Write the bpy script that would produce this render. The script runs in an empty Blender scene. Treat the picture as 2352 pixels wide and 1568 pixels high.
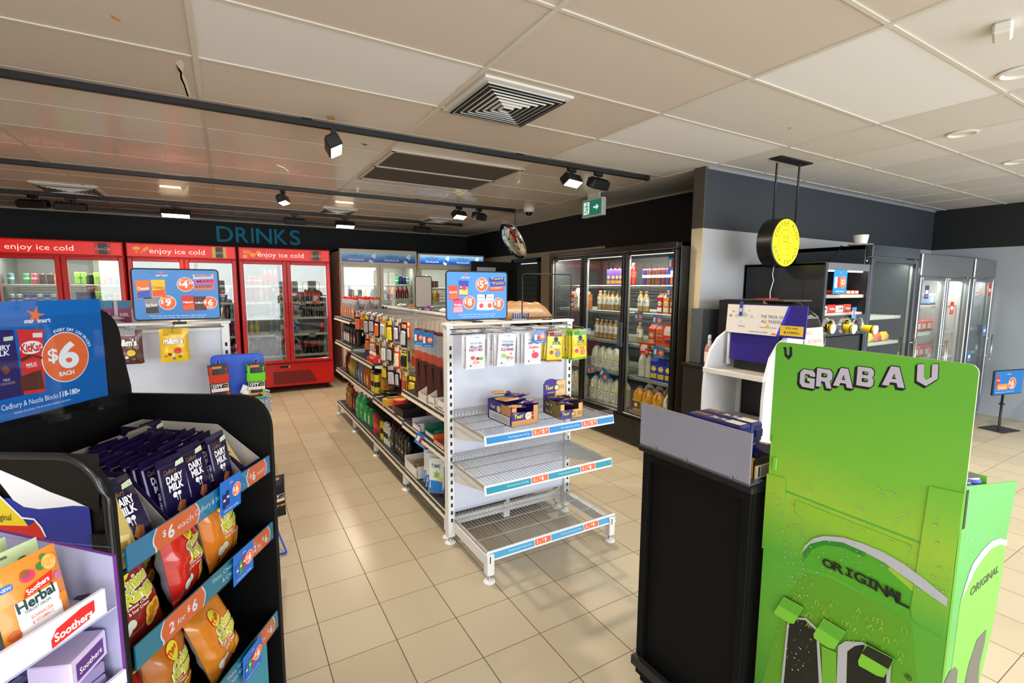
import bpy, math, random
from mathutils import Vector, Matrix
RND = random.Random(11)
SC = bpy.context.scene
COL = SC.collection
PI = math.pi
def lin(h):
    h = h.lstrip('#'); o = []
    for i in (0, 2, 4):
        c = int(h[i:i+2], 16) / 255
        o.append(c/12.92 if c <= .04045 else ((c+.055)/1.055)**2.4)
    return (o[0], o[1], o[2], 1)
_MC = {}
def mat(col='#808080', r=.5, m=0., e=0., bump=0., bs=60., spec=.5, coat=0., var=0.):
    k = (col, r, m, e, bump, bs, spec, coat, var)
    if k in _MC: return _MC[k]
    a = bpy.data.materials.new('surface_%s' % col.strip('#')); a.use_nodes = True
    nt = a.node_tree; b = nt.nodes['Principled BSDF']
    b.inputs['Base Color'].default_value = lin(col); b.inputs['Roughness'].default_value = r
    b.inputs['Metallic'].default_value = m; b.inputs['Specular IOR Level'].default_value = spec
    b.inputs['Coat Weight'].default_value = coat
    if e: b.inputs['Emission Color'].default_value = lin(col); b.inputs['Emission Strength'].default_value = e
    if bump or var:
        t = nt.nodes.new('ShaderNodeTexCoord'); n = nt.nodes.new('ShaderNodeTexNoise'); n.inputs['Scale'].default_value = bs
        n.inputs['Detail'].default_value = 3; nt.links.new(t.outputs['Object'], n.inputs['Vector'])
        if bump:
            u = nt.nodes.new('ShaderNodeBump'); u.inputs['Strength'].default_value = bump; u.inputs['Distance'].default_value = .01
            nt.links.new(n.outputs['Fac'], u.inputs['Height']); nt.links.new(u.outputs['Normal'], b.inputs['Normal'])
        if var:
            x = nt.nodes.new('ShaderNodeMix'); x.data_type = 'RGBA'; c = lin(col)
            x.inputs['A'].default_value = tuple(max(0, v*(1-var)) for v in c[:3]) + (1,); x.inputs['B'].default_value = tuple(min(1, v*(1+var)) for v in c[:3]) + (1,)
            nt.links.new(n.outputs['Fac'], x.inputs['Factor']); nt.links.new(x.outputs['Result'], b.inputs['Base Color'])
    _MC[k] = a
    return a
def glassy(name, tint='#ffffff', base=.06, rough=.0, gain=1.0):
    """clear pane: transparent mixed with a mirror reflection that grows towards grazing angles"""
    k = ('glassy', name)
    if k in _MC: return _MC[k]
    a = bpy.data.materials.new(name); a.use_nodes = True; nt = a.node_tree; nt.nodes.clear()
    o = nt.nodes.new('ShaderNodeOutputMaterial'); mx = nt.nodes.new('ShaderNodeMixShader'); tr = nt.nodes.new('ShaderNodeBsdfTransparent')
    gl = nt.nodes.new('ShaderNodeBsdfGlossy'); fr = nt.nodes.new('ShaderNodeLayerWeight'); pw = nt.nodes.new('ShaderNodeMath'); pw.operation = 'POWER'; pw.inputs[1].default_value = 4.5
    ad = nt.nodes.new('ShaderNodeMath'); ad.operation = 'MULTIPLY_ADD'; fr.inputs['Blend'].default_value = .5
    tr.inputs['Color'].default_value = lin(tint); gl.inputs['Roughness'].default_value = rough
    ad.inputs[1].default_value = gain; ad.inputs[2].default_value = base; ad.use_clamp = True
    nt.links.new(fr.outputs['Facing'], pw.inputs[0]); nt.links.new(pw.outputs[0], ad.inputs[0]); nt.links.new(ad.outputs[0], mx.inputs[0]); nt.links.new(tr.outputs[0], mx.inputs[1])
    nt.links.new(gl.outputs[0], mx.inputs[2]); nt.links.new(mx.outputs[0], o.inputs[0])
    _MC[k] = a
    return a
GLASS = glassy('door_glass', '#f4f8f6', .075, 0, .7)
ACRYL = glassy('clear_acrylic', '#f6f8fa', .03, .03, .5)
def ramp_mat(name, stops, axis='Z', lo=0., hi=1., r=.5, coat=0., extra=None, rot=None):
    """printed colour gradient along one local axis (ink, not light)"""
    a = bpy.data.materials.new(name); a.use_nodes = True; nt = a.node_tree; b = nt.nodes['Principled BSDF']
    t = nt.nodes.new('ShaderNodeTexCoord'); s = nt.nodes.new('ShaderNodeSeparateXYZ'); mr = nt.nodes.new('ShaderNodeMapRange'); c = nt.nodes.new('ShaderNodeValToRGB')
    mr.inputs['From Min'].default_value = lo; mr.inputs['From Max'].default_value = hi
    nt.links.new(t.outputs['Object'], s.inputs[0]); nt.links.new(s.outputs[axis], mr.inputs['Value']); nt.links.new(mr.outputs[0], c.inputs['Fac'])
    if extra:
        n = nt.nodes.new('ShaderNodeTexNoise'); n.inputs['Scale'].default_value = extra[0]; n.inputs['Detail'].default_value = 2
        mm = nt.nodes.new('ShaderNodeMath'); mm.operation = 'MULTIPLY_ADD'; mm.inputs[1].default_value = extra[1]
        nt.links.new(t.outputs['Object'], n.inputs['Vector']); nt.links.new(n.outputs['Fac'], mm.inputs[0]); nt.links.new(mr.outputs[0], mm.inputs[2]); nt.links.new(mm.outputs[0], c.inputs['Fac'])
    el = c.color_ramp.elements
    while len(el) < len(stops): el.new(.5)
    for i, (p, h) in enumerate(stops): el[i].position = p; el[i].color = lin(h)
    b.inputs['Roughness'].default_value = r; b.inputs['Coat Weight'].default_value = coat
    nt.links.new(c.outputs['Color'], b.inputs['Base Color'])
    return a
_TX = {}
def glyphs(s, bold, shear):
    k = (s, bold, shear)
    if k not in _TX:
        c = bpy.data.curves.new('lettering', 'FONT'); c.body = s; c.size = 1; c.offset = bold; c.shear = shear; c.resolution_u = 4 if len(s) <= 2 else 2; c.fill_mode = 'FRONT'
        o = bpy.data.objects.new('lettering', c); COL.objects.link(o)
        me = o.to_mesh(); vs = [(v.co.x, v.co.y) for v in me.vertices]; fs = [tuple(p.vertices) for p in me.polygons]
        o.to_mesh_clear(); bpy.data.objects.remove(o); bpy.data.curves.remove(c)
        xs = [v[0] for v in vs] or [0]
        _TX[k] = (vs, fs, min(xs), max(xs))
    return _TX[k]
class M:
    def __init__(s): s.v = []; s.f = []; s.mi = []; s.sm = []; s.mats = []; s.T = Matrix.Identity(4); s.W = None
    def mid(s, m):
        if isinstance(m, str): m = mat(m)
        if m not in s.mats: s.mats.append(m)
        return s.mats.index(m)
    def add(s, vs, fs, m, smooth=False):
        k = len(s.v); T = s.T; W = s.W
        for p in vs:
            if W: p = W(p)
            s.v.append(tuple(T @ Vector(p)))
        i = s.mid(m)
        for f in fs: s.f.append(tuple(k+j for j in f)); s.mi.append(i); s.sm.append(smooth)
        return s
    def box(s, x0, y0, z0, x1, y1, z1, m, b=0.):
        if not b:
            v = [(x, y, z) for z in (z0, z1) for y in (y0, y1) for x in (x0, x1)]
            return s.add(v, [(0, 2, 3, 1), (4, 5, 7, 6), (0, 1, 5, 4), (2, 6, 7, 3), (0, 4, 6, 2), (1, 3, 7, 5)], m)
        b = min(b, (x1-x0)/2.01, (y1-y0)/2.01, (z1-z0)/2.01)
        X = (x0, x1); Y = (y0, y1); Z = (z0, z1); v = []; ix = {}
        for i in (0, 1):
            for j in (0, 1):
                for k in (0, 1):
                    sx, sy, sz = (b if i == 0 else -b), (b if j == 0 else -b), (b if k == 0 else -b)
                    for a, p in (('x', (X[i], Y[j]+sy, Z[k]+sz)), ('y', (X[i]+sx, Y[j], Z[k]+sz)), ('z', (X[i]+sx, Y[j]+sy, Z[k]))):
                        ix[(i, j, k, a)] = len(v); v.append(p)
        f = []
        def q(*c): f.append(tuple(ix[t] for t in c))
        for i in (0, 1):
            q((i, 0, 0, 'x'), (i, 1, 0, 'x'), (i, 1, 1, 'x'), (i, 0, 1, 'x')); q((0, i, 0, 'y'), (1, i, 0, 'y'), (1, i, 1, 'y'), (0, i, 1, 'y')); q((0, 0, i, 'z'), (1, 0, i, 'z'), (1, 1, i, 'z'), (0, 1, i, 'z'))
            for j in (0, 1):
                q((i, j, 0, 'x'), (i, j, 1, 'x'), (i, j, 1, 'y'), (i, j, 0, 'y')); q((i, 0, j, 'x'), (i, 1, j, 'x'), (i, 1, j, 'z'), (i, 0, j, 'z')); q((0, i, j, 'y'), (1, i, j, 'y'), (1, i, j, 'z'), (0, i, j, 'z'))
                for k in (0, 1): q((i, j, k, 'x'), (i, j, k, 'y'), (i, j, k, 'z'))
        cx = Vector(((x0+x1)/2, (y0+y1)/2, (z0+z1)/2)); g = []
        for t in f:
            a, b_, c = (Vector(v[n]) for n in t[:3]); n = (b_-a).cross(c-a); mid = sum((Vector(v[n_]) for n_ in t), Vector())/len(t)
            g.append(t if n.dot(mid-cx) > 0 else t[::-1])
        return s.add(v, g, m)
    def prism(s, pts, z0, z1, m, mside=None):
        n = len(pts); A = sum(pts[i][0]*pts[(i+1) % n][1]-pts[(i+1) % n][0]*pts[i][1] for i in range(n))
        if A < 0: pts = pts[::-1]
        v = [(x, y, z0) for x, y in pts]+[(x, y, z1) for x, y in pts]
        s.add(v, [tuple(range(n-1, -1, -1)), tuple(range(n, 2*n))], m)
        return s.add(v, [(i, (i+1) % n, n+(i+1) % n, n+i) for i in range(n)], mside or m)
    def lathe(s, prof, m, seg=16, smooth=True, sq=None, cap=True):
        """prof [(r, z, optional material)] bottom to top; sq=(sx, sy, p) squares the section"""
        def ring(r, z):
            o = []
            for i in range(seg):
                a = 2*PI*i/seg; c, d = math.cos(a), math.sin(a)
                if sq:
                    p = sq[2]; k = (abs(c)**p+abs(d)**p)**(-1/p); o.append((r*k*c*sq[0], r*k*d*sq[1], z))
                else: o.append((r*c, r*d, z))
            return o
        for a, b in zip(prof, prof[1:]):
            mm = a[2] if len(a) > 2 else m
            s.add(ring(a[0], a[1])+ring(b[0], b[1]), [(i, (i+1) % seg, seg+(i+1) % seg, seg+i) for i in range(seg)], mm, smooth)
        if cap:
            for e, rev in ((prof[0], True), (prof[-1], False)):
                if e[0] > 1e-4: s.add(ring(e[0], e[1]), [tuple(range(seg-1, -1, -1)) if rev else tuple(range(seg))], (prof[-2][2] if len(prof[-2]) > 2 else m) if not rev else (prof[0][2] if len(prof[0]) > 2 else m))
        return s
    def tube(s, pts, r, m, seg=6, closed=False):
        P = [Vector(p) for p in pts]; n = len(P); rings = []
        up = Vector((0, 0, 1))
        for i in range(n):
            a = P[i-1] if (i or closed) else P[i]; b = P[(i+1) % n] if (i < n-1 or closed) else P[i]
            d = (b-a).normalized(); q = up if abs(d.dot(up)) < .95 else Vector((1, 0, 0)); u = d.cross(q).normalized(); w = d.cross(u)
            rings.append([tuple(P[i]+(u*math.cos(2*PI*k/seg)+w*math.sin(2*PI*k/seg))*r) for k in range(seg)])
        v = [p for g in rings for p in g]; f = []
        for i in range(n if closed else n-1):
            j = (i+1) % n
            for k in range(seg): f.append((i*seg+k, j*seg+k, j*seg+(k+1) % seg, i*seg+(k+1) % seg))
        if not closed: f += [tuple(range(seg-1, -1, -1)), tuple(range((n-1)*seg, n*seg))]
        return s.add(v, f, m, seg > 5)
    def cyl(s, p0, p1, r, m, seg=12): return s.tube([p0, p1], r, m, seg)
    # --- flat print in the local xy plane, z is the height above the sheet
    def rect(s, x0, y0, x1, y1, m, z=.0004, n=1):
        if s.W and n == 1: n = 5
        if n == 1: return s.add([(x0, y0, z), (x1, y0, z), (x1, y1, z), (x0, y1, z)], [(0, 1, 2, 3)], m)
        v = [(x0+(x1-x0)*i/n, y0+(y1-y0)*j/n, z) for j in range(n+1) for i in range(n+1)]
        return s.add(v, [(j*(n+1)+i, j*(n+1)+i+1, (j+1)*(n+1)+i+1, (j+1)*(n+1)+i) for j in range(n) for i in range(n)], m, True)
    def poly(s, pts, m, z=.0004):
        n = len(pts); A = sum(pts[i][0]*pts[(i+1) % n][1]-pts[(i+1) % n][0]*pts[i][1] for i in range(n))
        if A < 0: pts = pts[::-1]
        return s.add([(x, y, z) for x, y in pts], [tuple(range(n))], m)
    def disc(s, cx, cy, r, m, z=.0004, seg=28, ry=None, a0=0, a1=2*PI):
        ry = ry or r
        if s.W:
            v = [(cx, cy, z)]; 
            for q in (.5, 1): v += [(cx+r*q*math.cos(2*PI*i/seg), cy+ry*q*math.sin(2*PI*i/seg), z) for i in range(seg)]
            f = [(0, 1+i, 1+(i+1) % seg) for i in range(seg)]+[(1+i, 1+seg+i, 1+seg+(i+1) % seg, 1+(i+1) % seg) for i in range(seg)]
            return s.add(v, f, m, True)
        return s.poly([(cx+r*math.cos(a0+(a1-a0)*i/seg), cy+ry*math.sin(a0+(a1-a0)*i/seg)) for i in range(seg)], m, z)
    def star(s, cx, cy, r, m, z=.0004, k=.42, n=5, rot=PI/2):
        return s.poly([(cx+(r if i % 2 == 0 else r*k)*math.cos(rot+PI*i/n), cy+(r if i % 2 == 0 else r*k)*math.sin(rot+PI*i/n)) for i in range(2*n)], m, z)
    def rrect(s, x0, y0, x1, y1, r, m, z=.0004):
        p = []
        for cx, cy, a in ((x1-r, y1-r, 0), (x0+r, y1-r, 90), (x0+r, y0+r, 180), (x1-r, y0+r, 270)):
            p += [(cx+r*math.cos(math.radians(a+t)), cy+r*math.sin(math.radians(a+t))) for t in (0, 22.5, 45, 67.5, 90)]
        return s.poly(p, m, z)
    def text(s, t, x, y, h, m, z=.0008, al='C', bold=.012, shear=0., w=None, rot=0.):
        """h = capital height; y = baseline"""
        vs, fs, a, b = glyphs(t, bold, shear)
        if not vs: return s
        k = h/.70; kx = k if w is None else w/max(b-a, 1e-6)
        off = {'C': -(a+b)/2, 'L': -a, 'R': -b}[al]; c, d = math.cos(rot), math.sin(rot)
        out = []
        for p, q in vs:
            X = (p+off)*kx; Y = q*k; out.append((x+X*c-Y*d, y+X*d+Y*c, z))
        return s.add(out, fs, m)
    def arctext(s, t, cx, cy, r, h, m, a0, a1, z=.0008, bold=.012, inside=False):
        n = len(t)
        for i, ch in enumerate(t):
            if ch == ' ': continue
            a = math.radians(a0+(a1-a0)*(i+.5)/n)
            s.text(ch, cx+r*math.cos(a), cy+r*math.sin(a), h, m, z, 'C', bold, 0, None, a-PI/2 if not inside else a+PI/2)
        return s
    def mesh(s, name='mesh'):
        me = bpy.data.meshes.new(name); me.from_pydata(s.v, [], s.f)
        for m in s.mats: me.materials.append(m)
        me.polygons.foreach_set('material_index', s.mi); me.polygons.foreach_set('use_smooth', s.sm); me.update()
        return me
    def build(s, name, parent=None, loc=(0, 0, 0), rz=0, rot=None):
        o = bpy.data.objects.new(name, s.mesh(name)); COL.objects.link(o); o.location = loc; o.rotation_euler = rot or (0, 0, rz); o.parent = parent
        return o
def tag(o, label, cat, group=None, kind=None):
    o['label'] = label; o['category'] = cat
    if group: o['group'] = group
    if kind: o['kind'] = kind
    n = len(label.split())
    if not 4 <= n <= 16: print('LABEL LEN', n, label)
    return o
def thing(name, label, cat, loc=(0, 0, 0), rz=0, group=None):
    o = bpy.data.objects.new(name, None); COL.objects.link(o); o.location = loc; o.rotation_euler = (0, 0, rz); o.empty_display_size = .1
    return tag(o, label, cat, group)
def struct(o): o['kind'] = 'structure'; return o
def frame(o, ux, uy=(0, 0, 1)):
    """local x = ux, local y = uy, local z = the outward normal"""
    ux = Vector(ux).normalized(); uy = Vector(uy).normalized(); n = ux.cross(uy); o = Vector(o)
    return Matrix(((ux.x, uy.x, n.x, o.x), (ux.y, uy.y, n.y, o.y), (ux.z, uy.z, n.z, o.z), (0, 0, 0, 1)))
class Proto:
    """a kind of goods: root mesh plus part meshes; put() places one individual"""
    def __init__(s, name, cat, root, parts=()): s.name = name; s.cat = cat; s.me = root.mesh(name); s.parts = [(n, p.mesh(n)) for n, p in parts]
    def put(s, loc, rz, label, group=None, sc=1., rot=None):
        o = bpy.data.objects.new(s.name, s.me); COL.objects.link(o); o.location = loc; o.rotation_euler = rot or (0, 0, rz)
        o.scale = (sc, sc, sc) if not isinstance(sc, tuple) else sc
        for n, p in s.parts:
            c = bpy.data.objects.new(n, p); COL.objects.link(c); c.parent = o
        return tag(o, label, s.cat, group)
ORD = ['first', 'second', 'third', 'fourth', 'fifth', 'sixth', 'seventh', 'eighth', 'ninth', 'tenth', 'eleventh', 'twelfth', 'thirteenth', 'fourteenth', 'fifteenth', 'sixteenth', 'seventeenth', 'eighteenth', 'nineteenth', 'twentieth']
# --- camera: 17 mm on full frame, 1.64 m above the tiles
CAMZ = 1.638; FPX = 1109.4
def _cam():
    y, p, r = 5.31338501e-01, 1.13854180e-01, 5.36722768e-03
    f = Vector((math.sin(y)*math.cos(p), math.cos(y)*math.cos(p), -math.sin(p))); rt = Vector((math.cos(y), -math.sin(y), 0)); up = rt.cross(f)
    R2 = rt*math.cos(r)+up*math.sin(r); U2 = up*math.cos(r)-rt*math.sin(r)
    return f, R2, U2
FW, RT, UP = _cam()
def ray(x, y): return FW+RT*((x-1176)/FPX)-UP*((y-784)/FPX)
def onplane(px, py, T):
    """where the sight line through a photo point meets the sheet with frame T, in the sheet's own coordinates"""
    o = T.translation; n = Vector((T[0][2], T[1][2], T[2][2])); c = Vector((0, 0, CAMZ)); d = ray(px, py)
    p = c+d*((o-c).dot(n)/d.dot(n)); q = T.inverted() @ p
    return (q.x, q.y)
cam = bpy.data.cameras.new('camera'); co = bpy.data.objects.new('camera', cam); COL.objects.link(co)
cam.sensor_width = 36; cam.lens = 36*FPX/2352; cam.clip_start = .02; cam.clip_end = 80
co.matrix_world = Matrix(((RT.x, UP.x, -FW.x, 0), (RT.y, UP.y, -FW.y, 0), (RT.z, UP.z, -FW.z, CAMZ), (0, 0, 0, 1)))
SC.camera = co
# common materials
WHITE = mat('#e9e6df', .4, bump=.02, bs=90); WPOW = mat('#e6e6e6', .35, bump=.03, bs=200); BLACK = mat('#0b0b0c', .45, bump=.05, bs=120); BLKG = mat('#08080a', .25)
CHROME = mat('#d4d6d8', .18, 1.); STEEL = mat('#a9abad', .32, 1., bump=.02, bs=30); WIRE = mat('#b9bbbd', .28, 1.); DARKW = mat('#3a3a3c', .35, .8)
BLUE = mat('#0b74c4', .35); ORANGE = mat('#f26a33', .4); PW = mat('#f4f3f6', .45); TEAL = mat('#118aa8', .35); INK = mat('#101014', .5); GREYT = mat('#8d8f93', .5)
# ------------------------------------------------------------------ the shop shell
def floor_mat():
    a = bpy.data.materials.new('beige_floor_tiles'); a.use_nodes = True; nt = a.node_tree; b = nt.nodes['Principled BSDF']; N = nt.nodes.new; L = nt.links.new
    t = N('ShaderNodeTexCoord'); s = N('ShaderNodeSeparateXYZ'); L(t.outputs['Object'], s.inputs[0])
    def mth(op, a_, b_=None, c_=None):
        n = N('ShaderNodeMath'); n.operation = op
        for i, v in enumerate((a_, b_, c_)):
            if v is None: continue
            if isinstance(v, (int, float)): n.inputs[i].default_value = v
            else: L(v, n.inputs[i])
        return n.outputs[0]
    def edge(o, off, w):
        u = mth('DIVIDE', mth('ADD', o, off), .3); fr = mth('FRACT', u); d = mth('MINIMUM', fr, mth('SUBTRACT', 1., fr))
        return mth('LESS_THAN', d, w/.3/2), mth('FLOOR', u)
    ex, ix = edge(s.outputs['X'], .0036, .0042); ey, iy = edge(s.outputs['Y'], .0407, .0032)
    g = mth('MAXIMUM', ex, ey)
    cb = N('ShaderNodeCombineXYZ'); L(ix, cb.inputs[0]); L(iy, cb.inputs[1]); wn = N('ShaderNodeTexWhiteNoise'); L(cb.outputs[0], wn.inputs['Vector'])
    n1 = N('ShaderNodeTexNoise'); n1.inputs['Scale'].default_value = 3.; n1.inputs['Detail'].default_value = 1; L(t.outputs['Object'], n1.inputs['Vector'])
    n2 = N('ShaderNodeTexNoise'); n2.inputs['Scale'].default_value = 260.; n2.inputs['Detail'].default_value = 1; L(t.outputs['Object'], n2.inputs['Vector'])
    f = mth('ADD', mth('MULTIPLY', wn.outputs['Value'], .5), .25)
    m1 = N('ShaderNodeMix'); m1.data_type = 'RGBA'; m1.inputs['A'].default_value = lin('#b6a88c'); m1.inputs['B'].default_value = lin('#c6b99f'); L(f, m1.inputs['Factor'])
    sp = mth('MULTIPLY', mth('GREATER_THAN', n2.outputs['Fac'], .66), .12)
    m2 = N('ShaderNodeMix'); m2.data_type = 'RGBA'; m2.inputs['B'].default_value = lin('#8f7d5c'); L(m1.outputs['Result'], m2.inputs['A']); m2.inputs['Factor'].default_value = 0.
    m3 = N('ShaderNodeMix'); m3.data_type = 'RGBA'; m3.inputs['B'].default_value = lin('#5e4a2e'); L(m2.outputs['Result'], m3.inputs['A']); L(g, m3.inputs['Factor'])
    L(m3.outputs['Result'], b.inputs['Base Color'])
    rr = mth('ADD', mth('MULTIPLY', wn.outputs['Value'], .06), mth('ADD', mth('MULTIPLY', g, .4), .27)); L(rr, b.inputs['Roughness'])
    bp = N('ShaderNodeBump'); bp.inputs['Strength'].default_value = .25; bp.inputs['Distance'].default_value = .002; bp.invert = True; L(g, bp.inputs['Height']); L(bp.outputs[0], b.inputs['Normal'])
    return a
X0, X1, Y0, Y1, H = -3.6, 8.5, -3.2, 9.5, 2.7
struct(M().box(X0-.1, Y0-.1, -.1, X1+.1, Y1+.1, 0, floor_mat()).build('floor'))
# ceiling: lay-in tiles of several ages between light T bars
CX = [X0, -2.5, -1.28, -.07, 1.15, 2.365, 3.72, 5.03, 6.35, 7.6, X1]
CYR = [Y0]+[round(-2.57+.6*i, 3) for i in range(1, 20)]+[Y1]
ct = [mat('#d6cabf', .55, bump=.08, bs=400), mat('#d2c6ba', .55, bump=.08, bs=400), mat('#dacfc5', .55, bump=.08, bs=400)]
cg = [mat('#e8ddd0', .3, coat=.25, var=.03, bs=2), mat('#e3d7c9', .3, coat=.25, var=.03, bs=2), mat('#eae0d4', .3, coat=.25, var=.03, bs=2)]
cr = [mat('#dedbd6', .6, bump=.08, bs=400), mat('#d8d3cd', .6, bump=.08, bs=400)]
cw = mat('#ebeaea', .6, bump=.08, bs=400); rc = random.Random(4)
c = M()
for i in range(len(CX)-1):
    for j in range(len(CYR)-1):
        x0, x1, y0, y1 = CX[i], CX[i+1], CYR[j], CYR[j+1]; xm, ym = (x0+x1)/2, (y0+y1)/2
        half = xm > 3.72
        for k in range(2 if half else 1):
            a0 = x0+(x1-x0)*k/2 if half else x0; a1 = x0+(x1-x0)*(k+1)/2 if half else x1
            m = rc.choice(cg if ym > 3.3 and xm < 3.8 else (cr if xm > 2.4 else ct))
            if (-.1 < xm < 1.15 and 2.2 < ym < 2.8) or (2.36 < xm < 3.7 and 1. < ym < 1.6) or (3.7 < a0 < 4.4 and ym < .6) or (2.36 < xm < 3.7 and 2.2 < ym < 2.8): m = cw
            c.box(a0, y0, H, a1, y1, H+.02, m)
CEF = frame((0, 0, H-.0012), (1, 0, 0), (0, -1, 0)); cpt = lambda *q: [onplane(x, y, CEF) for x, y in q]
c.T = CEF
for pts, col in (([(402, 142), (418, 136), (424, 150), (420, 168), (430, 185), (440, 226), (432, 228), (425, 205), (414, 182), (410, 160)], '#f0e6cf'), ([(403, 145), (407, 160), (413, 166), (414, 180), (422, 196), (430, 222), (434, 222), (424, 192), (418, 178), (418, 165), (410, 155)], '#8c7d68'), ([(252, 34), (262, 38), (281, 50), (272, 49), (258, 42)], '#d9a050'), ([(750, 265), (768, 267), (769, 276), (752, 275)], '#d0a55a'), ([(828, 329), (838, 330), (846, 333), (838, 335)], '#3f7ab8'), ([(1938, 94), (1950, 89), (1956, 91), (1940, 97)], '#d9b070'), ([(1809, 293), (1817, 292), (1818, 297), (1811, 298)], '#d9b070')): c.poly(cpt(*pts), mat(col, .7), .0)
c.T = Matrix.Identity(4)
struct(c.build('ceiling'))
tm = mat('#b9ad98', .5); struct(M().box(X0, Y1-.018, H-.022, 4.47, Y1, H-.0005, tm).build('trim_3')); struct(M().box(4.452, 3.05, H-.022, 4.47, Y1-.018, H-.0005, tm).build('trim_4')); struct(M().box(3.72, 2.925, H-.022, X1-.02, 2.94, H-.0005, mat('#8d949c', .5)).build('trim_5'))
tb = mat('#d8d2c6', .4); g = M()
for x in CX[1:-1]: g.box(x-.012, Y0, H-.006, x+.012, 3.44, H+.002, tb).box(x-.012, 3.44, H-.003, x+.012, Y1, H+.002, mat('#d6c9ba', .3))
tc = mat('#cfc2b2', .3)
for y in CYR[1:-1]:
    if y < 3.3: g.box(X0, y-.009, H-.005, X1, y+.009, H+.002, tb)
    else: g.box(X0, y-.004, H-.002, 3.72, y+.004, H+.002, tc)
for x in (4.375, 5.69, 6.98): g.box(x-.008, Y0, H-.0045, x+.008, 3.0, H+.002, tb)
struct(g.build('trim_1'))
WB = mat('#17191b', .7, bump=.04, bs=150); WD = mat('#34393f', .65, bump=.04, bs=150); WG = mat('#b9bbbf', .6, bump=.04, bs=150); WC = mat('#b3a893', .6, bump=.04, bs=150)
BZ = 2.165
def wall(name, x0, y0, x1, y1, low, top, z=BZ): struct(M().box(x0, y0, 0, x1, y1, z, low).box(x0, y0, z, x1, y1, H, top).build(name))
wall('wall_back', X0, Y1, 4.6, Y1+.1, WC, WB, 2.19)
w = M()   # wall on the right of the sales floor, with the back room doorway
w.box(4.47, 3.05, 0, 4.57, 5.12, 1.9, WC).box(4.47, 3.05, 1.9, 4.57, 5.12, 2.19, WB).box(4.47, 5.12, 0, 4.57, 6.72, 2.19, WC).box(4.47, 7.55, 0, 4.57, Y1, 2.19, WC).box(4.47, 6.72, 2.06, 4.57, 7.55, 2.19, WC).box(4.47, 3.05, 2.19, 4.57, Y1, H, WB)
struct(w.build('wall_right'))
wall('wall_coffee', 3.71, 2.94, X1, 3.05, WG, WD)
struct(M().box(3.695, 2.935, 0, 3.71, 3.055, BZ, mat('#cbbd9f', .4)).box(3.695, 2.935, BZ, 3.71, 3.055, H, mat('#4a463f', .5)).build('trim_2'))
wall('wall_side', X1, Y0, X1+.1, 2.94, mat('#a9b0ba', .6, bump=.04, bs=150), WB)
wall('wall_left', X0-.1, Y0, X0, Y1, WC, WB, 2.19)
# shop front behind the camera: mullioned glazing from knee height to the bulkhead
w = M(); w.box(X0, Y0-.1, 0, X1, Y0, .35, WG).box(X0, Y0-.1, 2.45, X1, Y0, H, WB)
for x in (X0, -.9, 1.6, 4.1, 6.4, X1-.1): w.box(x, Y0-.1, .35, x+.1, Y0, 2.45, mat('#2b2d30', .4))
struct(w.build('wall_front'))
struct(M().box(X0+.1, Y0-.06, .35, X1-.1, Y0-.05, 2.45, GLASS).build('window_1'))
# ledge where the raised ceiling ends beside the nib wall
# doorway to the stock room: slatted shutter and the black leaf standing open
d = M(); fm = mat('#24272a', .4)
d.box(4.44, 6.68, 0, 4.6, 6.75, 2.1, fm).box(4.44, 7.52, 0, 4.6, 7.59, 2.1, fm).box(4.44, 6.68, 2.04, 4.6, 7.59, 2.11, fm)
do = struct(d.build('door_1'))
s = M(); sm = mat('#4d5f60', .45)
for i in range(22): s.prism([(0, 0), (.02, .004), (.02, .088), (0, .092)], 0, .8, sm)if False else s.box(4.52, 6.75, i*.092, 4.54, 7.52, i*.092+.084, sm); s.box(4.53, 6.75, i*.092+.084, 4.545, 7.52, i*.092+.092, mat('#1f2829', .6))
s.build('shutter', do)
l = M(); l.box(3.62, 7.53, .01, 4.45, 7.57, 2.06, mat('#1a1c1e', .5), .004).box(3.72, 7.524, 1.87, 4.08, 7.53, 1.96, mat('#cfe0ee', .2))
lo = l.build('door_leaf', do); M().cyl((3.7, 7.48, 1.05), (3.8, 7.48, 1.05), .01, CHROME).cyl((3.7, 7.48, 1.05), (3.7, 7.53, 1.05), .01, CHROME).build('handle', lo)
M().box(4.425, 6.9, 1.42, 4.44, 6.96, 1.6, mat('#c9d6e4', .3), .003)  # noqa
# lettering on the back bulkhead
dm = mat('#1a9cbc', .6, spec=.2); t = M(); t.T = frame((-.1, Y1-.012, 2.35), (1, 0, 0)); x = 0
for ch, wd in zip('DRINKS', (.235, .19, .035, .24, .205, .17)):
    t.text(ch, x, 0, .255, dm, .012, 'L', .006, w=wd); t.text(ch, x+.002, -.002, .255, mat('#0e3c49', .4), .004, 'L', .012, w=wd+.002); x += wd+.04
tag(t.build('wall_lettering'), 'teal cut-out letters reading DRINKS fixed high on the black back wall', 'sign')
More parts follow.
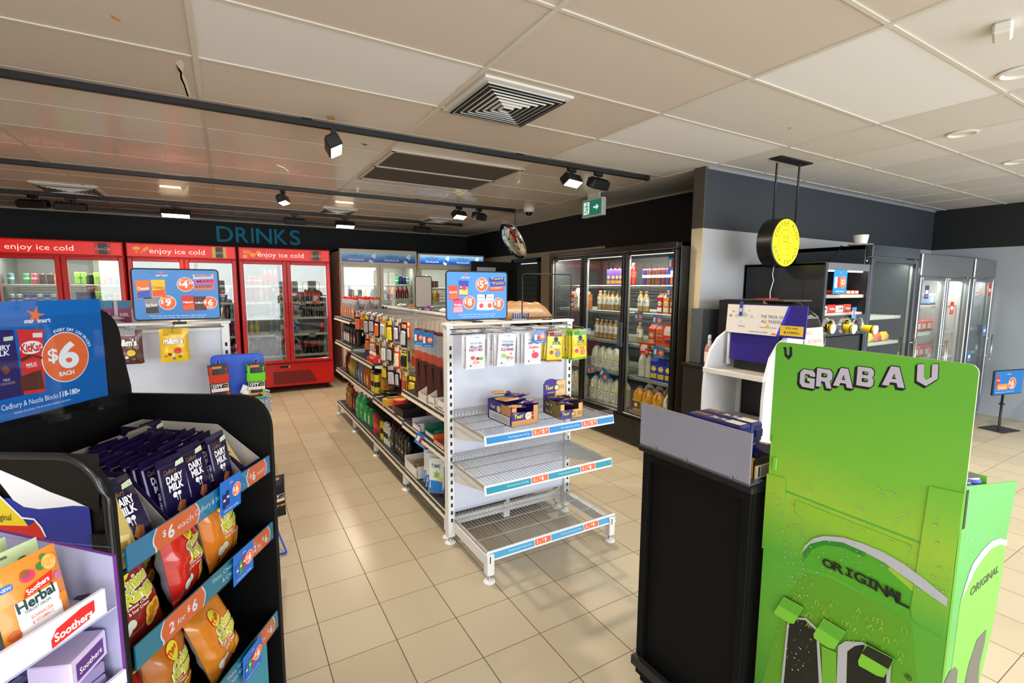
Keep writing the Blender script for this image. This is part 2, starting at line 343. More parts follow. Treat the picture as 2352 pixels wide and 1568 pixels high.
# ------------------------------------------------------------------ ceiling fittings
def rail(y, x1, lab):
    r = M(); r.box(X0, y-.018, H-.045, x1, y+.018, H-.008, BLACK, .003).box(X0, y-.006, H-.046, x1, y+.006, H-.04, BLKG)
    o = tag(r.build('track_rail'), lab, 'track rail', 'lighting tracks on the ceiling'); M().box(x1, y-.022, H-.05, x1+.03, y+.022, H-.004, BLACK, .004).build('end_cap', o)
    for x in (-1.4, .5, 2.1): M().box(x-.03, y-.02, H-.009, x+.03, y+.02, H-.0001, DARKW).build('bracket', o)
rail(3.47, 3.52, 'nearest black lighting track on ceiling, reaching furthest right')
rail(5.88, 3.46, 'middle black lighting track across the ceiling')
rail(7.75, 3.52, 'rear black lighting track close to the drinks wall')
LAMP = mat('#ffe2b8', .3, e=14.)
def lamp_light(loc, d, en, size=60, blend=.8, col=(1, .84, .66), name='track_light'):
    l = bpy.data.lights.new(name, 'SPOT'); l.energy = en; l.color = col; l.spot_size = math.radians(size); l.spot_blend = blend; l.shadow_soft_size = .05
    o = bpy.data.objects.new(name, l); COL.objects.link(o); o.location = loc; o.rotation_euler = Vector(d).to_track_quat('-Z', 'Y').to_euler(); return o
def head(x, y, rz, pitch, lit, lab, L=.26):
    o = thing('track_spotlight', lab, 'spotlight', (x, y, H-.047), rz, 'rectangular spotlights on the tracks')
    M().box(-.05, -.016, -.03, .05, .016, 0, BLACK, .003).cyl((0, 0, -.03), (0, 0, -.06), .012, BLACK).build('adapter', o)
    b = M(); T = Matrix.Translation((0, 0, -.1)) @ Matrix.Rotation(pitch, 4, 'X'); b.T = T
    b.box(-L/2, -.045, -.035, L/2, .045, .04, BLACK, .006)
    for i in range(7): b.box(-L/2+.02+i*(L-.05)/6, -.03, .04, -L/2+.03+i*(L-.05)/6, .03, .052, BLACK)
    b.build('housing', o)
    f = M(); f.T = T; f.box(-L/2+.012, -.036, -.04, L/2-.012, .036, -.0345, LAMP if lit else mat('#1c1c1e', .15)); f.build('lens', o)
    if lit: lamp_light((x, y, H-.047-.16), Matrix.Rotation(rz, 3, 'Z') @ (Matrix.Rotation(pitch, 3, 'X') @ Vector((0, 0, -1))), 110, 120)
    return o
head(.66, 3.47, math.radians(80), math.radians(-28), 1, 'lit black spotlight hanging alone on the nearest track')
head(2.63, 3.47, math.radians(15), math.radians(-32), 1, 'lit spotlight near the right end of the nearest track', .2)
head(2.93, 3.47, math.radians(10), math.radians(25), 0, 'unlit black spotlight at the right end of the nearest track', .22)
head(.575, 5.88, math.radians(70), math.radians(-20), 1, 'lit spotlight near the middle of the middle track', .2)
head(2.65, 5.88, math.radians(20), math.radians(-28), 1, 'lit spotlight near the right end of the middle track', .2)
head(2.94, 5.88, math.radians(25), math.radians(20), 0, 'unlit spotlight at the right end of the middle track', .22)
head(-1.88, 7.75, math.radians(-20), math.radians(20), 0, 'unlit spotlight tilted sideways at the far left of the rear track', .3)
head(-1.55, 7.75, 0, math.radians(20), 0, 'unlit spotlight beside the tilted one on the rear track', .3)
head(-.52, 7.75, 0, math.radians(-25), 1, 'lit bar spotlight on the rear track above the red fridges', .32)
head(.9, 7.75, 0, math.radians(20), 0, 'unlit spotlight on the rear track above the word DRINKS', .28)
head(1.6, 7.75, 0, math.radians(-25), 1, 'lit bar spotlight on the rear track above the white fridge', .28)
head(2.83, 7.75, 0, math.radians(20), 0, 'unlit spotlight at the right end of the rear track', .28)
def diffuser(x, y, w, lab):
    o = M(); wm = mat('#e0ddd6', .4); k = M(); k.box(-w/2, -w/2, .0, w/2, w/2, .004, mat('#1a1a1a', .9)); o = k
    rt = thing('ceiling_diffuser', lab, 'air vent', (x, y, H-.03), 0, 'square ceiling diffusers')
    k.build('duct_opening', rt)
    q = M()
    for i in range(7):
        a = w/2*(1-i*.135); b = a-w*.034; z0, z1 = -.002-.002*i, .02
        for t in range(4):
            v = [(-a, -a, z1), (a, -a, z1), (b, -b, z0), (-b, -b, z0)]; cs, sn = round(math.cos(t*PI/2)), round(math.sin(t*PI/2))
            v = [(p*cs-r_*sn, p*sn+r_*cs, s_) for p, r_, s_ in v]; q.add(v+[(p, r_, s_+.004) for p, r_, s_ in v], [(0, 1, 2, 3), (7, 6, 5, 4), (2, 3, 7, 6), (0, 4, 5, 1)], wm)
    q.build('louvre_blades', rt)
    f = M()
    for t in range(4):
        cs, sn = round(math.cos(t*PI/2)), round(math.sin(t*PI/2)); a, b = w/2+.03, w/2-.004
        v = [(-a, -a, .018), (a, -a, .018), (b, -b, .014), (-b, -b, .014)]; v = [(p*cs-r_*sn, p*sn+r_*cs, s_) for p, r_, s_ in v]
        f.add(v+[(p, r_, .0299) for p, r_, s_ in v], [(0, 1, 2, 3), (7, 6, 5, 4), (2, 3, 7, 6), (0, 4, 5, 1)], wm)
    f.build('frame', rt)
diffuser(1.462, 2.57, .5, 'large white square air diffuser right of the nearest track')
diffuser(-1.45, 7.3, .5, 'square air diffuser at far left above the rear track')
diffuser(1.42, 7.35, .4, 'small square air diffuser behind the middle track')
diffuser(3.0, 7.5, .4, 'small square air diffuser near the convex mirror')
g = thing('return_air_grille', 'large two-panel brown return air grille behind the nearest track', 'air vent', (1.79, 4.45, H-.006))
fm = mat('#cfc8bb', .4); gm = mat('#5b5247', .8, bump=.6, bs=900)
M().box(-.59, -.55, .0, .59, -.02, .004, gm).build('filter_panel', g); M().box(-.59, .02, .0, .59, .55, .004, gm).build('filter_panel', g)
k = M()
for y in (-.565, 0, .565): k.box(-.61, y-.018, -.006, .61, y+.018, .005, fm)
for x in (-.6, .6): k.box(x-.015, -.58, -.006, x+.015, .58, .005, fm)
k.build('frame', g)
for x, y, lab in ((4.41, 1.42, 'round white downlight nearest the yellow hanging sign'), (5.757, 1.477, 'round white downlight at the right edge of the view'), (3.42, .9, 'round recessed downlight nearest above the green stand'), (5.2, -1.4, 'round downlight over the shop front aisle')):
    o = thing('downlight', lab, 'downlight', (x, y, H), 0, 'recessed round downlights')
    q = M(); q.lathe([(.085, -.001), (.09, -.008), (.075, -.012), (.062, .0), (.055, .004)], mat('#e8e4da', .4), 28, cap=False); q.build('trim_ring', o)
    M().disc(0, 0, .064, mat('#fff0d8', .3, e=6. if y > 0 and x > 4 else 1.), -.002).build('lens', o).rotation_euler = (PI, 0, 0)
for x, y, en in ((4.41, 1.42, 110), (5.757, 1.477, 130), (5.2, -1.4, 90)): lamp_light((x, y, H-.03), (0, 0, -1), en, 120, .6, (1, .9, .75), 'downlight_beam')
k = M(); k.box(-.06, -.03, -.045, .06, .03, 0, mat('#e3dfd6', .4), .008)
o = tag(k.build('ceiling_sensor', loc=(2.78, .8, H), rz=.25), 'white rectangular sensor box on ceiling at top right', 'sensor'); M().cyl((.065, 0, -.022), (.03, 0, -.022), .018, mat('#cfcac0', .3)).build('aerial', o)
for x, y, lab in ((1.3, 5.6, 'white sprinkler head left of the middle track'), (-.35, 6.6, 'white sprinkler head between the two rear tracks'), (1.9, 8.6, 'white sprinkler head by the back bulkhead')):
    o = M(); o.lathe([(.03, 0), (.032, -.006), (.012, -.012), (.012, -.03), (.02, -.033), (.02, -.036), (0, -.037)], mat('#ded8ca', .4), 14); tag(o.build('sprinkler_head', loc=(x, y, H)), lab, 'sprinkler', 'ceiling sprinklers')
# security camera dome
o = thing('dome_camera', 'white dome security camera on ceiling beside the convex mirror', 'camera', (3.62, 5.72, H))
M().lathe([(.075, 0), (.078, -.02), (.07, -.055), (.05, -.06)], mat('#e6e2d8', .35), 20).build('housing', o)
M().lathe([(.05, -.058), (.045, -.08), (.028, -.097), (0, -.104)], mat('#15100c', .08), 18).build('dome', o)
# convex mirror on a rod
o = thing('convex_mirror', 'round convex security mirror hanging on a thin ceiling rod', 'mirror', (3.56, 6.04, H))
M().cyl((.06, .05, 0), (.06, .05, -.4), .008, mat('#6b655b', .4)).lathe([(.03, 0), (.03, -.01), (.01, -.015)], mat('#6b655b', .4), 12).build('rod', o)
T = Matrix.Translation((0, 0, -.40)) @ Vector((-.88, .117, -.50)).to_track_quat('Z', 'Y').to_matrix().to_4x4()
q = M(); q.T = T; pr = [(.305*math.cos(a*PI/2/9), .085*math.sin(a*PI/2/9)) for a in range(9)]+[(.0001, .085)]
q.lathe([(r_, z_) for r_, z_ in pr], mat('#f2f2f2', .02, 1.), 40, cap=False); q.build('mirror_dome', o)
q = M(); q.T = T; q.lathe([(.0001, -.03), (.12, -.028), (.29, -.006), (.305, .0)], mat('#1b1b1c', .5), 40, cap=False); q.build('backing', o)
q = M(); q.T = T; q.tube([(.306*math.cos(2*PI*i/48), .306*math.sin(2*PI*i/48), 0) for i in range(48)], .007, mat('#cfd0d0', .3, .6), 6, True); q.build('rim', o)
q = M(); q.cyl((.06, .05, -.38), (.0, .02, -.4), .012, BLACK); q.build('bracket', o)
# exit sign
o = thing('exit_sign', 'hanging green and white running man exit sign with right arrow', 'exit sign', (3.7, 4.45, H))
M().box(-.03, -.18, -.26, .03, .18, -.06, mat('#e4e2da', .4), .006).build('housing', o)
M().box(-.012, -.1, -.06, .012, .1, 0, mat('#dcd8cd', .4)).build('ceiling_mount', o)
q = M(); q.T = frame((-.031, .18, -.26), (0, -1, 0)); gr = mat('#0f8f7c', .4, e=.25); wh = mat('#f2fff8', .4, e=.5)
q.rect(.015, .015, .345, .185, gr, .001); q.rect(.035, .03, .14, .17, wh, .0015)
q.poly([(.21, .09), (.26, .09), (.26, .065), (.305, .1), (.26, .135), (.26, .11), (.21, .11)], wh, .002)
q.disc(.098, .152, .011, gr, .002, 12); q.poly([(.085, .138), (.104, .134), (.1, .1), (.12, .085), (.112, .075), (.088, .092)], gr, .002); q.poly([(.088, .098), (.1, .093), (.082, .062), (.05, .05), (.046, .06), (.072, .07)], gr, .002)
q.poly([(.108, .08), (.118, .084), (.112, .045), (.128, .04), (.124, .032), (.1, .038)], gr, .002); q.poly([(.086, .137), (.088, .127), (.066, .118), (.06, .1), (.052, .103), (.058, .125)], gr, .002); q.poly([(.104, .134), (.1, .122), (.118, .112), (.13, .122), (.133, .114), (.118, .102)], gr, .002)
q.build('face', o)
# yellow round coffee sign on two rods
o = thing('hanging_sign', 'round yellow and black COFFEE PLUS sign hanging on two rods', 'sign', (4.15, 2.44, H))
M().box(-.23, -.055, -.012, .23, .055, 0, BLACK, .003).lathe([(.01, -.02), (.01, -.012)], BLACK, 8).build('ceiling_plate', o)
for dx in (-.075, .12): M().cyl((dx-.0, .08 if dx < 0 else .0, -.012), (dx, .08 if dx < 0 else .0, -.5), .008, mat('#2a2622', .4)).build('rod', o)
q = M(); q.T = Matrix.Translation((0, 0, -.68)) @ Matrix.Rotation(PI/2, 4, 'X'); q.lathe([(.195, -.14), (.21, -.135), (.21, -.004), (.2, .0)], mat('#0d0d0e', .35), 48); q.build('drum', o)
q = M(); q.T = frame((0, -.0, -.68), (1, 0, 0)); ye = mat('#f7e21c', .35, e=.9); dk = mat('#6d5a10', .5)
q.disc(0, 0, .199, ye, .001, 56)
q.arctext('COFFEE PLUS', 0, 0, .146, .036, dk, 165, 8, .002, .02); q.arctext('COFFEE PLUS', 0, 0, .146, .036, dk, -12, -172, .002, .02)
for r_ in (.11,): q.tube([(r_*math.cos(2*PI*i/40), r_*math.sin(2*PI*i/40), .001) for i in range(40)], .0022, dk, 4, True)
for pts in ([(-.045, .055), (.03, .055), (.035, .04), (-.05, .04), (-.045, .055)], [(-.04, .04), (-.03, -.06), (.02, -.06), (.028, .04)], [(-.036, .01), (.024, .01)], [(.02, 0), (.06, -.005), (.06, -.05), (.02, -.055)]): q.tube([(a, b, .0015) for a, b in pts], .002, dk, 4)
q.build('face', o)
M().tube([(-.04, .07, -.885), (-.05, .07, -.95), (-.03, .07, -1.0), (-.07, .07, -1.1), (-.06, .07, -1.17)], .004, mat('#cfcfd2', .4), 6).build('power_cord', o)
# ------------------------------------------------------------------ light
W = bpy.data.worlds.new('sky'); SC.world = W; W.use_nodes = True; nt = W.node_tree; bg = nt.nodes['Background']
sk = nt.nodes.new('ShaderNodeTexSky'); sk.sky_type = 'NISHITA'; sk.sun_disc = False; sk.sun_elevation = math.radians(42); sk.sun_rotation = math.radians(200)
nt.links.new(sk.outputs[0], bg.inputs['Color']); bg.inputs['Strength'].default_value = .25
def area(loc, d, sx, sy, en, col, name):
    l = bpy.data.lights.new(name, 'AREA'); l.shape = 'RECTANGLE'; l.size = sx; l.size_y = sy; l.energy = en; l.color = col
    o = bpy.data.objects.new(name, l); COL.objects.link(o); o.location = loc; o.rotation_euler = Vector(d).to_track_quat('-Z', 'Z').to_euler(); return o
area((2.4, Y0+.02, 1.4), (0, 1, 0), 11.5, 2.0, 400, (.82, .90, 1), 'daylight_shop_front')
# unseen ceiling panels, added to brighten the room with warm fill
for x, y in ((-.9, -.6), (1.6, -.9), (4.6, -1.9), (-2.3, 2.2)):
    o = thing('added_light_panel', 'unseen square ceiling light panel added to brighten the shop', 'light panel', (x, y, H-.012), 0, 'added ceiling light panels')
    M().box(-.29, -.29, 0, .29, .29, .01, mat('#e8e4da', .4)).build('frame', o); M().box(-.27, -.27, -.003, .27, .27, 0, mat('#fff1dc', .4, e=2.5)).build('diffuser', o)
    area((x, y, H-.03), (0, 0, -1), .5, .5, 26, (1, .92, .82), 'added_panel_fill')
SC.view_settings.view_transform = 'Standard'; SC.view_settings.look = 'None'; SC.view_settings.exposure = .1; SC.view_settings.gamma = 1.; SC.view_settings.use_curve_mapping = False
cy = SC.cycles; cy.max_bounces = 8; cy.diffuse_bounces = 4; cy.glossy_bounces = 4; cy.transparent_max_bounces = 12; cy.transmission_bounces = 4; cy.caustics_reflective = False; cy.caustics_refractive = False
cy.use_denoising = True; cy.sample_clamp_indirect = 6.; cy.use_adaptive_sampling = True; cy.adaptive_threshold = .02
# ------------------------------------------------------------------ kinds of goods for the fridges
SILV = mat('#c9ccd0', .25, 1.)
def can_p(col, acc, mark=None, r=.031, h=.135, name='drink_can'):
    b = M(); b.lathe([(r*.8, 0, SILV), (r, .008, col), (r, h*.45, acc), (r, h*.62, col), (r, h-.012), (r*.86, h-.004, SILV), (r*.84, h-.002, SILV), (r*.84, h, SILV)], col, 14)
    b.T = frame((0, -r, h*.5), (1, 0, 0)); b.W = lambda p: (p[0], p[1], -r+math.sqrt(max(r*r-p[0]**2, 0))+.0008)
    if mark: b.text(mark, 0, -.008, .022, '#f4f4f4' if acc != '#f2f2f2' else '#b01818', bold=.02)
    t = M(); t.lathe([(r*.8, h-.004), (r*.8, h-.003), (.001, h-.0035)], SILV, 14, cap=False).box(-.004, -.012, h-.003, .004, .006, h-.001, SILV)
    return Proto(name, 'drink can', b, [('can_lid', t)])
def bottle_p(liq, lab, capc, h=.23, r=.032, name='drink_bottle', mark=None, band=(.35, .62)):
    g = mat(liq, .12, coat=.3); l = mat(lab, .4)
    b = M(); b.lathe([(r*.75, 0), (r, .012), (r*.97, h*band[0]), (r*.97, h*band[1]), (r*.95, h*.68), (r*.62, h*.82), (r*.38, h*.9), (r*.38, h*.94)], g, 14)
    L = M(); L.lathe([(r*.99, h*band[0]), (r*1.0, h*band[0]+.002), (r*1.0, h*band[1]-.002), (r*.985, h*band[1])], l, 14, cap=False)
    if mark: L.T = frame((0, -r, h*(band[0]+band[1])/2), (1, 0, 0)); L.W = lambda p: (p[0], p[1], -r+math.sqrt(max(r*r-p[0]**2, 0))+.001); L.text(mark, 0, -.008, .018, '#8a1c12' if lab == '#f1efe9' else '#f4f4f4', bold=.02)
    c = M(); c.lathe([(r*.44, h*.925), (r*.46, h*.93), (r*.46, h*.99), (r*.4, h)], capc, 12)
    return Proto(name, 'drink bottle', b, [('label', L), ('cap', c)])
def jug_p(liq, lab, capc, h=.265, w=.052, name='milk_bottle', cat='milk bottle', lc='#2d64b8'):
    g = mat(liq, .35, coat=.15); b = M()
    b.lathe([(w*.9, 0), (w, .012), (w, h*.58), (w*.92, h*.72), (w*.55, h*.88), (w*.34, h*.93), (w*.34, h*.96)], g, 20, sq=(1, 1, 4))
    hd = M(); hd.tube([(0, -w*.5, h*.88), (0, -w*.98, h*.80), (0, -w*1.12, h*.66), (0, -w*.98, h*.5)], .0085, g, 8)
    L = M(); L.T = frame((0, -w-.001, h*.16), (1, 0, 0)); L.rect(-w*.8, 0, w*.8, h*.33, lab, 0); L.disc(0, h*.13, w*.45, lc, .0006, 20); L.disc(0, h*.13, w*.3, '#f4f4f4', .001, 20); L.rect(-w*.8, h*.27, w*.8, h*.33, '#e8c23a', .0008)
    c = M(); c.lathe([(w*.38, h*.945), (w*.38, h*.99), (w*.34, h)], capc, 14)
    return Proto(name, cat, b, [('handle', hd), ('label', L), ('cap', c)])
def carton_p(col, acc, txt, w=.07, h=.2, name='drink_carton', gable=True, top='#e9e2d4'):
    b = M(); b.box(-w/2, -w/2, 0, w/2, w/2, h*.8 if gable else h, col, .002)
    if gable:
        z = h*.8; v = [(-w/2, -w/2, z), (w/2, -w/2, z), (w/2, w/2, z), (-w/2, w/2, z), (-w/2, 0, h*.95), (w/2, 0, h*.95)]
        b.add(v, [(0, 1, 5, 4), (2, 3, 4, 5), (1, 2, 5), (3, 0, 4)], col)
    b.T = frame((0, -w/2-.0008, 0), (1, 0, 0)); b.rect(-w*.42, h*.1, w*.42, h*.3, acc, 0); b.disc(0, h*.5, w*.34, acc, .0002, 20); b.text(txt, 0, h*.47, w*.17, '#ffffff' if acc != '#f4f4f4' else '#7a1b14', .001, w=w*.6)
    t = M(); t.box(-w/2, -.003, h*.94, w/2, .003, h, top, .001) if gable else t.lathe([(.01, h), (.01, h+.012)], top, 12)
    if not gable: t.T = Matrix.Identity(4)
    return Proto(name, 'carton', b, [('top_fin' if gable else 'cap', t)])
def card(loc, rz, w, h, label, disc='$6', bg='#0a78c8', tilt=0., kind=0, cat='price card', name='promo_card', group=None):
    b = M(); T = Matrix.Translation(loc) @ Matrix.Rotation(rz, 4, 'Z') @ Matrix.Rotation(tilt, 4, 'Y'); b.T = Matrix.Identity(4)
    b.box(-w/2, 0, 0, w/2, .0015, h, bg); b.T = frame((0, -.0005, 0), (1, 0, 0))
    if kind == 0: b.rect(-w*.42, h*.25, -w*.22, h*.7, '#f0e9e0', .0005).rect(-w*.2, h*.25, -w*.04, h*.7, '#c02a22', .0005); b.disc(w*.2, h*.48, min(w*.24, h*.33), ORANGE, .0008); b.text(disc, w*.2, h*.4, h*.2, PW, .0012)
    else: b.rect(-w*.4, h*.3, w*.1, h*.7, '#f2d9cf', .0005).rect(-w*.3, h*.55, w*.3, h*.85, '#f7f1ea', .0007); b.disc(w*.25, h*.25, h*.17, '#ee5a2c', .0008); b.text(disc, w*.25, h*.2, h*.13, PW, .0012)
    b.rect(-w*.3, h*.08, w*.3, h*.11, '#bfe0f5', .0005); b.star(0, h*.87, h*.06, ORANGE, .0005)
    o = b.build(name); o.matrix_world = T; return tag(o, label, cat, group)
# ------------------------------------------------------------------ upright glass-door fridges
def fridge(name, label, loc, rz, W, H_, D, nd, hz, dz0, shelves, fm, inner, header=None, liner_e=0., fr=.055, base=True, handle='bar', group=None, lamp=20., lampc=(1, .97, .9), skick=.09, cat='fridge'):
    o = thing(name, label, cat, loc, rz, group); t = .035; b = M(); il = mat(inner, .45)
    b.box(0, .06, skick, t, D, H_, fm, .004).box(W-t, .06, skick, W, D, H_, fm, .004).box(0, .06, H_-.04, W, D, H_, fm, .004).box(0, D-.03, skick, W, D, H_, fm)
    b.box(t, D-.045, dz0, W-t, D-.03, hz, il).box(t, .07, dz0-.04, W-t, D-.03, dz0, il).box(t, .07, hz-.0, W-t, D-.03, hz+.02, il).box(t, .07, dz0, t+.008, D-.03, hz, il).box(W-t-.008, .07, dz0, W-t, D-.03, hz, il)
    b.box(t, .06, hz, W-t, .12, H_-.02, fm); b.build('cabinet', o)
    hp = M(); hp.box(0, 0, hz+.008, W, .06, H_, fm, .008)
    if header: header(hp)
    hp.build('header_panel', o)
    if base:
        q = M(); q.box(0, .015, skick, W, .06, dz0-.03, fm, .006).box(W*.38, .012, dz0-.095, W*.47, .016, dz0-.06, '#101010').box(W*.475, .012, dz0-.09, W*.49, .016, dz0-.07, '#e9e2d8')
        for i in range(9): q.box(W*.3, .012, skick+.04+i*.022, W*.8-i*.012, .0155, skick+.055+i*.022, mat('#5c0f0d' if inner == '#6d706b' else '#1a1a1a', .5))
        q.build('kick_panel', o)
    for x in (.08, W-.08):
        for y in (.12, D-.1): M().cyl((x, y, 0), (x, y, skick+.01), .02, BLACK, 8).build('adjustable_foot', o)
    dw = (W-.006*(nd+1))/nd
    for i in range(nd):
        x0 = .006+i*(dw+.006); x1 = x0+dw; z0, z1 = dz0-.015, hz-.002; d = M()
        d.box(x0, 0, z0, x0+fr, .045, z1, fm, .006).box(x1-fr, 0, z0, x1, .045, z1, fm, .006).box(x0+fr, 0, z0, x1-fr, .045, z0+fr*.8, fm, .006).box(x0+fr, 0, z1-fr*.8, x1-fr, .045, z1, fm, .006)
        for xx in (x0+fr, x1-fr-.008): d.box(xx, .03, z0+fr*.8, xx+.008, .05, z1-fr*.8, mat('#aeb4b0', .3, .7))
        dd = d.build('door', o)
        M().box(x0+fr-.002, .02, z0+fr*.8-.002, x1-fr+.002, .026, z1-fr*.8+.002, GLASS).build('glass_pane', dd)
        right = (i % 2 == 0) if nd != 3 else (i != 2)
        hx = (x1-fr*.5) if right else (x0+fr*.5)
        if handle == 'bar': M().box(hx-.008, -.012, z0+(z1-z0)*.35, hx+.008, .0, z0+(z1-z0)*.6, fm, .004).build('handle', dd)
        elif handle == 'steel':
            zc = z0+(z1-z0)*.42; M().cyl((hx, -.045, zc-.16), (hx, -.045, zc+.16), .01, CHROME).cyl((hx, -.045, zc-.11), (hx, 0, zc-.11), .006, CHROME).cyl((hx, -.045, zc+.11), (hx, 0, zc+.11), .006, CHROME).build('handle', dd)
        elif handle == 'black':
            zc = z0+(z1-z0)*.5; M().box(hx-.016, -.04, zc-.13, hx+.016, -.012, zc+.13, mat('#3b4047', .3), .01).box(hx-.012, -.015, zc-.11, hx+.012, .0, zc-.08, BLACK).box(hx-.012, -.015, zc+.08, hx+.012, .0, zc+.11, BLACK).build('handle', dd)
    wm = mat('#d9dbd6', .35, .3)
    for z in shelves:
        for i in range(nd):
            x0 = (t+.01) if i == 0 else i*W/nd+.012; x1 = (W-t-.01) if i == nd-1 else (i+1)*W/nd-.012; s = M()
            s.box(x0, .1, z-.034, x1, .108, z-.002, mat('#e3e2da', .3, coat=.3) if inner != '#3a3d42' else mat('#c9cdd2', .22, .6), .002)
            for k in range(14): s.box(x0, .12+k*(D-.19)/13, z-.008, x1, .123+k*(D-.19)/13, z-.002, wm)
            for k in range(3): s.box(x0+(x1-x0)*k/2-.002, .11, z-.012, x0+(x1-x0)*k/2+.002, D-.05, z-.006, wm)
            s.build('shelf', o)
    if nd > 1:
        m = M()
        for i in range(1, nd): m.box(i*W/nd-.012, .06, dz0, i*W/nd+.012, .085, hz, mat('#b9bcb8', .35, .3))
        m.build('mullion', o)
    tb = M(); tb.box(.08, .085, hz-.03, W-.08, .1, hz-.018, mat('#fffaf0', .4, e=3. if lamp else .0)); tb.build('light_tube', o)
    if lamp:
        l = bpy.data.lights.new('fridge_light', 'AREA'); l.shape = 'RECTANGLE'; l.size = W-.16; l.size_y = .03; l.energy = lamp; l.color = lampc
        lo = bpy.data.objects.new('fridge_light', l); COL.objects.link(lo); T = Matrix.Translation(loc) @ Matrix.Rotation(rz, 4, 'Z')
        lo.location = T @ Vector((W/2, .1, hz-.035)); lo.rotation_euler = (T.to_3x3() @ Vector((0, .45, -1))).to_track_quat('-Z', 'X').to_euler()
        lo.rotation_euler = (Matrix.Rotation(rz, 3, 'Z') @ Matrix.Rotation(math.radians(24), 3, 'X')).to_euler()
    return o
RED = mat('#e01009', .3, coat=.08, spec=.35); RF = '#e8221a'
def red_header(var):
    def f(p):
        W = 1.25; p.T = frame((0, -.001, 1.993), (1, 0, 0)); h = .18
        p.rect(.02, .015, W-.02, h-.012, mat('#ee2318', .3, e=.35), .0005)
        rr = random.Random(var)
        if var:
            for i in range(7): 
                a = rr.uniform(.03, .22); p.disc(a+.05, rr.uniform(.05, .13), rr.uniform(.01, .05), mat(rr.choice(['#f08a1e', '#f5a63a', '#ef5a18']), .35, e=.3), .0007+.0001*i, 12, ry=.012+rr.random()*.02)
        p.text('enjoy ice cold', .25 if var else .14, .055, .068, mat('#fff2ea', .4, e=.6), .0018, 'L', -.004, w=.62)
        x = W-.29; p.rect(x, .02, x+.17, h-.014, mat('#e7b23a' if var == 2 else '#c8321c', .35, e=.2), .0011); p.rect(x+.04, .02, x+.13, h-.014, mat('#3a140c', .3), .0014)
        p.text('Coca-Cola', x+.085, .075, .036, PW, .002, shear=.35, w=.15, bold=.0)
        p.T = Matrix.Identity(4)
    return f
RX = [-2.385, -1.11, .165]; RN = ['left red fridge', 'middle red fridge', 'right red fridge']
RS = [1.63, 1.385, 1.145, .89, .565]
for i, x in enumerate(RX):
    fridge('drinks_fridge', ['two-door red drinks fridge at far left', 'two-door red drinks fridge between two others', 'two-door red drinks fridge next to the white fridge'][i], (x, 8.05, 0), 0, 1.25, 2.18, .76, 2, 1.985, .47, RS, RED, '#6d706b', red_header((0, 2, 1)[i]), lamp=(14, 4, 4)[i], group='red drinks fridges along the back wall')
DEPTH = .175
_SHN = {0: 'top shelf', 1: 'second shelf', 2: 'third shelf', 3: 'fourth shelf', 4: 'bottom shelf'}
def stock(T, x0, z, items, place, group, yy=.16, gap=.008, step=None, jitter=.004):
    """items [(proto, description, width) or None] set out from the left along one shelf"""
    x = x0; cnt = {}; tot = {}
    for it in items:
        if it and not isinstance(it, float): tot[it[1]] = tot.get(it[1], 0)+1
    for it in items:
        if it is None: x += step or .07; continue
        if isinstance(it, float): x += it; continue
        p, d, w = it; cnt[d] = cnt.get(d, 0)+1
        q = T @ Vector((x+w/2, yy+RND.uniform(-jitter, jitter), z)); rz = T.to_euler().z+RND.uniform(-.12, .12)
        lab = '%s, %s' % (d, place) if tot[d] == 1 else '%s, %s from left, %s' % (d, ORD[cnt[d]-1], place)
        p.put(q, rz, lab, group+', '+place if tot[d] > 1 else None); x += w+gap
P = {}
P['green'] = can_p('#2c9d52', '#bfe3c4'); P['rose'] = can_p('#c9485a', '#e9d5d2'); P['brown'] = can_p('#3a1f1c', '#55302c'); P['orange'] = can_p('#f0812a', '#f7c27a'); P['cream'] = can_p('#d8d8bc', '#c5caa8'); P['cyan'] = can_p('#d5dde2', '#2f9fd0'); P['teal'] = can_p('#4f8c99', '#c9d3d2')
P['lime'] = can_p('#8bd12a', '#4f9a1c', 'V', .031, .16); P['gold'] = can_p('#a9912f', '#e2d27a'); P['pink'] = can_p('#b693b5', '#7b5b86'); P['pale'] = can_p('#9fb0d8', '#dfe5f3'); P['black'] = can_p('#1c1d22', '#2b2d36')
P['bull'] = can_p('#2c4fb4', '#c9ced8', None, .0265, .13); P['bullw'] = can_p('#cfd3da', '#3a63bf', None, .0265, .13); P['navy'] = can_p('#14155a', '#2733a8', None, .031, .16); P['amber'] = can_p('#d9a75c', '#efe6d3')
for k, a in dict(cola=('#241008', '#b3201a', '#a81a14'), colab=('#1d0f0a', '#1f1714', '#b31914'), fanta=('#e8731a', '#c94f12', '#3a6fc0'), yel=('#d8b91e', '#e8d02a', '#2d6a2c'), redb=('#a81f1c', '#d7423a', '#e9e6df'), clear=('#9db7a8', '#4f8d77', '#2e8a4a'), purp=('#2c1a3c', '#a33b6c', '#1e1733'), ltea=('#cdb54a', '#e8cb1e', '#f1efe9'), bluey=('#7a93b5', '#2556a8', '#e9e6df'), water=('#b5c8cf', '#4f86c6', '#f4f4f4')).items(): P[k] = bottle_p(*a)
for k in ('cola', 'colab'): P[k+'L'] = bottle_p({'cola': '#1e0d07', 'colab': '#160b08'}[k], '#a3201a', '#a81a14', .31, .048, 'cola_bottle')
P['juice'] = bottle_p('#d8641a', '#e8e2d2', '#e8641a', .22, .036); P['dred'] = bottle_p('#7a1513', '#8d1c18', '#3a1512', .22, .036)
B = lambda k, d, w=None: (P[k], d, w or (.064 if 'L' not in k else .098))
def rf(i): return Matrix.Translation((RX[i], 8.05, 0))
L1, R1 = .09, .71
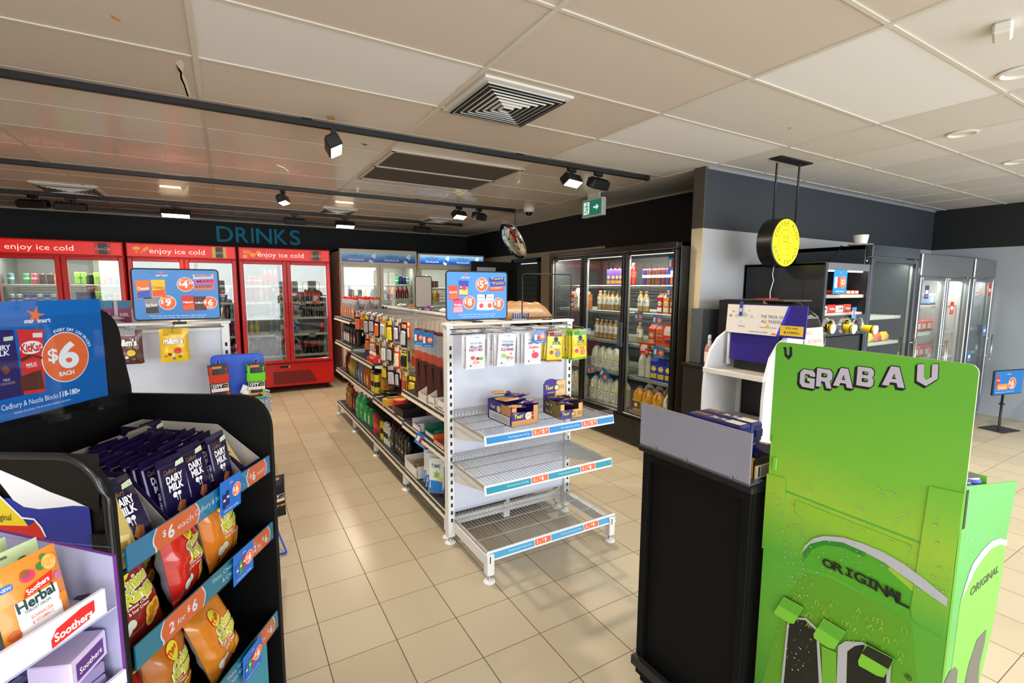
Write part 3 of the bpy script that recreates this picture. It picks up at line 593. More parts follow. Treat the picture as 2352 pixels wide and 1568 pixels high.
stock(rf(0), L1, RS[0], [B('teal', 'teal drink can'), None, B('green', 'green drink can'), B('rose', 'pink and white can'), B('brown', 'dark brown can'), B('brown', 'dark brown can'), B('orange', 'orange drink can'), B('cream', 'cream coloured can')], 'top shelf, left door, left red fridge', 'cans')
stock(rf(0), R1, RS[0], [B('lime', 'lime green can'), B('lime', 'lime green can'), B('black', 'black drink can'), B('lime', 'lime green can'), B('gold', 'gold drink can'), B('pink', 'mauve drink can'), B('pale', 'pale blue can'), B('pale', 'pale blue can')], 'top shelf, right door, left red fridge', 'cans', gap=-.002)
stock(rf(0), L1, RS[1], [B('bullw', 'silver and blue can', .055), B('bullw', 'silver and blue can', .055), B('bull', 'blue and silver can', .055), B('bull', 'blue and silver can', .055), B('bullw', 'silver and blue can', .055), B('bull', 'blue and silver can', .055), B('bullw', 'silver and blue can', .055), B('bull', 'blue and silver can', .055)], 'second shelf, left door, left red fridge', 'cans')
stock(rf(0), R1, RS[1], [B('navy', 'navy blue energy can'), B('navy', 'navy blue energy can'), B('navy', 'navy blue energy can'), B('lime', 'lime green can'), B('lime', 'lime green can'), B('teal', 'pale teal can'), B('amber', 'amber and white can'), B('pale', 'pale blue can')], 'second shelf, right door, left red fridge', 'cans', gap=-.002)
stock(rf(1), R1+.24, RS[1], [B('water', 'clear water bottle'), B('bluey', 'blue labelled bottle'), B('water', 'clear water bottle')], 'second shelf, right door, middle red fridge', 'bottles')
stock(rf(1), R1+.24, RS[2], [B('purp', 'purple soft drink bottle'), B('clear', 'pale green bottle'), B('purp', 'purple soft drink bottle'), B('clear', 'pale green bottle')], 'third shelf, right door, middle red fridge', 'bottles', gap=-.004)
stock(rf(1), R1+.3, RS[3], [B('redb', 'red soft drink bottle'), B('dred', 'dark red bottle'), B('redb', 'red soft drink bottle')], 'fourth shelf, right door, middle red fridge', 'bottles')
stock(rf(1), R1+.3, RS[4], [B('colaL', 'large cola bottle'), B('colaL', 'large cola bottle')], 'bottom shelf, right door, middle red fridge', 'bottles')
stock(rf(2), L1, RS[0], [B('rose', 'pink and white can')]*3+[B('redb', 'red soft drink bottle')]*3, 'top shelf, left door, right red fridge', 'drinks')
stock(rf(2), L1, RS[1], [B('redb', 'red soft drink bottle'), B('redb', 'red soft drink bottle'), B('yel', 'yellow soft drink bottle'), B('fanta', 'orange soft drink bottle'), B('dred', 'dark red bottle'), B('yel', 'yellow soft drink bottle')], 'second shelf, left door, right red fridge', 'bottles', gap=.012)
stock(rf(2), R1, RS[1], [B('cola', 'small cola bottle')]*7, 'second shelf, right door, right red fridge', 'bottles', gap=.006)
stock(rf(2), L1, RS[2], [B('purp', 'purple soft drink bottle'), .2, B('clear', 'pale green bottle'), B('clear', 'pale green bottle'), B('clear', 'pale green bottle')], 'third shelf, left door, right red fridge', 'bottles', gap=.012)
stock(rf(2), R1+.1, RS[2], [B('colab', 'black labelled cola bottle')]*5, 'third shelf, right door, right red fridge', 'bottles', gap=.012)
stock(rf(2), L1, RS[3], [B('ltea', 'yellow iced tea bottle'), B('ltea', 'yellow iced tea bottle'), .12, B('bluey', 'blue and yellow bottle'), B('bluey', 'blue and yellow bottle'), B('juice', 'orange juice bottle')], 'fourth shelf, left door, right red fridge', 'bottles', gap=.012)
stock(rf(2), R1, RS[3], [B('bluey', 'blue and yellow bottle'), .3, B('redb', 'red soft drink bottle')], 'fourth shelf, right door, right red fridge', 'bottles', gap=.012)
stock(rf(2), L1, RS[4], [B('colaL', 'large cola bottle')]*5, 'bottom shelf, left door, right red fridge', 'bottles', gap=.006)
stock(rf(2), R1, RS[4], [B('colabL', 'large dark cola bottle')]*4+[B('clear', 'pale green bottle')], 'bottom shelf, right door, right red fridge', 'bottles', gap=.006)
for x, z, w, h, bg, lab in ((.72, 1.30, .1, .07, '#0a78c8', 'top left'), (1.03, 1.335, .13, .1, '#0a78c8', 'second shelf, right of centre'),):
    pass
tix = [(.655, 1.30, .15, .1, '#0a78c8', 'blue price card hanging below top shelf, left door, right red fridge', 1.52), (.63, 1.11, .1, .07, '#1682a8', 'teal price card on third shelf, left door, right red fridge', 1.36),
       (.65, 0, .1, .07, '#0f7fae', 'teal price card on fourth shelf, left door, right red fridge', 1.09), (.67, 0, .14, .095, '#0a78c8', 'blue price card below fourth shelf, left door, right red fridge', .80),
       (.87, 0, .13, .1, '#0a78c8', 'blue price card high on right door of right red fridge', 1.44), (1.0, 0, .1, .07, '#148a96', 'teal price card mid-height, right door, right red fridge', 1.32), (.88, 0, .13, .1, '#0a78c8', 'blue price card, second from top, right door, right red fridge', 1.23),
       (1.13, 0, .09, .065, '#1b6f7c', 'dark teal price card low on right door of right red fridge', .82), (.9, 0, .13, .1, '#0a78c8', 'lowest blue price card on right door of right red fridge', .63), (-.18+.1, 0, .13, .09, '#12699c', 'blue and red price card, right door of middle red fridge', 1.5)]
for x, _, w, h, bg, lab, z in tix: card((x, 8.145, z), 0, w, h, lab, bg=bg)
card((1.2, 8.145, 1.34), 0, .1, .15, 'tall red price card on right door of right red fridge', '$4', '#dd2a22', kind=1)
card((-1.5, 8.145, 1.545), 0, .11, .07, 'small red and white price card, right door, left red fridge', '$5', '#c33028', kind=1)
# white water fridges
def blue_header(e):
    def f(p):
        p.T = frame((0, -.001, 1.995), (1, 0, 0)); W = 1.31; h = .215
        n = 10
        for i in range(n):
            k = i/(n-1); c = '#%02x%02x%02x' % tuple(int(a*(1-k)+b*k) for a, b in zip((18, 74, 178), (150, 205, 238)))
            p.rect(.03, .03+(h-.06)*i/n, W-.03, .03+(h-.06)*(i+1)/n, mat(c, .25, e=e), .0006)
        for x in (.26, .86):
            p.text('MOUNT', x, .16, .014, '#1c4f8e', .0012, bold=0); p.text('FRANKLIN', x, .118, .032, '#1c4f8e', .0012, bold=0., w=.21)
            p.text('Taste the pure life', x, .058, .028, mat('#ffffff', .4, e=e), .0012, w=.25, shear=.3, bold=.01)
        for x in (.54, 1.14):
            c, s = math.cos(-.5), math.sin(-.5); o = [(-.035, -.09), (.035, -.09), (.035, .04), (.016, .075), (.016, .085), (-.016, .085), (-.016, .075), (-.035, .04)]
            p.poly([(x+a*c-b*s, .105+a*s+b*c) for a, b in o], mat('#d8e8f2', .3, e=e), .0013); o = [(-.034, -.05), (.034, -.05), (.034, .0), (-.034, .0)]; p.poly([(x+a*c-b*s, .105+a*s+b*c) for a, b in o], mat('#2a6cbc', .3, e=e), .0018)
        p.T = Matrix.Identity(4)
    return f
WFR = mat('#d9d3c4', .35)
fridge('water_fridge', 'white water fridge with blue header beside the red fridges', (1.61, 8.3, 0), 0, 1.31, 2.24, .76, 2, 1.985, .35, [1.655, 1.41, 1.15, .9, .6], WFR, '#a5a69c', blue_header(.12), lamp=12, group='white water fridges')
fridge('water_fridge', 'white water fridge with brighter header in the back corner', (2.945, 8.3, 0), 0, 1.31, 2.21, .76, 2, 1.97, .35, [1.6, 1.35, 1.1, .85, .6], WFR, '#a5a69c', blue_header(.9), lamp=12, group='white water fridges')
wt = Matrix.Translation((1.61, 8.3, 0)); wu = Matrix.Translation((2.945, 8.3, 0))
stock(wt, 1.06-.1, 1.655, [B('green', 'green drink can'), B('navy', 'navy drink can'), B('black', 'black drink can'), B('teal', 'teal drink can')], 'top shelf, left white fridge', 'cans', gap=.0)
stock(wt, .74, 1.41, [B('water', 'clear water bottle'), B('juice', 'orange juice bottle', .075), B('juice', 'orange juice bottle', .075), B('dred', 'dark red juice bottle', .075), B('dred', 'dark red juice bottle', .075), B('dred', 'dark red juice bottle', .075)], 'second shelf, left white fridge', 'bottles', gap=.004)
stock(wt, .15, 1.41, [B('purp', 'purple soft drink bottle'), B('yel', 'yellow soft drink bottle'), B('clear', 'pale green bottle'), B('ltea', 'yellow iced tea bottle')], 'second shelf, left door, left white fridge', 'bottles', gap=.02)
stock(wu, .1, 1.6, [B('rose', 'red and white can'), B('redb', 'red bottle'), B('cream', 'cream coloured can'), B('brown', 'dark brown can'), B('brown', 'dark brown can')], 'top shelf, right white fridge', 'drinks', gap=.004)
stock(wu, .1, 1.35, [B('juice', 'orange juice bottle', .075), B('yel', 'yellow labelled bottle'), B('bluey', 'blue labelled bottle'), B('yel', 'yellow labelled bottle'), B('fanta', 'orange soft drink bottle')], 'second shelf, right white fridge', 'bottles', gap=.006)
# ------------------------------------------------------------------ black three-door milk fridge on the right
MF = mat('#0d0d0e', .3); MS = [1.655, 1.378, 1.055, .71, .34]
fridge('milk_fridge', 'black three-door fridge full of milk and juice', (3.52, 5.08, 0), -PI/2, 2.02, 2.05, .9, 3, 1.985, .32, MS, MF, '#3a3d42', None, fr=.035, handle='black', lamp=42, lampc=(1, .93, .78), skick=.02)
mt = Matrix.Translation((3.52, 5.08, 0)) @ Matrix.Rotation(-PI/2, 4, 'Z')
P['coffee'] = bottle_p('#b08d58', '#f1efe9', '#e9e3d2', .215, .034, 'iced_coffee_bottle', 'ICE', (.3, .68)); P['choc'] = carton_p('#6d4fae', '#e0a22e', 'Up', .062, .17, gable=False)
P['ccan'] = can_p('#5d2b2a', '#f2f2f2', None, .028, .165); P['ccanb'] = can_p('#27307e', '#f2f2f2', None, .028, .165)
P['cred'] = carton_p('#b8222a', '#f4f4f4', 'milk'); P['cora'] = carton_p('#f0982a', '#f4f4f4', 'milk'); P['cbro'] = carton_p('#b46a34', '#f4f4f4', 'milk'); P['coak'] = carton_p('#e2702a', '#c03a20', 'OAK', .085, .215); P['coar'] = carton_p('#c9442c', '#e8a07a', 'OAK', .085, .215)
P['cblu'] = carton_p('#1b35b8', '#e6c52e', 'milk', .085, .24, top='#d8dcea'); P['milk'] = jug_p('#eceadb', '#f2f0e6', '#1d3f9a'); P['milkb'] = jug_p('#eceadb', '#e8eef2', '#2479d8', .285, .056); P['milky'] = jug_p('#eceadb', '#f2efd8', '#e8c21e', .285, .056, lc='#e0a030')
P['oj'] = jug_p('#eda63c', '#3a2a1c', '#5a4fc0', .27, .062, 'juice_jug', 'juice jug', '#e07a1e'); P['lm'] = bottle_p('#dcdad0', '#cfccc0', '#e9e6df', .27, .043, 'milk_bottle', 'L', (.3, .62))
g = 'milk fridge'
stock(mt, 0.944, MS[0], [B('choc', 'purple chocolate milk carton', .062)]*4+[.02, B('fanta', 'orange drink bottle'), B('redb', 'red drink bottle')], 'top shelf, milk fridge, middle door', 'cartons', gap=.002)
stock(mt, 1.457, MS[0], [B('ccanb', 'blue iced coffee can', .056), B('ccan', 'brown iced coffee can', .056), B('ccan', 'brown iced coffee can', .056), B('ccan', 'brown iced coffee can', .056), B('ccan', 'brown iced coffee can', .056), B('ccanb', 'blue iced coffee can', .056), B('juice', 'tan milk drink bottle', .07)], 'top shelf, milk fridge, near door', 'cans', gap=.006)
stock(mt, 0.780, MS[1], [B('coffee', 'beige iced coffee bottle', .068)]*6, 'second shelf, milk fridge, middle door', 'bottles', gap=.004)
stock(mt, 1.406, MS[1], [B('coffee', 'beige iced coffee bottle', .068)]*2+[.13, B('cred', 'red gable carton', .07), B('cora', 'orange gable carton', .07), B('cbro', 'brown gable carton', .07)], 'second shelf, milk fridge, near door', 'drinks', gap=.01)
stock(mt, 0.739, MS[2], [B('coffee', 'beige iced coffee bottle', .068)]*5, 'third shelf, milk fridge, middle door', 'bottles', gap=.008)
stock(mt, 1.406, MS[2], [B('coffee', 'beige iced coffee bottle', .068), .12, B('coar', 'red oat milk carton', .085), B('coak', 'orange oat milk carton', .085), B('coak', 'orange oat milk carton', .085)], 'third shelf, milk fridge, near door', 'drinks', gap=.008)
stock(mt, 0.718, MS[3], [B('milk', 'white milk bottle', .104)]*5, 'fourth shelf, milk fridge, middle door', 'milk', gap=.006)
stock(mt, 1.457, MS[3], [B('lm', 'slim white milk bottle', .088), B('lm', 'slim white milk bottle', .088), B('cblu', 'blue milk carton', .088), B('cblu', 'blue milk carton', .088), B('cblu', 'blue milk carton', .088)], 'fourth shelf, milk fridge, near door', 'milk', gap=.004)
stock(mt, 0.718, MS[4], [B('milkb', 'blue-capped milk bottle', .113), B('milkb', 'blue-capped milk bottle', .113), B('milkb', 'blue-capped milk bottle', .113), B('milkb', 'blue-capped milk bottle', .113), B('milky', 'yellow-capped milk bottle', .113)], 'bottom shelf, milk fridge, middle door', 'milk', gap=.006)
stock(mt, 1.416, MS[4], [B('oj', 'orange juice jug', .125), B('oj', 'orange juice jug', .125), B('oj', 'orange juice jug', .125), B('milk', 'white milk bottle', .104)], 'bottom shelf, milk fridge, near door', 'jugs', gap=.008)
stock(mt, 1.395, MS[4], [B('milky', 'yellow-capped milk bottle', .113)]*3, 'bottom shelf back row, milk fridge, near door', 'milk', yy=.32, gap=.02)
stock(mt, 0.082, MS[1], [.2, B('cred', 'red gable carton', .07), B('milk', 'white milk bottle', .104), B('cbro', 'brown gable carton', .07), B('cbro', 'brown gable carton', .07)], 'second shelf, milk fridge, far door', 'drinks', gap=.012)
stock(mt, 0.103, MS[3], [B('milk', 'white milk bottle', .104)]*4, 'fourth shelf, milk fridge, far door', 'milk', gap=.012)
stock(mt, 0.103, MS[4], [B('milkb', 'blue-capped milk bottle', .113)]*4, 'bottom shelf, milk fridge, far door', 'milk', gap=.012)
def mcard(u, z, w, h, lab, **k): u *= 1.026; q = mt @ Vector((u, k.pop('y', .08), z)); card(q, -PI/2, w, h, lab, **k)
mcard(1.87, 1.79, .13, .15, 'large blue price card at the top of the milk fridge near door')
mcard(1.86, 1.54, .12, .1, 'blue price card under the top shelf of the milk fridge', disc='$4')
mcard(1.46, 1.30, .11, .08, 'left blue price card under milk fridge second shelf', disc='$3')
mcard(1.70, 1.27, .12, .1, 'middle blue price card under milk fridge second shelf', disc='$4', tilt=.06)
mcard(1.85, 1.13, .16, .16, 'large red price card beside blue card, milk fridge near door', bg='#e0261c', disc='$4', kind=1)
mcard(1.55, .96, .13, .12, 'red price card under the third shelf of the milk fridge', bg='#e0261c', disc='$4', kind=1)
mcard(1.73, .95, .14, .11, 'blue price card under milk fridge third shelf beside red card', disc='$4', tilt=.08)
mcard(.93, .60, .14, .13, 'blue diamond price card hanging in the middle milk fridge door', tilt=.7, disc='$3')
mcard(.76, .64, .13, .09, 'pale blue price card at left of middle milk fridge door', tilt=-.25, disc='$3')
mcard(.58, 1.53, .13, .13, 'blue price card in the far door of the milk fridge', disc='$5')
# little ticket strips on shelf edges
# ------------------------------------------------------------------ hanging and standing goods for the shelving
def bulge(w, h, t, seed=0, cr=.06, wr=.06):
    rr = random.Random(seed); ph = [(rr.uniform(0, 6), rr.uniform(0, 6), rr.uniform(1.5, 4), rr.uniform(2, 6)) for _ in range(4)]
    def f(x, y):
        u = min(1, abs(x/(w/2))); v = min(1, abs(y/(h/2))/(1-cr)) if abs(y/(h/2)) < 1-cr else 1.
        b = (1-u**2.6)**.6*(1-v**3.2)**.7 if v < 1 else 0
        wv = sum(math.sin(p[0]+p[2]*x/w*3+p[3]*y/h*2)*math.cos(p[1]+p[3]*y/h*3-p[2]*x/w) for p in ph)/4
        return t/2*b*(1+wr*3*wv)+wr*t*.25*wv*(1 if v >= 1 else .3)
    return f
def bag_mesh(w, h, t, front, back=None, seed=0, nx=12, ny=16, cr=.06, crimp=None, wr=.06):
    """pillow pouch centred on the origin, x wide, y tall, z out of the front; returns the builder with W set for printing"""
    f = bulge(w, h, t, seed, cr, wr); m = M(); g = mat(front, .28, coat=.35) if isinstance(front, str) else front; k = mat(back or '#cfd0d4', .3)
    for sgn, mm in ((1, g), (-1, k)):
        v = []; 
        for j in range(ny+1):
            for i in range(nx+1):
                x = -w/2+w*i/nx; y = -h/2+h*j/ny; pin = 1-.05*(1-abs(y/(h/2))**2)*(1 if t > .02 else 0)
                v.append((x*pin, y, sgn*f(x, y) if sgn > 0 else min(-f(x, y), f(x, y)-.0006)))
        fs = []
        for j in range(ny):
            for i in range(nx):
                q = (j*(nx+1)+i, j*(nx+1)+i+1, (j+1)*(nx+1)+i+1, (j+1)*(nx+1)+i); fs.append(q if sgn > 0 else q[::-1])
        m.add(v, fs, mm, True)
    m.W = lambda p: (p[0]*.97, p[1], f(p[0], p[1])+p[2]+.0006)
    if crimp:
        for y in (-h/2, h/2-h*cr): m.rect(-w/2, y, w/2, y+h*cr, crimp, .0002)
    return m, f
def put_mesh(name, m, T, label, cat, group=None, parts=()):
    o = m.build(name); o.matrix_world = T
    for n, p in parts:
        c = p.build(n); c.parent = o
    return tag(o, label, cat, group)
def candy(kind):
    w, h = .118, .19
    if kind in ('mix', 'squirms', 'snakes'):
        m, f = bag_mesh(w, h, .018, '#dad9de', '#c4c4ca', seed=len(kind), crimp='#e2e2e6')
        m.text('THE NATURAL', 0, .045, .0125, '#4a4f7c', .001, w=.08, bold=0.); m.rrect(-.038, .026, .038, .038, .005, '#3e4c8c', .001); m.text('CONFECTIONERY CO.', 0, .0295, .005, '#e8e8f2', .0016, w=.066)
        if kind == 'mix': m.text('PARTY MIX', 0, .006, .0165, '#a02c5e', .001, w=.088, bold=.02); cs = [('#e0485a', -.02, -.03, .014), ('#8a4a32', .01, -.035, .012), ('#f2ece4', .0, -.02, .012), ('#58b04c', .033, -.037, .013), ('#f0a8a8', -.004, -.055, .016), ('#d8455a', .014, -.058, .007)]
        elif kind == 'squirms': m.text('Sour', -.002, .019, .01, '#3f9c70', .001, shear=.3); m.text('SQUIRMS', 0, -.002, .0165, '#a0285e', .001, w=.088, bold=.02); cs = [('#9cc46a', -.022, -.03, .017), ('#e8805c', .026, -.02, .009), ('#a8a060', .006, -.042, .014), ('#d08ac0', .032, -.045, .013), ('#b8dce8', .02, -.055, .013)]
        else: m.text('Snakes', 0, .0, .02, '#d2463c', .001, w=.075, shear=.2); cs = [('#e0405a', .012, -.04, .026), ('#f2ece8', .012, -.037, .017), ('#8c9c4a', .01, -.04, .013), ('#e8506a', .0, -.015, .008)]
        for c, x, y, r in cs: m.disc(x, y, r, c, .0009+r*.01, 14, ry=r*.75)
        m.disc(-.032, -.075, .005, '#50506a', .001, 8)
    else:
        g = kind == 'green'; top = '#2f9c34' if g else '#7d1f44'
        m, f = bag_mesh(w, h, .022, '#e6cf28', '#d8c024', seed=7+g); m.rect(-w/2, h*.33, w/2, h/2, top, .0003, 6); m.rect(-w/2, -h/2, w/2, -h*.43, top, .0003, 6)
        m.rect(-.012, .03, .012, .052, '#1c2a18', .0008); m.star(0, .045, .024, '#1c2a18', .0008, .5, 8)
        m.text('SOUR', .004, .013, .019, '#2c8a2c', .0012, w=.062, bold=.03); m.text('PATCH', .008, -.008, .0165, '#e8801e' if g else '#d8e8f0', .0012, w=.07, bold=.03); m.text('KIDS', .01, -.022, .009, '#a02828', .0012, w=.04)
        for c, x, y, r in (('#c03c78', -.03, -.035, .014), ('#ee7a66' if g else '#8c8ca0', .018, -.045, .022), ('#f0a03c', .034, .01, .01), ('#8aa0d0' if not g else '#e0c040', -.03, .0, .011)): m.disc(x, y, r, c, .001, 12)
    m.W = None; return m
CP = {}
for k in ('mix', 'squirms', 'snakes', 'purple', 'green'): CP[k] = Proto('candy_bag', 'bag of lollies', candy(k))
# ------------------------------------------------------------------ white steel end stand facing the till
def post(m, x0, y0, x1, y1, z0, z1, face=-1):
    m.box(x0, y0, z0, x1, y1, z1, WPOW, .003); dk = mat('#17181c', .8)
    n = int((z1-z0-.15)/.05); xm = (x0+x1)/2
    for i in range(n): m.box(xm-.006, y0-.0012, z0+.1+i*.05, xm+.007, y0+.0, z0+.1+i*.05+.024, dk)
def foot(m, x, y): m.cyl((x, y, .012), (x, y, .06), .008, STEEL, 8).lathe([(.032, 0), (.034, .006), (.02, .014), (.012, .02)], WPOW, 18) if False else (m.cyl((x, y, .01), (x, y, .06), .009, STEEL, 8), setattr(m, 'T', Matrix.Translation((x, y, 0))), m.lathe([(.034, 0), (.036, .005), (.026, .013), (.012, .018)], WPOW, 20), setattr(m, 'T', Matrix.Identity(4)))
def wire_shelf(o, x0, x1, y0, y1, z, up=.045, strip=None, sub=''):
    m = M(); n = int((x1-x0)/.0235)
    for i in range(n+1):
        x = x0+.008+(x1-x0-.016)*i/n; m.tube([(x, y0+.004, z-.01), (x, y0+.006, z), (x, y1-.01, z), (x, y1-.004, z+up)], .0015, WIRE, 4)
    for y, r in ((y0+.02, .0028), (y0+(y1-y0)*.33, .0025), (y0+(y1-y0)*.66, .0025), (y1-.02, .0028)): m.cyl((x0, y, z-.003), (x1, y, z-.003), r, WIRE, 5)
    for k in (.35, .68, 1.): m.cyl((x0, y1-.005, z+up*k), (x1, y1-.005, z+up*k), .0016, WIRE, 4)
    for x in (x0, x1): m.cyl((x, y0+.005, z-.004), (x, y1-.005, z-.004), .0035, mat('#9c8f7c', .4, .7), 5)
    s = m.build('wire_shelf', o); return s
es = thing('end_display_stand', 'white steel end stand with three wire shelves facing the till', 'display stand', (0, 0, 0))
for x in (1.13, 2.035):
    m = M(); post(m, x, 2.70, x+.045, 2.76, .05, 1.40); pp = m.build('upright_post', es); f = M(); foot(f, x+.022, 2.73); f.build('levelling_foot', pp)
PANEL = mat('#cdd1de', .35, bump=.02, bs=20)
M().box(1.175, 2.722, .2, 2.035, 2.735, 1.375, PANEL, .002).box(1.175, 2.712, 1.352, 2.035, 2.73, 1.375, WPOW, .003).build('back_panel', es)
M().box(1.12, 2.695, 1.395, 2.09, 2.765, 1.412, WPOW, .004).build('top_cap', es)
m = M(); m.cyl((1.15, 2.70, 1.375), (2.06, 2.70, 1.375), .004, WIRE, 6).cyl((1.15, 2.70, 1.345), (2.06, 2.70, 1.345), .004, WIRE, 6); m.build('hook_bar', es)
for i, (z, y0, xa, xb, bg, lt, pr) in enumerate(((.832, 2.24, 1.15, 2.055, '#1c86cc', 'Mars Kingsize Bars 60-72g', '$5'), (.552, 2.24, 1.15, 2.05, '#1f93ab', "Smith's & Doritos 150-170g", '$8'), (.172, 2.235, 1.165, 2.09, '#4aa3cf', 'Red Rock Deli & Kettle Thins', '$9'))):
    s = wire_shelf(es, xa, xb, y0, 2.695, z)
    m = M(); T0 = frame((xa-.005, y0-.012, z-.047), (1, 0, 0), (0, .22, 1)); m.T = T0; L = xb-xa+.01
    m.box(0, 0, -.003, L, .056, 0, WPOW, .001).rect(.012, .01, L-.004, .044, bg, .0006)
    for u in (.33, .72): m.rrect(L*u, .008, L*u+.12, .048, .008, PW, .0009); m.rrect(L*u+.003, .011, L*u+.117, .045, .007, '#ec6a3c', .0012); m.text('2', L*u+.022, .02, .017, PW, .0016); m.text('for', L*u+.042, .02, .007, PW, .0016); m.text('$', L*u+.06, .028, .01, PW, .0016); m.text(pr[1], L*u+.078, .018, .02, PW, .0016, bold=.03)
    if i == 0:
        for u in (.33, .72): m.text('50', L*u+.1, .028, .009, PW, .0016)
    m.text(lt, L*.31, .024, .009, '#d8eef8', .0012, 'R', 0.); m.text(lt, L*.70, .024, .009, '#d8eef8', .0012, 'R', 0.); m.T = Matrix.Identity(4)
    m.build('price_strip', s)
    if i < 2:
        for x in (1.165, 2.04): M().add([(x, 2.70, z-.005), (x, 2.70, z-.13), (x, 2.62, z-.12), (x, y0+.01, z-.035), (x, y0+.01, z-.008)]+[(x+.004, 2.70, z-.005), (x+.004, 2.70, z-.13), (x+.004, 2.62, z-.12), (x+.004, y0+.01, z-.035), (x+.004, y0+.01, z-.008)], [(0, 1, 2, 3, 4), (9, 8, 7, 6, 5), (0, 5, 6, 1), (1, 6, 7, 2), (2, 7, 8, 3), (3, 8, 9, 4), (4, 9, 5, 0)], WPOW).build('shelf_bracket', s)
    if i == 0: a = M(); a.box(xa, y0-.004, z-.002, xb, y0-.001, z+.045, ACRYL); a.build('clear_lip', s)
for x in (1.158, 2.04):
    m = M(); m.box(x, 2.24, .09, x+.035, 2.70, .155, WPOW, .003).box(x-.004, 2.215, .045, x+.04, 2.262, .165, WPOW, .003).box(x+.01, 2.214, .12, x+.016, 2.2155, .16, '#303238'); q = m.build('base_leg', es); f = M(); foot(f, x+.018, 2.238); f.build('levelling_foot', q)
def hook(x, y0, y1, z, lab, grp, ticket=True, rz=0):
    h = M(); h.tube([(0, 0, .012), (0, -.012, .012), (0, -(y0-y1), .0), (0, -(y0-y1)-.01, .008)], .0028, CHROME, 6).box(-.012, -.002, -.006, .012, .003, .018, mat('#7d8084', .4, .8))
    h.tube([(0, 0, .035), (0, -(y0-y1)*1.0, .032), (0, -(y0-y1)-.02, .02)], .0022, CHROME, 6)
    o = tag(h.build('display_hook', loc=(x, y0, z), rz=rz), lab, 'display hook', grp)
    if ticket: k = M(); k.box(-.045, -(y0-y1)-.024, -.008, .045, -(y0-y1)-.021, .026, ACRYL); k.build('ticket_holder', o)
    return o
hx = [(1.175, 'mix', 3, 'white PARTY MIX lolly bag hanging at left of the end stand', 2.40), (1.375, 'squirms', 4, 'white SQUIRMS lolly bag hanging on the second hook of end stand', 2.40), (1.555, 'snakes', 5, 'white Snakes lolly bag behind the small blue price card', 2.40), (1.715, 'purple', 5, 'yellow lolly bag with maroon top beside the green ones', 2.40), (1.905, 'green', 6, 'yellow lolly bag with green top at right of end stand', 2.40)]
for x, k, n, lab, y in hx:
    hook(x, 2.69, y-.03, 1.355, 'wire hook holding the %s lolly bags on the end stand' % {'mix': 'party mix', 'squirms': 'squirms', 'snakes': 'snakes', 'purple': 'maroon-topped', 'green': 'green-topped'}[k], 'wire hooks on the end stand')
    for i in range(n):
        dx = .0 if i == 0 else RND.uniform(-.012, .004)-.006*i*(1 if k in ('squirms', 'snakes', 'green') else .4)
        T = Matrix.Translation((x+dx, y+.026*i, 1.272+RND.uniform(-.003, .003))) @ Matrix.Rotation(RND.uniform(-.06, .06), 4, 'Y') @ Matrix.Rotation(PI/2+RND.uniform(-.02, .06), 4, 'X')
        o = CP[k].put((0, 0, 0), 0, lab if i == 0 else '%s lolly bag, %s behind the front one on its hook' % ({'mix': 'PARTY MIX', 'squirms': 'SQUIRMS', 'snakes': 'Snakes', 'purple': 'maroon-topped yellow', 'green': 'green-topped yellow'}[k], ORD[i-1]), 'lolly bags hanging on the end stand'); o.matrix_world = T
card((1.585, 2.372, 1.305), 0, .09, .075, 'small blue $8 price card hanging in front of Snakes bags', '$8')
# end stand boxes of chocolate bars
def bar_p(c1='#3c1f8c', c2='#e3b070', name='chocolate_bar'):
    m, f = bag_mesh(.135, .034, .017, c1, '#2c1668', seed=3, nx=10, ny=6, cr=.02, wr=.1); m.rect(.028, -.017, .066, .017, c2, .0003, 4); m.text('Twirl', -.018, -.006, .014, '#f2e034', .001, w=.045, shear=.25); m.disc(.026, 0, .011, '#efe3cf', .0009, 12); m.W = None
    return Proto(name, 'chocolate bar', m)
TW = [bar_p(), bar_p('#e0a860', '#3c1f8c')]; TW2 = bar_p('#2a1560', '#6a4a28')
def open_box(name, loc, rz, w, d, h, cut, side, front, label, cat='display box', wall=.003, hd=None, inner='#b99468', wside=None):
    o = thing(name, label, cat, loc, rz); m = M(); im = inner
    m.box(0, 0, 0, w, d, wall, im).box(0, d-wall, 0, w, d, h, side)
    m.box(0, 0, 0, wall, d, h, side).box(w-wall, 0, 0, w, d, h, wside or side).box(0, 0, 0, w, wall, h*cut, front)
    for x in (0, w*.82): m.box(x, 0, h*cut, x+w*.18, wall, h*.92, front)
    m.build('box_body', o); return o
b = open_box('bar_box', (1.361, 2.316, .834), .06, .19, .262, .122, .62, '#35207a', '#d89a60', 'open purple and tan carton of Twirl bars at left of top wire shelf')
m = M(); m.T = frame((0, -.0006, 0), (1, 0, 0)); m.poly([(.0, .035), (.10, .035), (.12, .075), (.0, .09)], '#35207a', .0003); m.text('Cadbury', .03, .074, .01, '#c8a860', .0009, shear=.3, w=.04); m.text('Twirl', .05, .048, .022, '#f0dc2c', .0009, w=.062, shear=.2, bold=.03); m.disc(.115, .055, .021, '#f0e6d4', .0007, 24); m.text('ICED', .115, .06, .007, '#6a3a24', .001); m.text('LATTE', .115, .049, .008, '#6a3a24', .001); m.rect(.142, .055, .156, .078, '#8c3c1c', .0006); m.rect(.142, .03, .156, .05, '#8c3c1c', .0006)
m.T = frame((-.0006, .262, 0), (0, -1, 0)); m.rect(.0, .06, .15, .115, '#35207a', .0003); m.text('Twirl', .06, .075, .018, '#f0dc2c', .0009, w=.05, shear=.2, bold=.03); m.disc(.125, .08, .021, '#e0c8a0', .0007, 20); m.rect(.15, .06, .255, .115, '#c48a52', .0003); m.rect(.02, .008, .245, .055, '#f2f2f2', .0006)
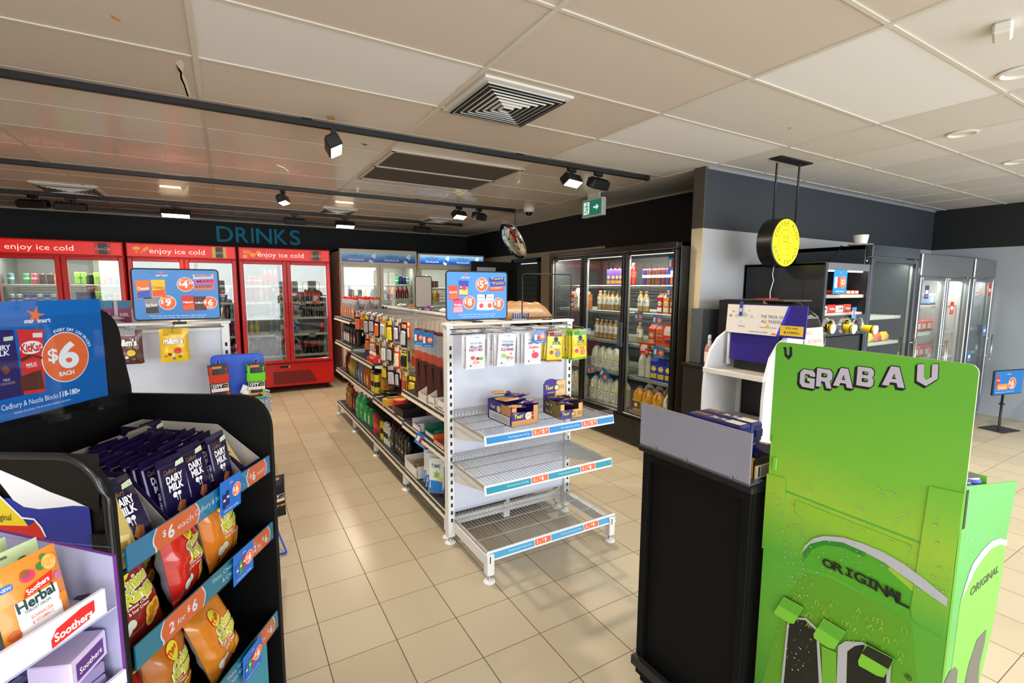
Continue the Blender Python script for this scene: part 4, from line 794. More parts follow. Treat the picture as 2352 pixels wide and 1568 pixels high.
for i in range(26): m.rect(.03+i*.008, .013, .030+i*.008+(.002, .004, .003)[i % 3], .05, '#141414', .0009)
m.build('printing', b)
for i in range(10):
    r, c = divmod(i, 2); o = TW[(i*3+1) % 2].put((1.361+.055+.078*c+RND.uniform(-.006, .006), 2.316+.03+.048*r, .834+.112+.012*(i % 3)+.006*r), 0, ('Twirl bar piled in the left carton, %s row from the front, %s' % (ORD[r], ('left', 'right')[c])), 'Twirl bars heaped in the left carton'); o.rotation_euler = (RND.uniform(-.2, .2), RND.uniform(-.15, .15), RND.uniform(-.2, .2)+.06)
b = open_box('bar_box', (1.70, 2.312, .834), -.05, .165, .2, .1, .55, '#4a3a4a', '#e6b264', 'open purple and gold FOUR PACK Twirl carton at right of top wire shelf', hd=1)
m = M(); m.T = frame((0, -.0006, 0), (1, 0, 0)); m.poly([(.0, .0), (.085, .0), (.095, .055), (.0, .055)], '#3a2188', .0003); m.text('Cadbury', .026, .044, .007, '#c8a860', .0009, shear=.3, w=.03); m.text('Twirl', .04, .024, .018, '#f0dc2c', .0009, w=.052, shear=.2, bold=.03); m.disc(.095, .028, .017, '#5a2c18', .0007, 24); m.disc(.095, .028, .013, '#e6b264', .0009, 20); m.text('FOUR', .142, .034, .008, '#5a3418', .0009); m.text('PACK', .142, .022, .008, '#5a3418', .0009)
m.T = frame((-.0006, .2, 0), (0, -1, 0)); m.rect(.08, 0, .2, .1, '#8c7a3c', .0003)
for y in (.016, .062): m.text('Twirl', .055, y, .017, '#e8d22c', .0009, w=.045, shear=.2, bold=.03); m.disc(.1, y+.01, .018, '#3a2418', .0007, 20); m.disc(.1, y+.01, .012, '#c8a860', .0009, 20)
m.build('printing', b)
m = M(); m.T = frame((0, .198, .1), (1, 0, 0)); pts = [(0, 0), (.165, 0), (.165, .1), (.1, .1)]+[(.055+.05*math.cos(a), .085+.03*math.sin(a)) for a in [PI*i/8 for i in range(0, 9)]]+[(0, .085)]
m.prism(pts, -.003, 0, '#3a2188'); m.poly([(.09, 0), (.165, 0), (.165, .1), (.1, .1), (.094, .06)], '#ecc27c', .0004); m.text('Cadbury', .026, .07, .009, '#c8b070', .0009, shear=.3, w=.03); m.text('Twirl', .045, .045, .022, '#f0dc2c', .0009, w=.055, shear=.2, bold=.03); m.disc(.1, .055, .021, '#5a2c18', .0007, 24); m.disc(.1, .055, .016, '#f2dcb4', .0009, 20); m.text('FOUR', .142, .06, .009, '#5a3418', .0009); m.text('PACK', .142, .046, .009, '#5a3418', .0009); m.rect(.03, .02, .085, .03, '#a88a4c', .0007)
m.build('header_card', b)
for i in range(5):
    o = TW2.put((1.70+.05+.055*(i % 2)+RND.uniform(-.006, .006), 2.312+.03+.034*i, .834+.088+.01*(i % 3)), 0, 'Twirl four-pack lying in the gold carton, %s from the front' % ORD[i], 'Twirl packs in the gold carton'); o.rotation_euler = (RND.uniform(-.15, .15), RND.uniform(-.15, .15), RND.uniform(-.15, .15)-.05)
# ------------------------------------------------------------------ sign frames clipped on top
def logo(m, x, y, s, col=PW):
    m.text('star', x-s*.05, y, s*.42, col, .0012, 'R', .02); m.text('mart', x+s*.05, y, s*.42, col, .0012, 'L', .02)
    m.star(x, y+s*.78, s*.5, '#ee7434', .0012, .36, 5, PI/2-.2)
def pdisc(m, x, y, r, big, top='ANY 2 FOR', small=None, z=.0012, bot=None):
    m.disc(x, y, r, PW, z, 36); m.disc(x, y, r*.93, '#ef6c36', z+.0003, 36)
    if top: m.text(top, x, y+r*.5, r*.18, PW, z+.0006)
    m.text('$', x-r*.62, y-r*.12, r*.55, PW, z+.0006, bold=.02); m.text(big, x+r*(.08 if not small else -.06), y-r*.42, r*.95, PW, z+.0006, bold=.035)
    if small: m.text(small, x+r*.6, y+r*.08, r*.32, PW, z+.0006, bold=.03)
    if bot: m.text(bot, x, y-r*.76, r*.22, PW, z+.0006, bold=.03)
def pack(m, x, y, w, h, c, txt='', tc=PW, rot=0., c2=None, z=.0012):
    cs, sn = math.cos(rot), math.sin(rot); R_ = lambda pts: [(x+a*cs-b_*sn, y+a*sn+b_*cs) for a, b_ in pts]
    m.poly(R_([(-w/2, -h/2), (w/2, -h/2), (w*.46, 0), (w/2, h/2), (-w/2, h/2), (-w*.46, 0)]), c, z)
    if c2: m.poly(R_([(-w*.46, -h*.46), (w*.46, -h*.46), (w*.44, -h*.05), (-w*.44, -h*.12)]), c2, z+.0002)
    if txt: m.text(txt, x-sn*0, y-h*.02, min(h*.16, w*.25) if h > w else h*.5, tc, z+.0005, rot=rot, w=w*.78, bold=.02)
def sign_frame(name, loc, w, h, label, fill, cat='sign', bars=.0045, rz=0, stand=True):
    o = thing(name, label, cat, loc, rz); m = M(); bm = mat('#141417', .3); r = .018
    pts = []
    for cx, cz, a in ((w/2-r, h-r, 0), (-w/2+r, h-r, 90), (-w/2+r, r, 180), (w/2-r, r, 270)): pts += [(cx+r*math.cos(math.radians(a+t)), 0, cz+r*math.sin(math.radians(a+t))) for t in (0, 30, 60, 90)]
    m.tube(pts, bars, bm, 6, True); m.build('frame', o)
    k = M(); k.box(-.035, -.014, -.028, .035, .014, -.012, BLKG, .003).cyl((0, 0, -.016), (0, 0, .002), .006, STEEL, 8); k.build('clip', o)
    if fill:
        p = M(); p.T = frame((-w/2, -.0022, 0), (1, 0, 0)); fill(p, w, h); p.build('print', o)
        q = M(); q.box(-w/2+.004, -.002, .004, w/2-.004, .002, h-.004, mat('#c8c6c4', .5)); q.build('backing_board', o)
    return o
def poster_a(p, w, h):
    p.rect(.004, .004, w-.004, h-.004, mat('#1f86d8', .3), .0002); logo(p, w*.3, h*.86, h*.09)
    pack(p, w*.11, h*.56, w*.15, h*.3, '#e8452e', 'Doritos', '#ffffff', .08, '#f2643a'); pack(p, w*.27, h*.66, w*.16, h*.3, '#3a3bb0', 'Smiths', PW, -.03, '#e8d26a'); pack(p, w*.18, h*.30, w*.16, h*.3, '#e0437e', 'Smiths', PW, 0, '#f0a8b8')
    p.disc(w*.28, h*.66, w*.035, '#d8342c', .0022); pdisc(p, w*.36, h*.36, w*.1, '8'); pdisc(p, w*.57, h*.73, w*.105, '5', small='.50'); pdisc(p, w*.85, h*.32, w*.095, '8')
    for i, (c, t, tc) in enumerate((('#3a1f92', 'Twirl', '#f0dc2c'), ('#4a2fa0', 'Twix', '#e8c85c'), ('#e03a3c', 'CHERRY', '#f6d85c'))): pack(p, w*.82+.01*(i % 2), h*(.84-.1*i), w*.27, h*.085, c, t, tc, .06)
    for i, c in enumerate(('#e04a5a', '#d8604a')): pack(p, w*(.56+.14*i), h*.36, w*.15, h*.33, '#eceaf2', '', PW, (-.06, .06)[i]); p.text('THE NATURAL', w*(.56+.14*i), h*.45, h*.022, '#4a4f7c', .0016, w=w*.11); p.text(('Snakes', 'PARTY MIX')[i], w*(.56+.14*i), h*.37, h*.03, '#c03a5a', .0016, w=w*.1); p.disc(w*(.56+.14*i), h*.29, w*.035, c, .0016)
    p.text("Smith's & Doritos 150-170g / Cadbury Kingsize Bars 39-60g /", w*.5, h*.1, h*.022, '#d5ebf8', .001, w=w*.62); p.text('The Natural Confectionery Co. & Sour Patch 190-220g', w*.5, h*.055, h*.022, '#d5ebf8', .001, w=w*.55)
def poster_b(p, w, h):
    p.rect(.004, .004, w-.004, h-.004, mat('#1878c8', .3), .0002); logo(p, w*.33, h*.86, h*.09)
    pack(p, w*.12, h*.6, w*.16, h*.36, '#ea7a2a', 'Cheezels', '#ffffff', .05, '#3a5ec0'); pack(p, w*.29, h*.62, w*.16, h*.34, '#f0c422', 'Twisties', '#d83a2a', .02, '#e85a2a'); pack(p, w*.2, h*.28, w*.16, h*.32, '#8f8f98', 'Red Rock', '#ffffff', .04, '#3c3034'); pdisc(p, w*.38, h*.34, w*.1, '9')
    pdisc(p, w*.6, h*.7, w*.1, '4', small='.50')
    for i, (c, t) in enumerate((('#d8cdd2', 'SNICKERS'), ('#e0569a', 'MARS'), ('#e07a5a', 'REESES'))): pack(p, w*.82+.008*(i % 2), h*(.86-.11*i), w*.26, h*.09, c, t, '#5a2c3c', .05)
    pack(p, w*.62, h*.33, w*.15, h*.3, '#d8302c', 'Maltesers', '#ffffff', .05, '#e8602c'); pack(p, w*.76, h*.32, w*.15, h*.28, '#5a3230', "m&m's", '#ffffff', .0); pdisc(p, w*.88, h*.33, w*.09, '6', None, bot='EACH')
    p.text('Red Rock Deli 165g, Cheezels 190g, Grainwaves 170g & Twisties 270g', w*.5, h*.07, h*.024, '#d5ebf8', .001, w=w*.66); p.text('Mars Medium Bars 35-56g / Mars Pouches & Blocks 130-180g', w*.5, h*.03, h*.02, '#d5ebf8', .001, w=w*.6)
sign_frame('offer_poster', (1.347, 2.72, 1.43), .42, .297, 'blue special-offer poster with $5.50 disc clipped on the end stand', poster_a)
sign_frame('empty_frame', (1.875, 2.72, 1.43), .40, .29, 'empty black wire sign frame clipped at right of end stand', None, 'sign frame')
sign_frame('grey_board_frame', (1.645, 4.5, 1.43), .165, .297, 'narrow blank grey board standing on the long shelving top', lambda p, w, h: p.rect(.004, .004, w-.004, h-.004, mat('#a79f97', .6), .0002), 'sign frame')
sign_frame('offer_poster', (-.255, 3.5, 1.43), .425, .297, 'blue special-offer poster with $9 disc on the left stand', poster_b)
# ------------------------------------------------------------------ long shelving run behind the end stand
ls = thing('gondola_shelving', 'long double-sided shelving run stocked with car care and sundries', 'shelving', (0, 0, 0)); YB = [2.80, 3.66, 4.56, 5.46, 6.36]
CREAM = mat('#ddd0bc', .4); MESH = mat('#2c2c2e', .55, bump=.5, bs=700)
for y in YB:
    m = M(); m.box(1.575, y-.02, .04, 1.625, y+.02, 1.40, WPOW, .003); pp = m.build('upright_post', ls)
for y in YB:
    for x in (1.165, 2.035):
        m = M(); m.box(min(x, 1.6), y-.015, .08, max(x, 1.6), y+.015, .14, WPOW, .002).box(x-.02, y-.018, .05, x+.02, y+.018, .15, WPOW, .003); q = m.build('base_leg', ls); f = M(); foot(f, x, y); f.build('levelling_foot', q)
for a, b in zip(YB, YB[1:]): M().box(1.59, a+.02, .15, 1.61, b-.02, 1.38, mat('#c9c3b8', .5), 0).build('back_panel', ls)
def shelf(a, b, z, side=-1, brk=True):
    xf = 1.6+side*.455; x0, x1 = min(xf, 1.6+side*.012), max(xf, 1.6+side*.012); m = M(); m.box(x0, a+.004, z-.012, x1, b-.004, z, MESH)
    n = int((b-a)/.022)
    for i in range(n+1): y = a+.01+(b-a-.02)*i/n; m.box(x0+.004, y-.0016, z, x1, y+.0016, z+.003, mat('#8a8a88', .35, .8))
    o = m.build('shelf', ls); k = M(); k.T = frame((xf-.002*side*-1+side*.004, b if side < 0 else a, z-.036), (0, -1 if side < 0 else 1, 0), (-side*.42, 0, 1)); L = b-a-.006
    k.box(.003, 0, -.002, L, .045, .001, CREAM, .001).box(.003, .043, -.006, L, .047, .002, CREAM)
    rr = random.Random(int(a*100+z*37))
    for i in range(int(L/.11)):
        u = .03+i*.11+rr.uniform(-.01, .02); 
        if u+.05 < L: k.rect(u, .012, u+.05, .034, '#e9e2d6', .0014); k.rect(u+.005, .016, u+.012, .03, '#7a7168', .0018); k.text('$%d.%d' % (rr.randint(2, 19), rr.randint(0, 9)*10), u+.03, .018, .009, '#5a5048', .0018)
    k.build('ticket_strip', o)
    if brk:
        for y in (a+.006, b-.009):
            c = M(); xx = 1.6+side*.02; c.add([(xx, y, z-.012), (xx, y, z-.11), (xf-side*.03, y, z-.035), (xf-side*.03, y, z-.012)]+[(xx, y+.003, z-.012), (xx, y+.003, z-.11), (xf-side*.03, y+.003, z-.035), (xf-side*.03, y+.003, z-.012)], [(0, 1, 2, 3), (7, 6, 5, 4), (0, 4, 5, 1), (1, 5, 6, 2), (2, 6, 7, 3), (3, 7, 4, 0)], WPOW); c.build('shelf_bracket', o)
for i, zs in enumerate(((.17, .56, .82), (.17, .575), (.17, .60, .89), (.17, .60, .95, 1.25))):
    for z in zs: shelf(YB[i] if i else 2.77, YB[i+1], z, -1, z > .2)
for i in range(4):
    for z in (.17, .55, .9): shelf(YB[i], YB[i+1], z, 1, z > .2)
m = M(); m.box(1.16, 2.80, 1.395, 1.20, 2.83, 1.41, WPOW)
for i in range(4): m.box(1.57, YB[i], 1.385, 1.63, YB[i+1], 1.405, WPOW, .003)
m.build('top_cap', ls)
# wire top tray over the first bay with bread and snack bags
m = M()
for i in range(12): m.cyl((1.65, 2.9+i*.14, 1.395), (2.06, 2.9+i*.14, 1.395), .003, WIRE, 5)
for x in (1.65, 1.85, 2.06): m.cyl((x, 2.85, 1.39), (x, 4.5, 1.39), .004, WIRE, 5)
m.build('top_wire_tray', ls)
def loaf(T, label):
    m = M(); n = 18; sec = [(-.055, 0), (.055, 0), (.062, .05), (.066, .085), (.05, .115), (.0, .125), (-.05, .115), (-.066, .085), (-.062, .05)]; L = .3
    v = []; s = []
    for i in range(n+1):
        t = i/n; k = 1-.75*max(0, (t-.72)/.28)**1.3; wv = 1+.03*math.sin(i*1.7)
        for x, z in sec: v.append((t*L*1.25, x*k*wv, z*k*wv+.0))
    K = len(sec); f = [(i*K+j, i*K+(j+1) % K, (i+1)*K+(j+1) % K, (i+1)*K+j) for i in range(n) for j in range(K)]+[tuple(range(K-1, -1, -1)), tuple(n*K+j for j in range(K))]
    m.add(v, f, mat('#cfa06a', .25, coat=.5, var=.3, bs=14), True)
    m.add([(p[0], p[1]*1.012, p[2]*1.012+.0006) for p in v[3*K:9*K]], [(i*K+j, i*K+(j+1) % K, (i+1)*K+(j+1) % K, (i+1)*K+j) for i in range(5) for j in (8, 1)], mat('#e9e6ee', .3), True)
    for k in range(8): x = .06+k*.016; m.add([(x, -.066, .01), (x+.008, -.066, .01), (x+.008, -.0685, .05), (x, -.0685, .05)], [(0, 1, 2, 3)], '#22307e')
    o = m.build('bread_loaf'); o.matrix_world = T; tag(o, label, 'bread', 'bagged bread loaves')
    c = M(); c.box(.3, -.012, .03, .36, .012, .05, '#d6322c', .004); c.build('bag_tie', o); return o
loaf(Matrix.Translation((1.68, 3.0, 1.40)) @ Matrix.Rotation(-.25, 4, 'Z'), 'bagged loaf of sliced bread on top behind the empty frame'); loaf(Matrix.Translation((1.70, 3.22, 1.40)) @ Matrix.Rotation(-.1, 4, 'Z'), 'second bagged loaf lying behind the front loaf')
# --- goods on the long side
def aer_p(c, c2, cap, h=.2, r=.028, name='spray_can'):
    b = M(); b.lathe([(r, 0), (r, h*.84), (r*.7, h*.89), (r*.3, h*.9)], mat(c, .25, coat=.3), 14); b.lathe([(r*1.01, h*.3), (r*1.01, h*.55)], c2, 14, cap=False); k = M(); k.lathe([(r*.72, h*.87), (r*.72, h*.98), (r*.6, h)], cap, 12); return Proto(name, 'spray can', b, [('cap', k)])
def oil_p(c, lab, cap, h=.25, w=.05, name='oil_bottle', mark='OIL'):
    b = M(); b.lathe([(w*.92, 0), (w, .01), (w, h*.7), (w*.7, h*.84), (w*.34, h*.9)], mat(c, .3, coat=.2), 16, sq=(1.25, .8, 3.5)); b.T = frame((0, -w*.82, h*.12), (1, 0, 0)); b.rect(-w*.8, 0, w*.8, h*.42, lab, .001); b.text(mark, 0, h*.18, h*.09, '#f4f4f4', .0016, w=w*1.1)
    hd = M(); hd.tube([(w*.2, 0, h*.88), (w*.8, 0, h*.86), (w*1.15, 0, h*.7), (w*1.2, 0, h*.5)], .007, c, 6); k = M(); k.lathe([(w*.42, h*.88), (w*.42, h*.98), (w*.36, h)], cap, 14); return Proto(name, 'oil bottle', b, [('handle', hd), ('cap', k)])
def spray_p(c, lab, trig, h=.24, r=.034, nz='#ef7a2c', name='spray_bottle'):
    b = M(); b.lathe([(r*.9, 0), (r, .01), (r, h*.5), (r*.8, h*.62), (r*.38, h*.72)], mat(c, .25, coat=.3), 14, sq=(1.1, .75, 3)); b.lathe([(r*1.01, h*.12), (r*1.01, h*.44)], lab, 14, cap=False, sq=(1.1, .75, 3))
    t = M(); t.lathe([(r*.42, h*.71), (r*.42, h*.8), (r*.25, h*.84)], trig, 12).box(-.012, -.05, h*.84, .012, .03, h*.98, trig, .005).box(-.008, -.062, h*.87, .008, -.048, h*.95, nz, .002).tube([(0, -.03, h*.85), (0, -.045, h*.74), (0, -.036, h*.66)], .006, trig, 6); return Proto(name, 'spray bottle', b, [('trigger_head', t)])
G = {}
G['oil'] = oil_p('#8c9096', '#e8793c', '#d8201a', .25, .042); G['oilg'] = oil_p('#1d3a2c', '#c9ccc8', '#1c1c1c', .24, .045); G['oilk'] = oil_p('#17171b', '#a8586a', '#141414', .24, .045); G['olive'] = oil_p('#7c7a22', '#9c9434', '#8a1f18', .24, .042); G['oilb'] = oil_p('#3a1c1c', '#b5302c', '#b01c18', .24, .042); G['blue'] = oil_p('#1d3c9a', '#2a5ac8', '#c01c18', .24, .04); G['grey'] = oil_p('#6a6e72', '#8c9094', '#2c2c2c', .26, .045); G['amber'] = oil_p('#b5651c', '#e88c2c', '#1c1c1c', .24, .045); G['honey'] = oil_p('#a8862c', '#c0392c', '#7a1a14', .27, .05)
G['green'] = oil_p('#27b566', '#2a9c58', '#8fc9a0', .28, .058, 'coolant_bottle', 'COOL'); G['greens'] = oil_p('#1f9c50', '#e0ece0', '#10151a', .22, .045, 'coolant_bottle', 'COOL')
G['red'] = aer_p('#c9241e', '#e8453c', '#b31c18'); G['redk'] = aer_p('#7a1f1c', '#c03a30', '#1c1c1c', .21); G['yelk'] = aer_p('#d8c822', '#1c1c1c', '#1a1a1a', .2); G['whik'] = aer_p('#d8d4c8', '#1c1c1c', '#e0dcd0', .2, .026); G['grnw'] = aer_p('#d8dcd0', '#3a9c4a', '#e0dcd0', .18, .026); G['blk'] = oil_p('#121214', '#2c2a26', '#0e0e10', .23, .034, 'black_bottle', 'GLOSS'); G['wd'] = aer_p('#2244a8', '#e8d22c', '#2a3fd0', .2, .025)
G['sp'] = spray_p('#2a241e', '#e8962c', '#e0dcd2'); G['spw'] = spray_p('#2c2a5a', '#d8d6e2', '#e4e0d6', .26, .036, '#e4e0d6'); G['spo'] = spray_p('#c23a1e', '#e0922c', '#e0dcd2')
def line(z, y0, items, where, x=1.225, dy=None, rz=PI*-.5):
    """items set along the shelf from the near end to the far end"""
    y = y0; cnt = {}; tot = {}
    for it in items:
        if isinstance(it, tuple): tot[it[1]] = tot.get(it[1], 0)+1
    for it in items:
        if not isinstance(it, tuple): y += it; continue
        k, d, w = it; cnt[d] = cnt.get(d, 0)+1
        lab = '%s, %s' % (d, where) if tot[d] == 1 else '%s, %s from near end, %s' % (d, ORD[cnt[d]-1], where)
        G[k].put((x+RND.uniform(-.008, .008), y+w/2, z+.003), -PI/2+RND.uniform(-.1, .1), lab, (d+'s, '+where) if tot[d] > 1 else None); y += w
ws = 'bottom shelf of long run'
line(.17, 3.72, [('blk', 'black gloss bottle', .085)]*6+[('grnw', 'green and white can', .065), ('whik', 'white and black can', .06), ('whik', 'white and black can', .06), ('yelk', 'yellow and black spray can', .07), ('yelk', 'yellow and black spray can', .07), ('redk', 'dark red spray can', .07), ('redk', 'dark red spray can', .07), ('red', 'bright red spray can', .065), ('red', 'bright red spray can', .065)], ws)
line(.17, 4.92, [('greens', 'small green coolant bottle', .125), ('greens', 'small green coolant bottle', .125), ('green', 'large green coolant bottle', .16), ('green', 'large green coolant bottle', .16), ('blue', 'blue bottle with red cap', .115), ('oilb', 'dark brown oil bottle', .12), ('oilb', 'dark brown oil bottle', .12), ('honey', 'amber oil bottle', .14), ('honey', 'amber oil bottle', .14)], ws, 1.235)
line(.17, 3.76, [('blk', 'black gloss bottle', .09)]*5+[.02, ('redk', 'dark red spray can', .07)]+[('redk', 'dark red spray can', .07)]*3, 'back row, bottom shelf of long run', 1.34)
line(.60, 4.60, [('yelk', 'yellow and black spray can', .06), ('yelk', 'yellow and black spray can', .06), ('whik', 'tan spray can', .06)], 'middle shelf of third bay', 1.2)
line(.60, 4.85, [('amber', 'amber oil bottle', .12), ('amber', 'amber oil bottle', .12), ('grey', 'grey oil bottle', .12), ('grey', 'grey oil bottle', .12), .03, ('blue', 'blue oil bottle', .11), ('olive', 'olive oil bottle', .11), ('olive', 'olive oil bottle', .11), ('olive', 'olive oil bottle', .11), ('oilb', 'dark brown oil bottle', .11), ('oilb', 'dark brown oil bottle', .11)], 'second shelf of long run', 1.225)
line(.95, 5.52, [('oilk', 'black oil bottle', .12), ('oilk', 'black oil bottle', .12), ('oilg', 'dark green oil bottle', .12), ('oilg', 'dark green oil bottle', .12), ('oilg', 'dark green oil bottle', .12), ('grey', 'grey oil bottle', .12)], 'third shelf of far bay', 1.24)
line(.95, 5.52, [('oilk', 'black oil bottle', .12)]*5, 'back row, third far-bay shelf', 1.4)
line(1.25, 5.50, [('oil', 'silver oil bottle with red cap', .11)]*7, 'front row, top far-bay shelf', 1.25)
line(1.25, 5.50, [('oil', 'silver oil bottle with red cap', .11)]*7, 'second row, top far-bay shelf', 1.37)
line(1.25, 5.50, [('oil', 'silver oil bottle with red cap', .11)]*7, 'back row, top far-bay shelf', 1.49)
line(.89, 4.66, [('sp', 'black and orange spray bottle', .085), ('spo', 'red and orange spray bottle', .085)]+[('sp', 'black and orange spray bottle', .085)]*3+[('spw', 'navy wheel spray bottle', .085), ('spw', 'navy wheel spray bottle', .085), ('wd', 'blue and yellow spray can', .06), ('wd', 'blue and yellow spray can', .06)], 'top shelf of third bay', 1.3)
# red counter box of small white bottles
o = thing('bottle_box', 'red slant-sided box of small white bottles on the third-bay shelf', 'display box', (1.16, 4.60, .893))
m = M(); rd = mat('#d42a22', .4)
for y in (0, .21): m.add([(0, y, 0), (.17, y, 0), (.17, y, .15), (0, y, .045)]+[(0, y+.004, 0), (.17, y+.004, 0), (.17, y+.004, .15), (0, y+.004, .045)], [(0, 1, 2, 3), (7, 6, 5, 4), (0, 4, 5, 1), (1, 5, 6, 2), (2, 6, 7, 3), (3, 7, 4, 0)], rd)
m.box(0, 0, 0, .004, .21, .045, rd).box(0, 0, 0, .17, .21, .004, rd).box(.166, 0, 0, .17, .21, .15, rd); m.T = frame((0, -.001, 0), (1, 0, 0)); m.disc(.115, .05, .038, '#f2f2f4', .0006, 24, ry=.016); m.disc(.115, .05, .035, '#2b4aa0', .0009, 24, ry=.0135); m.text('Armor All', .115, .046, .009, PW, .0013, w=.055); m.build('box_body', o)
G['mini'] = bottle_p('#e9e4da', '#e86a2c', '#d42a22', .1, .016, 'small_bottle')
for r in range(2):
    for i in range(4): G['mini'].put((1.16+.035+.05*r, 4.60+.03+.05*i, .9+.01+.02*r), 0, 'small white bottle with red cap, %s in the red box, %s row' % (ORD[i], ('front', 'back')[r]), 'small bottles in the red slant-sided box')
# sponges, tapes, trays and cartons
def sponge(loc, rz, lab, c='#d9952e'):
    m = M(); pts = [(.0, .0), (.17, .0), (.2, .03), (.21, .06), (.19, .1), (.12, .115), (.04, .105), (.0, .08), (-.015, .04)]; m.prism(pts, 0, .06, mat(c, .8, bump=.5, bs=80)); o = m.build('car_sponge', loc=loc, rz=rz); tag(o, lab, 'sponge', 'car sponges'); k = M(); k.T = Matrix.Translation((0, 0, .0605)); k.rect(.03, .02, .15, .09, '#3a6a34', 0).rect(.09, .03, .14, .08, '#d8482c', .0005); k.build('label', o)
sponge((1.2, 4.64, .603), .1, 'orange car sponge at the bottom of the sponge pile'); sponge((1.2, 4.64, .664), .18, 'orange car sponge in the middle of the sponge pile', '#cf8f33'); sponge((1.19, 4.65, .725), .05, 'orange car sponge on top of the sponge pile', '#e09a2c'); sponge((1.15, 4.15, .578), .0, 'yellow-orange sponge lying beside the black gloves', '#d79a3a')
for i, (lab) in enumerate(('lower red tape roll of the stacked pair', 'upper red tape roll of the stacked pair')):
    m = M(); m.lathe([(.03, 0), (.062, 0), (.062, .045), (.03, .045), (.03, 0)], mat('#c02a22', .35, coat=.3), 24, cap=False); m.lathe([(.0, .0452), (.052, .0452)], mat('#d8a44c', .4) if i else '#7a1f1a', 20, cap=False); tag(m.build('tape_roll', loc=(1.23, 3.98, .58+.0465*i)), lab, 'tape', 'red tape rolls')
m = M()
def tray(m, w, d, h, t, c): m.box(0, 0, 0, w, d, t, c).box(0, 0, 0, t, d, h, c).box(w-t, 0, 0, w, d, h, c).box(t, 0, 0, w-t, t, h, c).box(t, d-t, 0, w-t, d, h, c)
tray(m, .2, .2, .07, .004, mat('#1a1714', .4)); o = m.build('black_tray', loc=(1.16, 3.69, .578), rz=.05); tag(o, 'black open tray holding a loose foil packet', 'tray'); 
m, f = bag_mesh(.08, .05, .02, '#c9ccd0', seed=5, nx=8, ny=6); m.W = None; put_mesh('foil_packet', m, Matrix.Translation((1.26, 3.79, .595)) @ Matrix.Rotation(.5, 4, 'Z'), 'small silver foil packet lying in the black tray', 'packet')
for i in range(3):
    m, f = bag_mesh(.12, .2, .03, ('#141416', '#1c1c20', '#17171a')[i], '#111114', seed=20+i, nx=8, ny=8); m.W = None; m.box(-.03, .05, .014, .03, .07, .017, '#e0762c'); put_mesh('work_glove_pack', m, Matrix.Translation((1.27, 4.42, .60+.024*i)) @ Matrix.Rotation(.3*i-.2, 4, 'Z'), 'black work glove pack, %s from bottom of its pile' % ORD[i], 'glove pack', 'black glove packs on second-bay shelf')
m, f = bag_mesh(.16, .12, .05, '#e2431f', seed=9, nx=8, ny=8, wr=.15); m.W = None; put_mesh('orange_cloth_bag', m, Matrix.Translation((1.42, 3.95, .605)), 'crumpled bright orange bag behind the red tape rolls', 'bag')
m, f = bag_mesh(.3, .14, .02, '#c8dc2a', '#a0b020', seed=4, nx=8, ny=8); m.W = None; put_mesh('hi_vis_pack', m, Matrix.Translation((1.37, 4.1, .68)) @ Matrix.Rotation(-.3, 4, 'Y') @ Matrix.Rotation(1.4, 4, 'Z'), 'flat fluorescent yellow pack beneath the peg hooks', 'packet')
def flat_box(loc, w, d, h, c, lab, name='snack_box', rz=0., inner='#a39a92', cat='display box', txt=None, front=.55):
    o = thing(name, lab, cat, loc, rz); m = M(); t = .003; m.box(0, 0, 0, w, d, t, inner).box(0, 0, 0, w, t, h, c).box(0, d-t, 0, w, d, h, c).box(w-t, 0, 0, w, d, h, c).box(0, 0, 0, t, d, h*front, c)
    m.build('box_body', o); k = M(); k.T = frame((-.0006, d, 0), (0, -1, 0)); k.rect(d*.1, h*.1, d*.9, h*front*.8, '#f0ece4', .0004)
    if txt: k.text(txt, d*.5, h*.2, h*.2, '#2c2c2c', .001, w=d*.6)
    k.build('printing', o); return o
flat_box((1.17, 2.85, .563), .22, .2, .06, '#e0602c', 'orange and green open carton at near end of middle shelf', txt='BARS'); flat_box((1.19, 3.08, .563), .22, .2, .075, '#2c7a5a', 'green open carton beside the orange one'); flat_box((1.17, 3.31, .563), .2, .18, .07, '#c9c4cc', 'white and purple open carton on the middle shelf')
m, f = bag_mesh(.12, .09, .03, '#8c82c8', seed=31, nx=8, ny=6); m.W = None; put_mesh('purple_pack', m, Matrix.Translation((1.25, 3.4, .60)) @ Matrix.Rotation(.4, 4, 'Z'), 'pale purple pack in the white open carton', 'packet')
o = flat_box((1.17, 2.84, .823), .2, .13, .07, '#e4e2dc', 'small white carton nearest the end stand on upper shelf', 'white_carton', txt='BARS', front=.9); flat_box((1.16, 2.99, .823), .2, .12, .07, '#e0ddd6', 'middle small white carton on upper shelf', 'white_carton', txt='BARS', front=.9); 
o = thing('slant_box', 'tall slant-sided white carton on the upper shelf', 'display box', (1.16, 3.14, .823)); m = M(); wc = mat('#d9d3cc', .5)
for y in (0, .17): m.add([(0, y, 0), (.3, y, 0), (.3, y, .2), (0, y, .05)]+[(0, y+.003, 0), (.3, y+.003, 0), (.3, y+.003, .2), (0, y+.003, .05)], [(0, 1, 2, 3), (7, 6, 5, 4), (0, 4, 5, 1), (1, 5, 6, 2), (2, 6, 7, 3), (3, 7, 4, 0)], wc)
m.box(0, 0, 0, .3, .17, .003, wc).box(0, 0, 0, .003, .17, .05, wc); m.build('box_body', o)
G['nuts'] = None
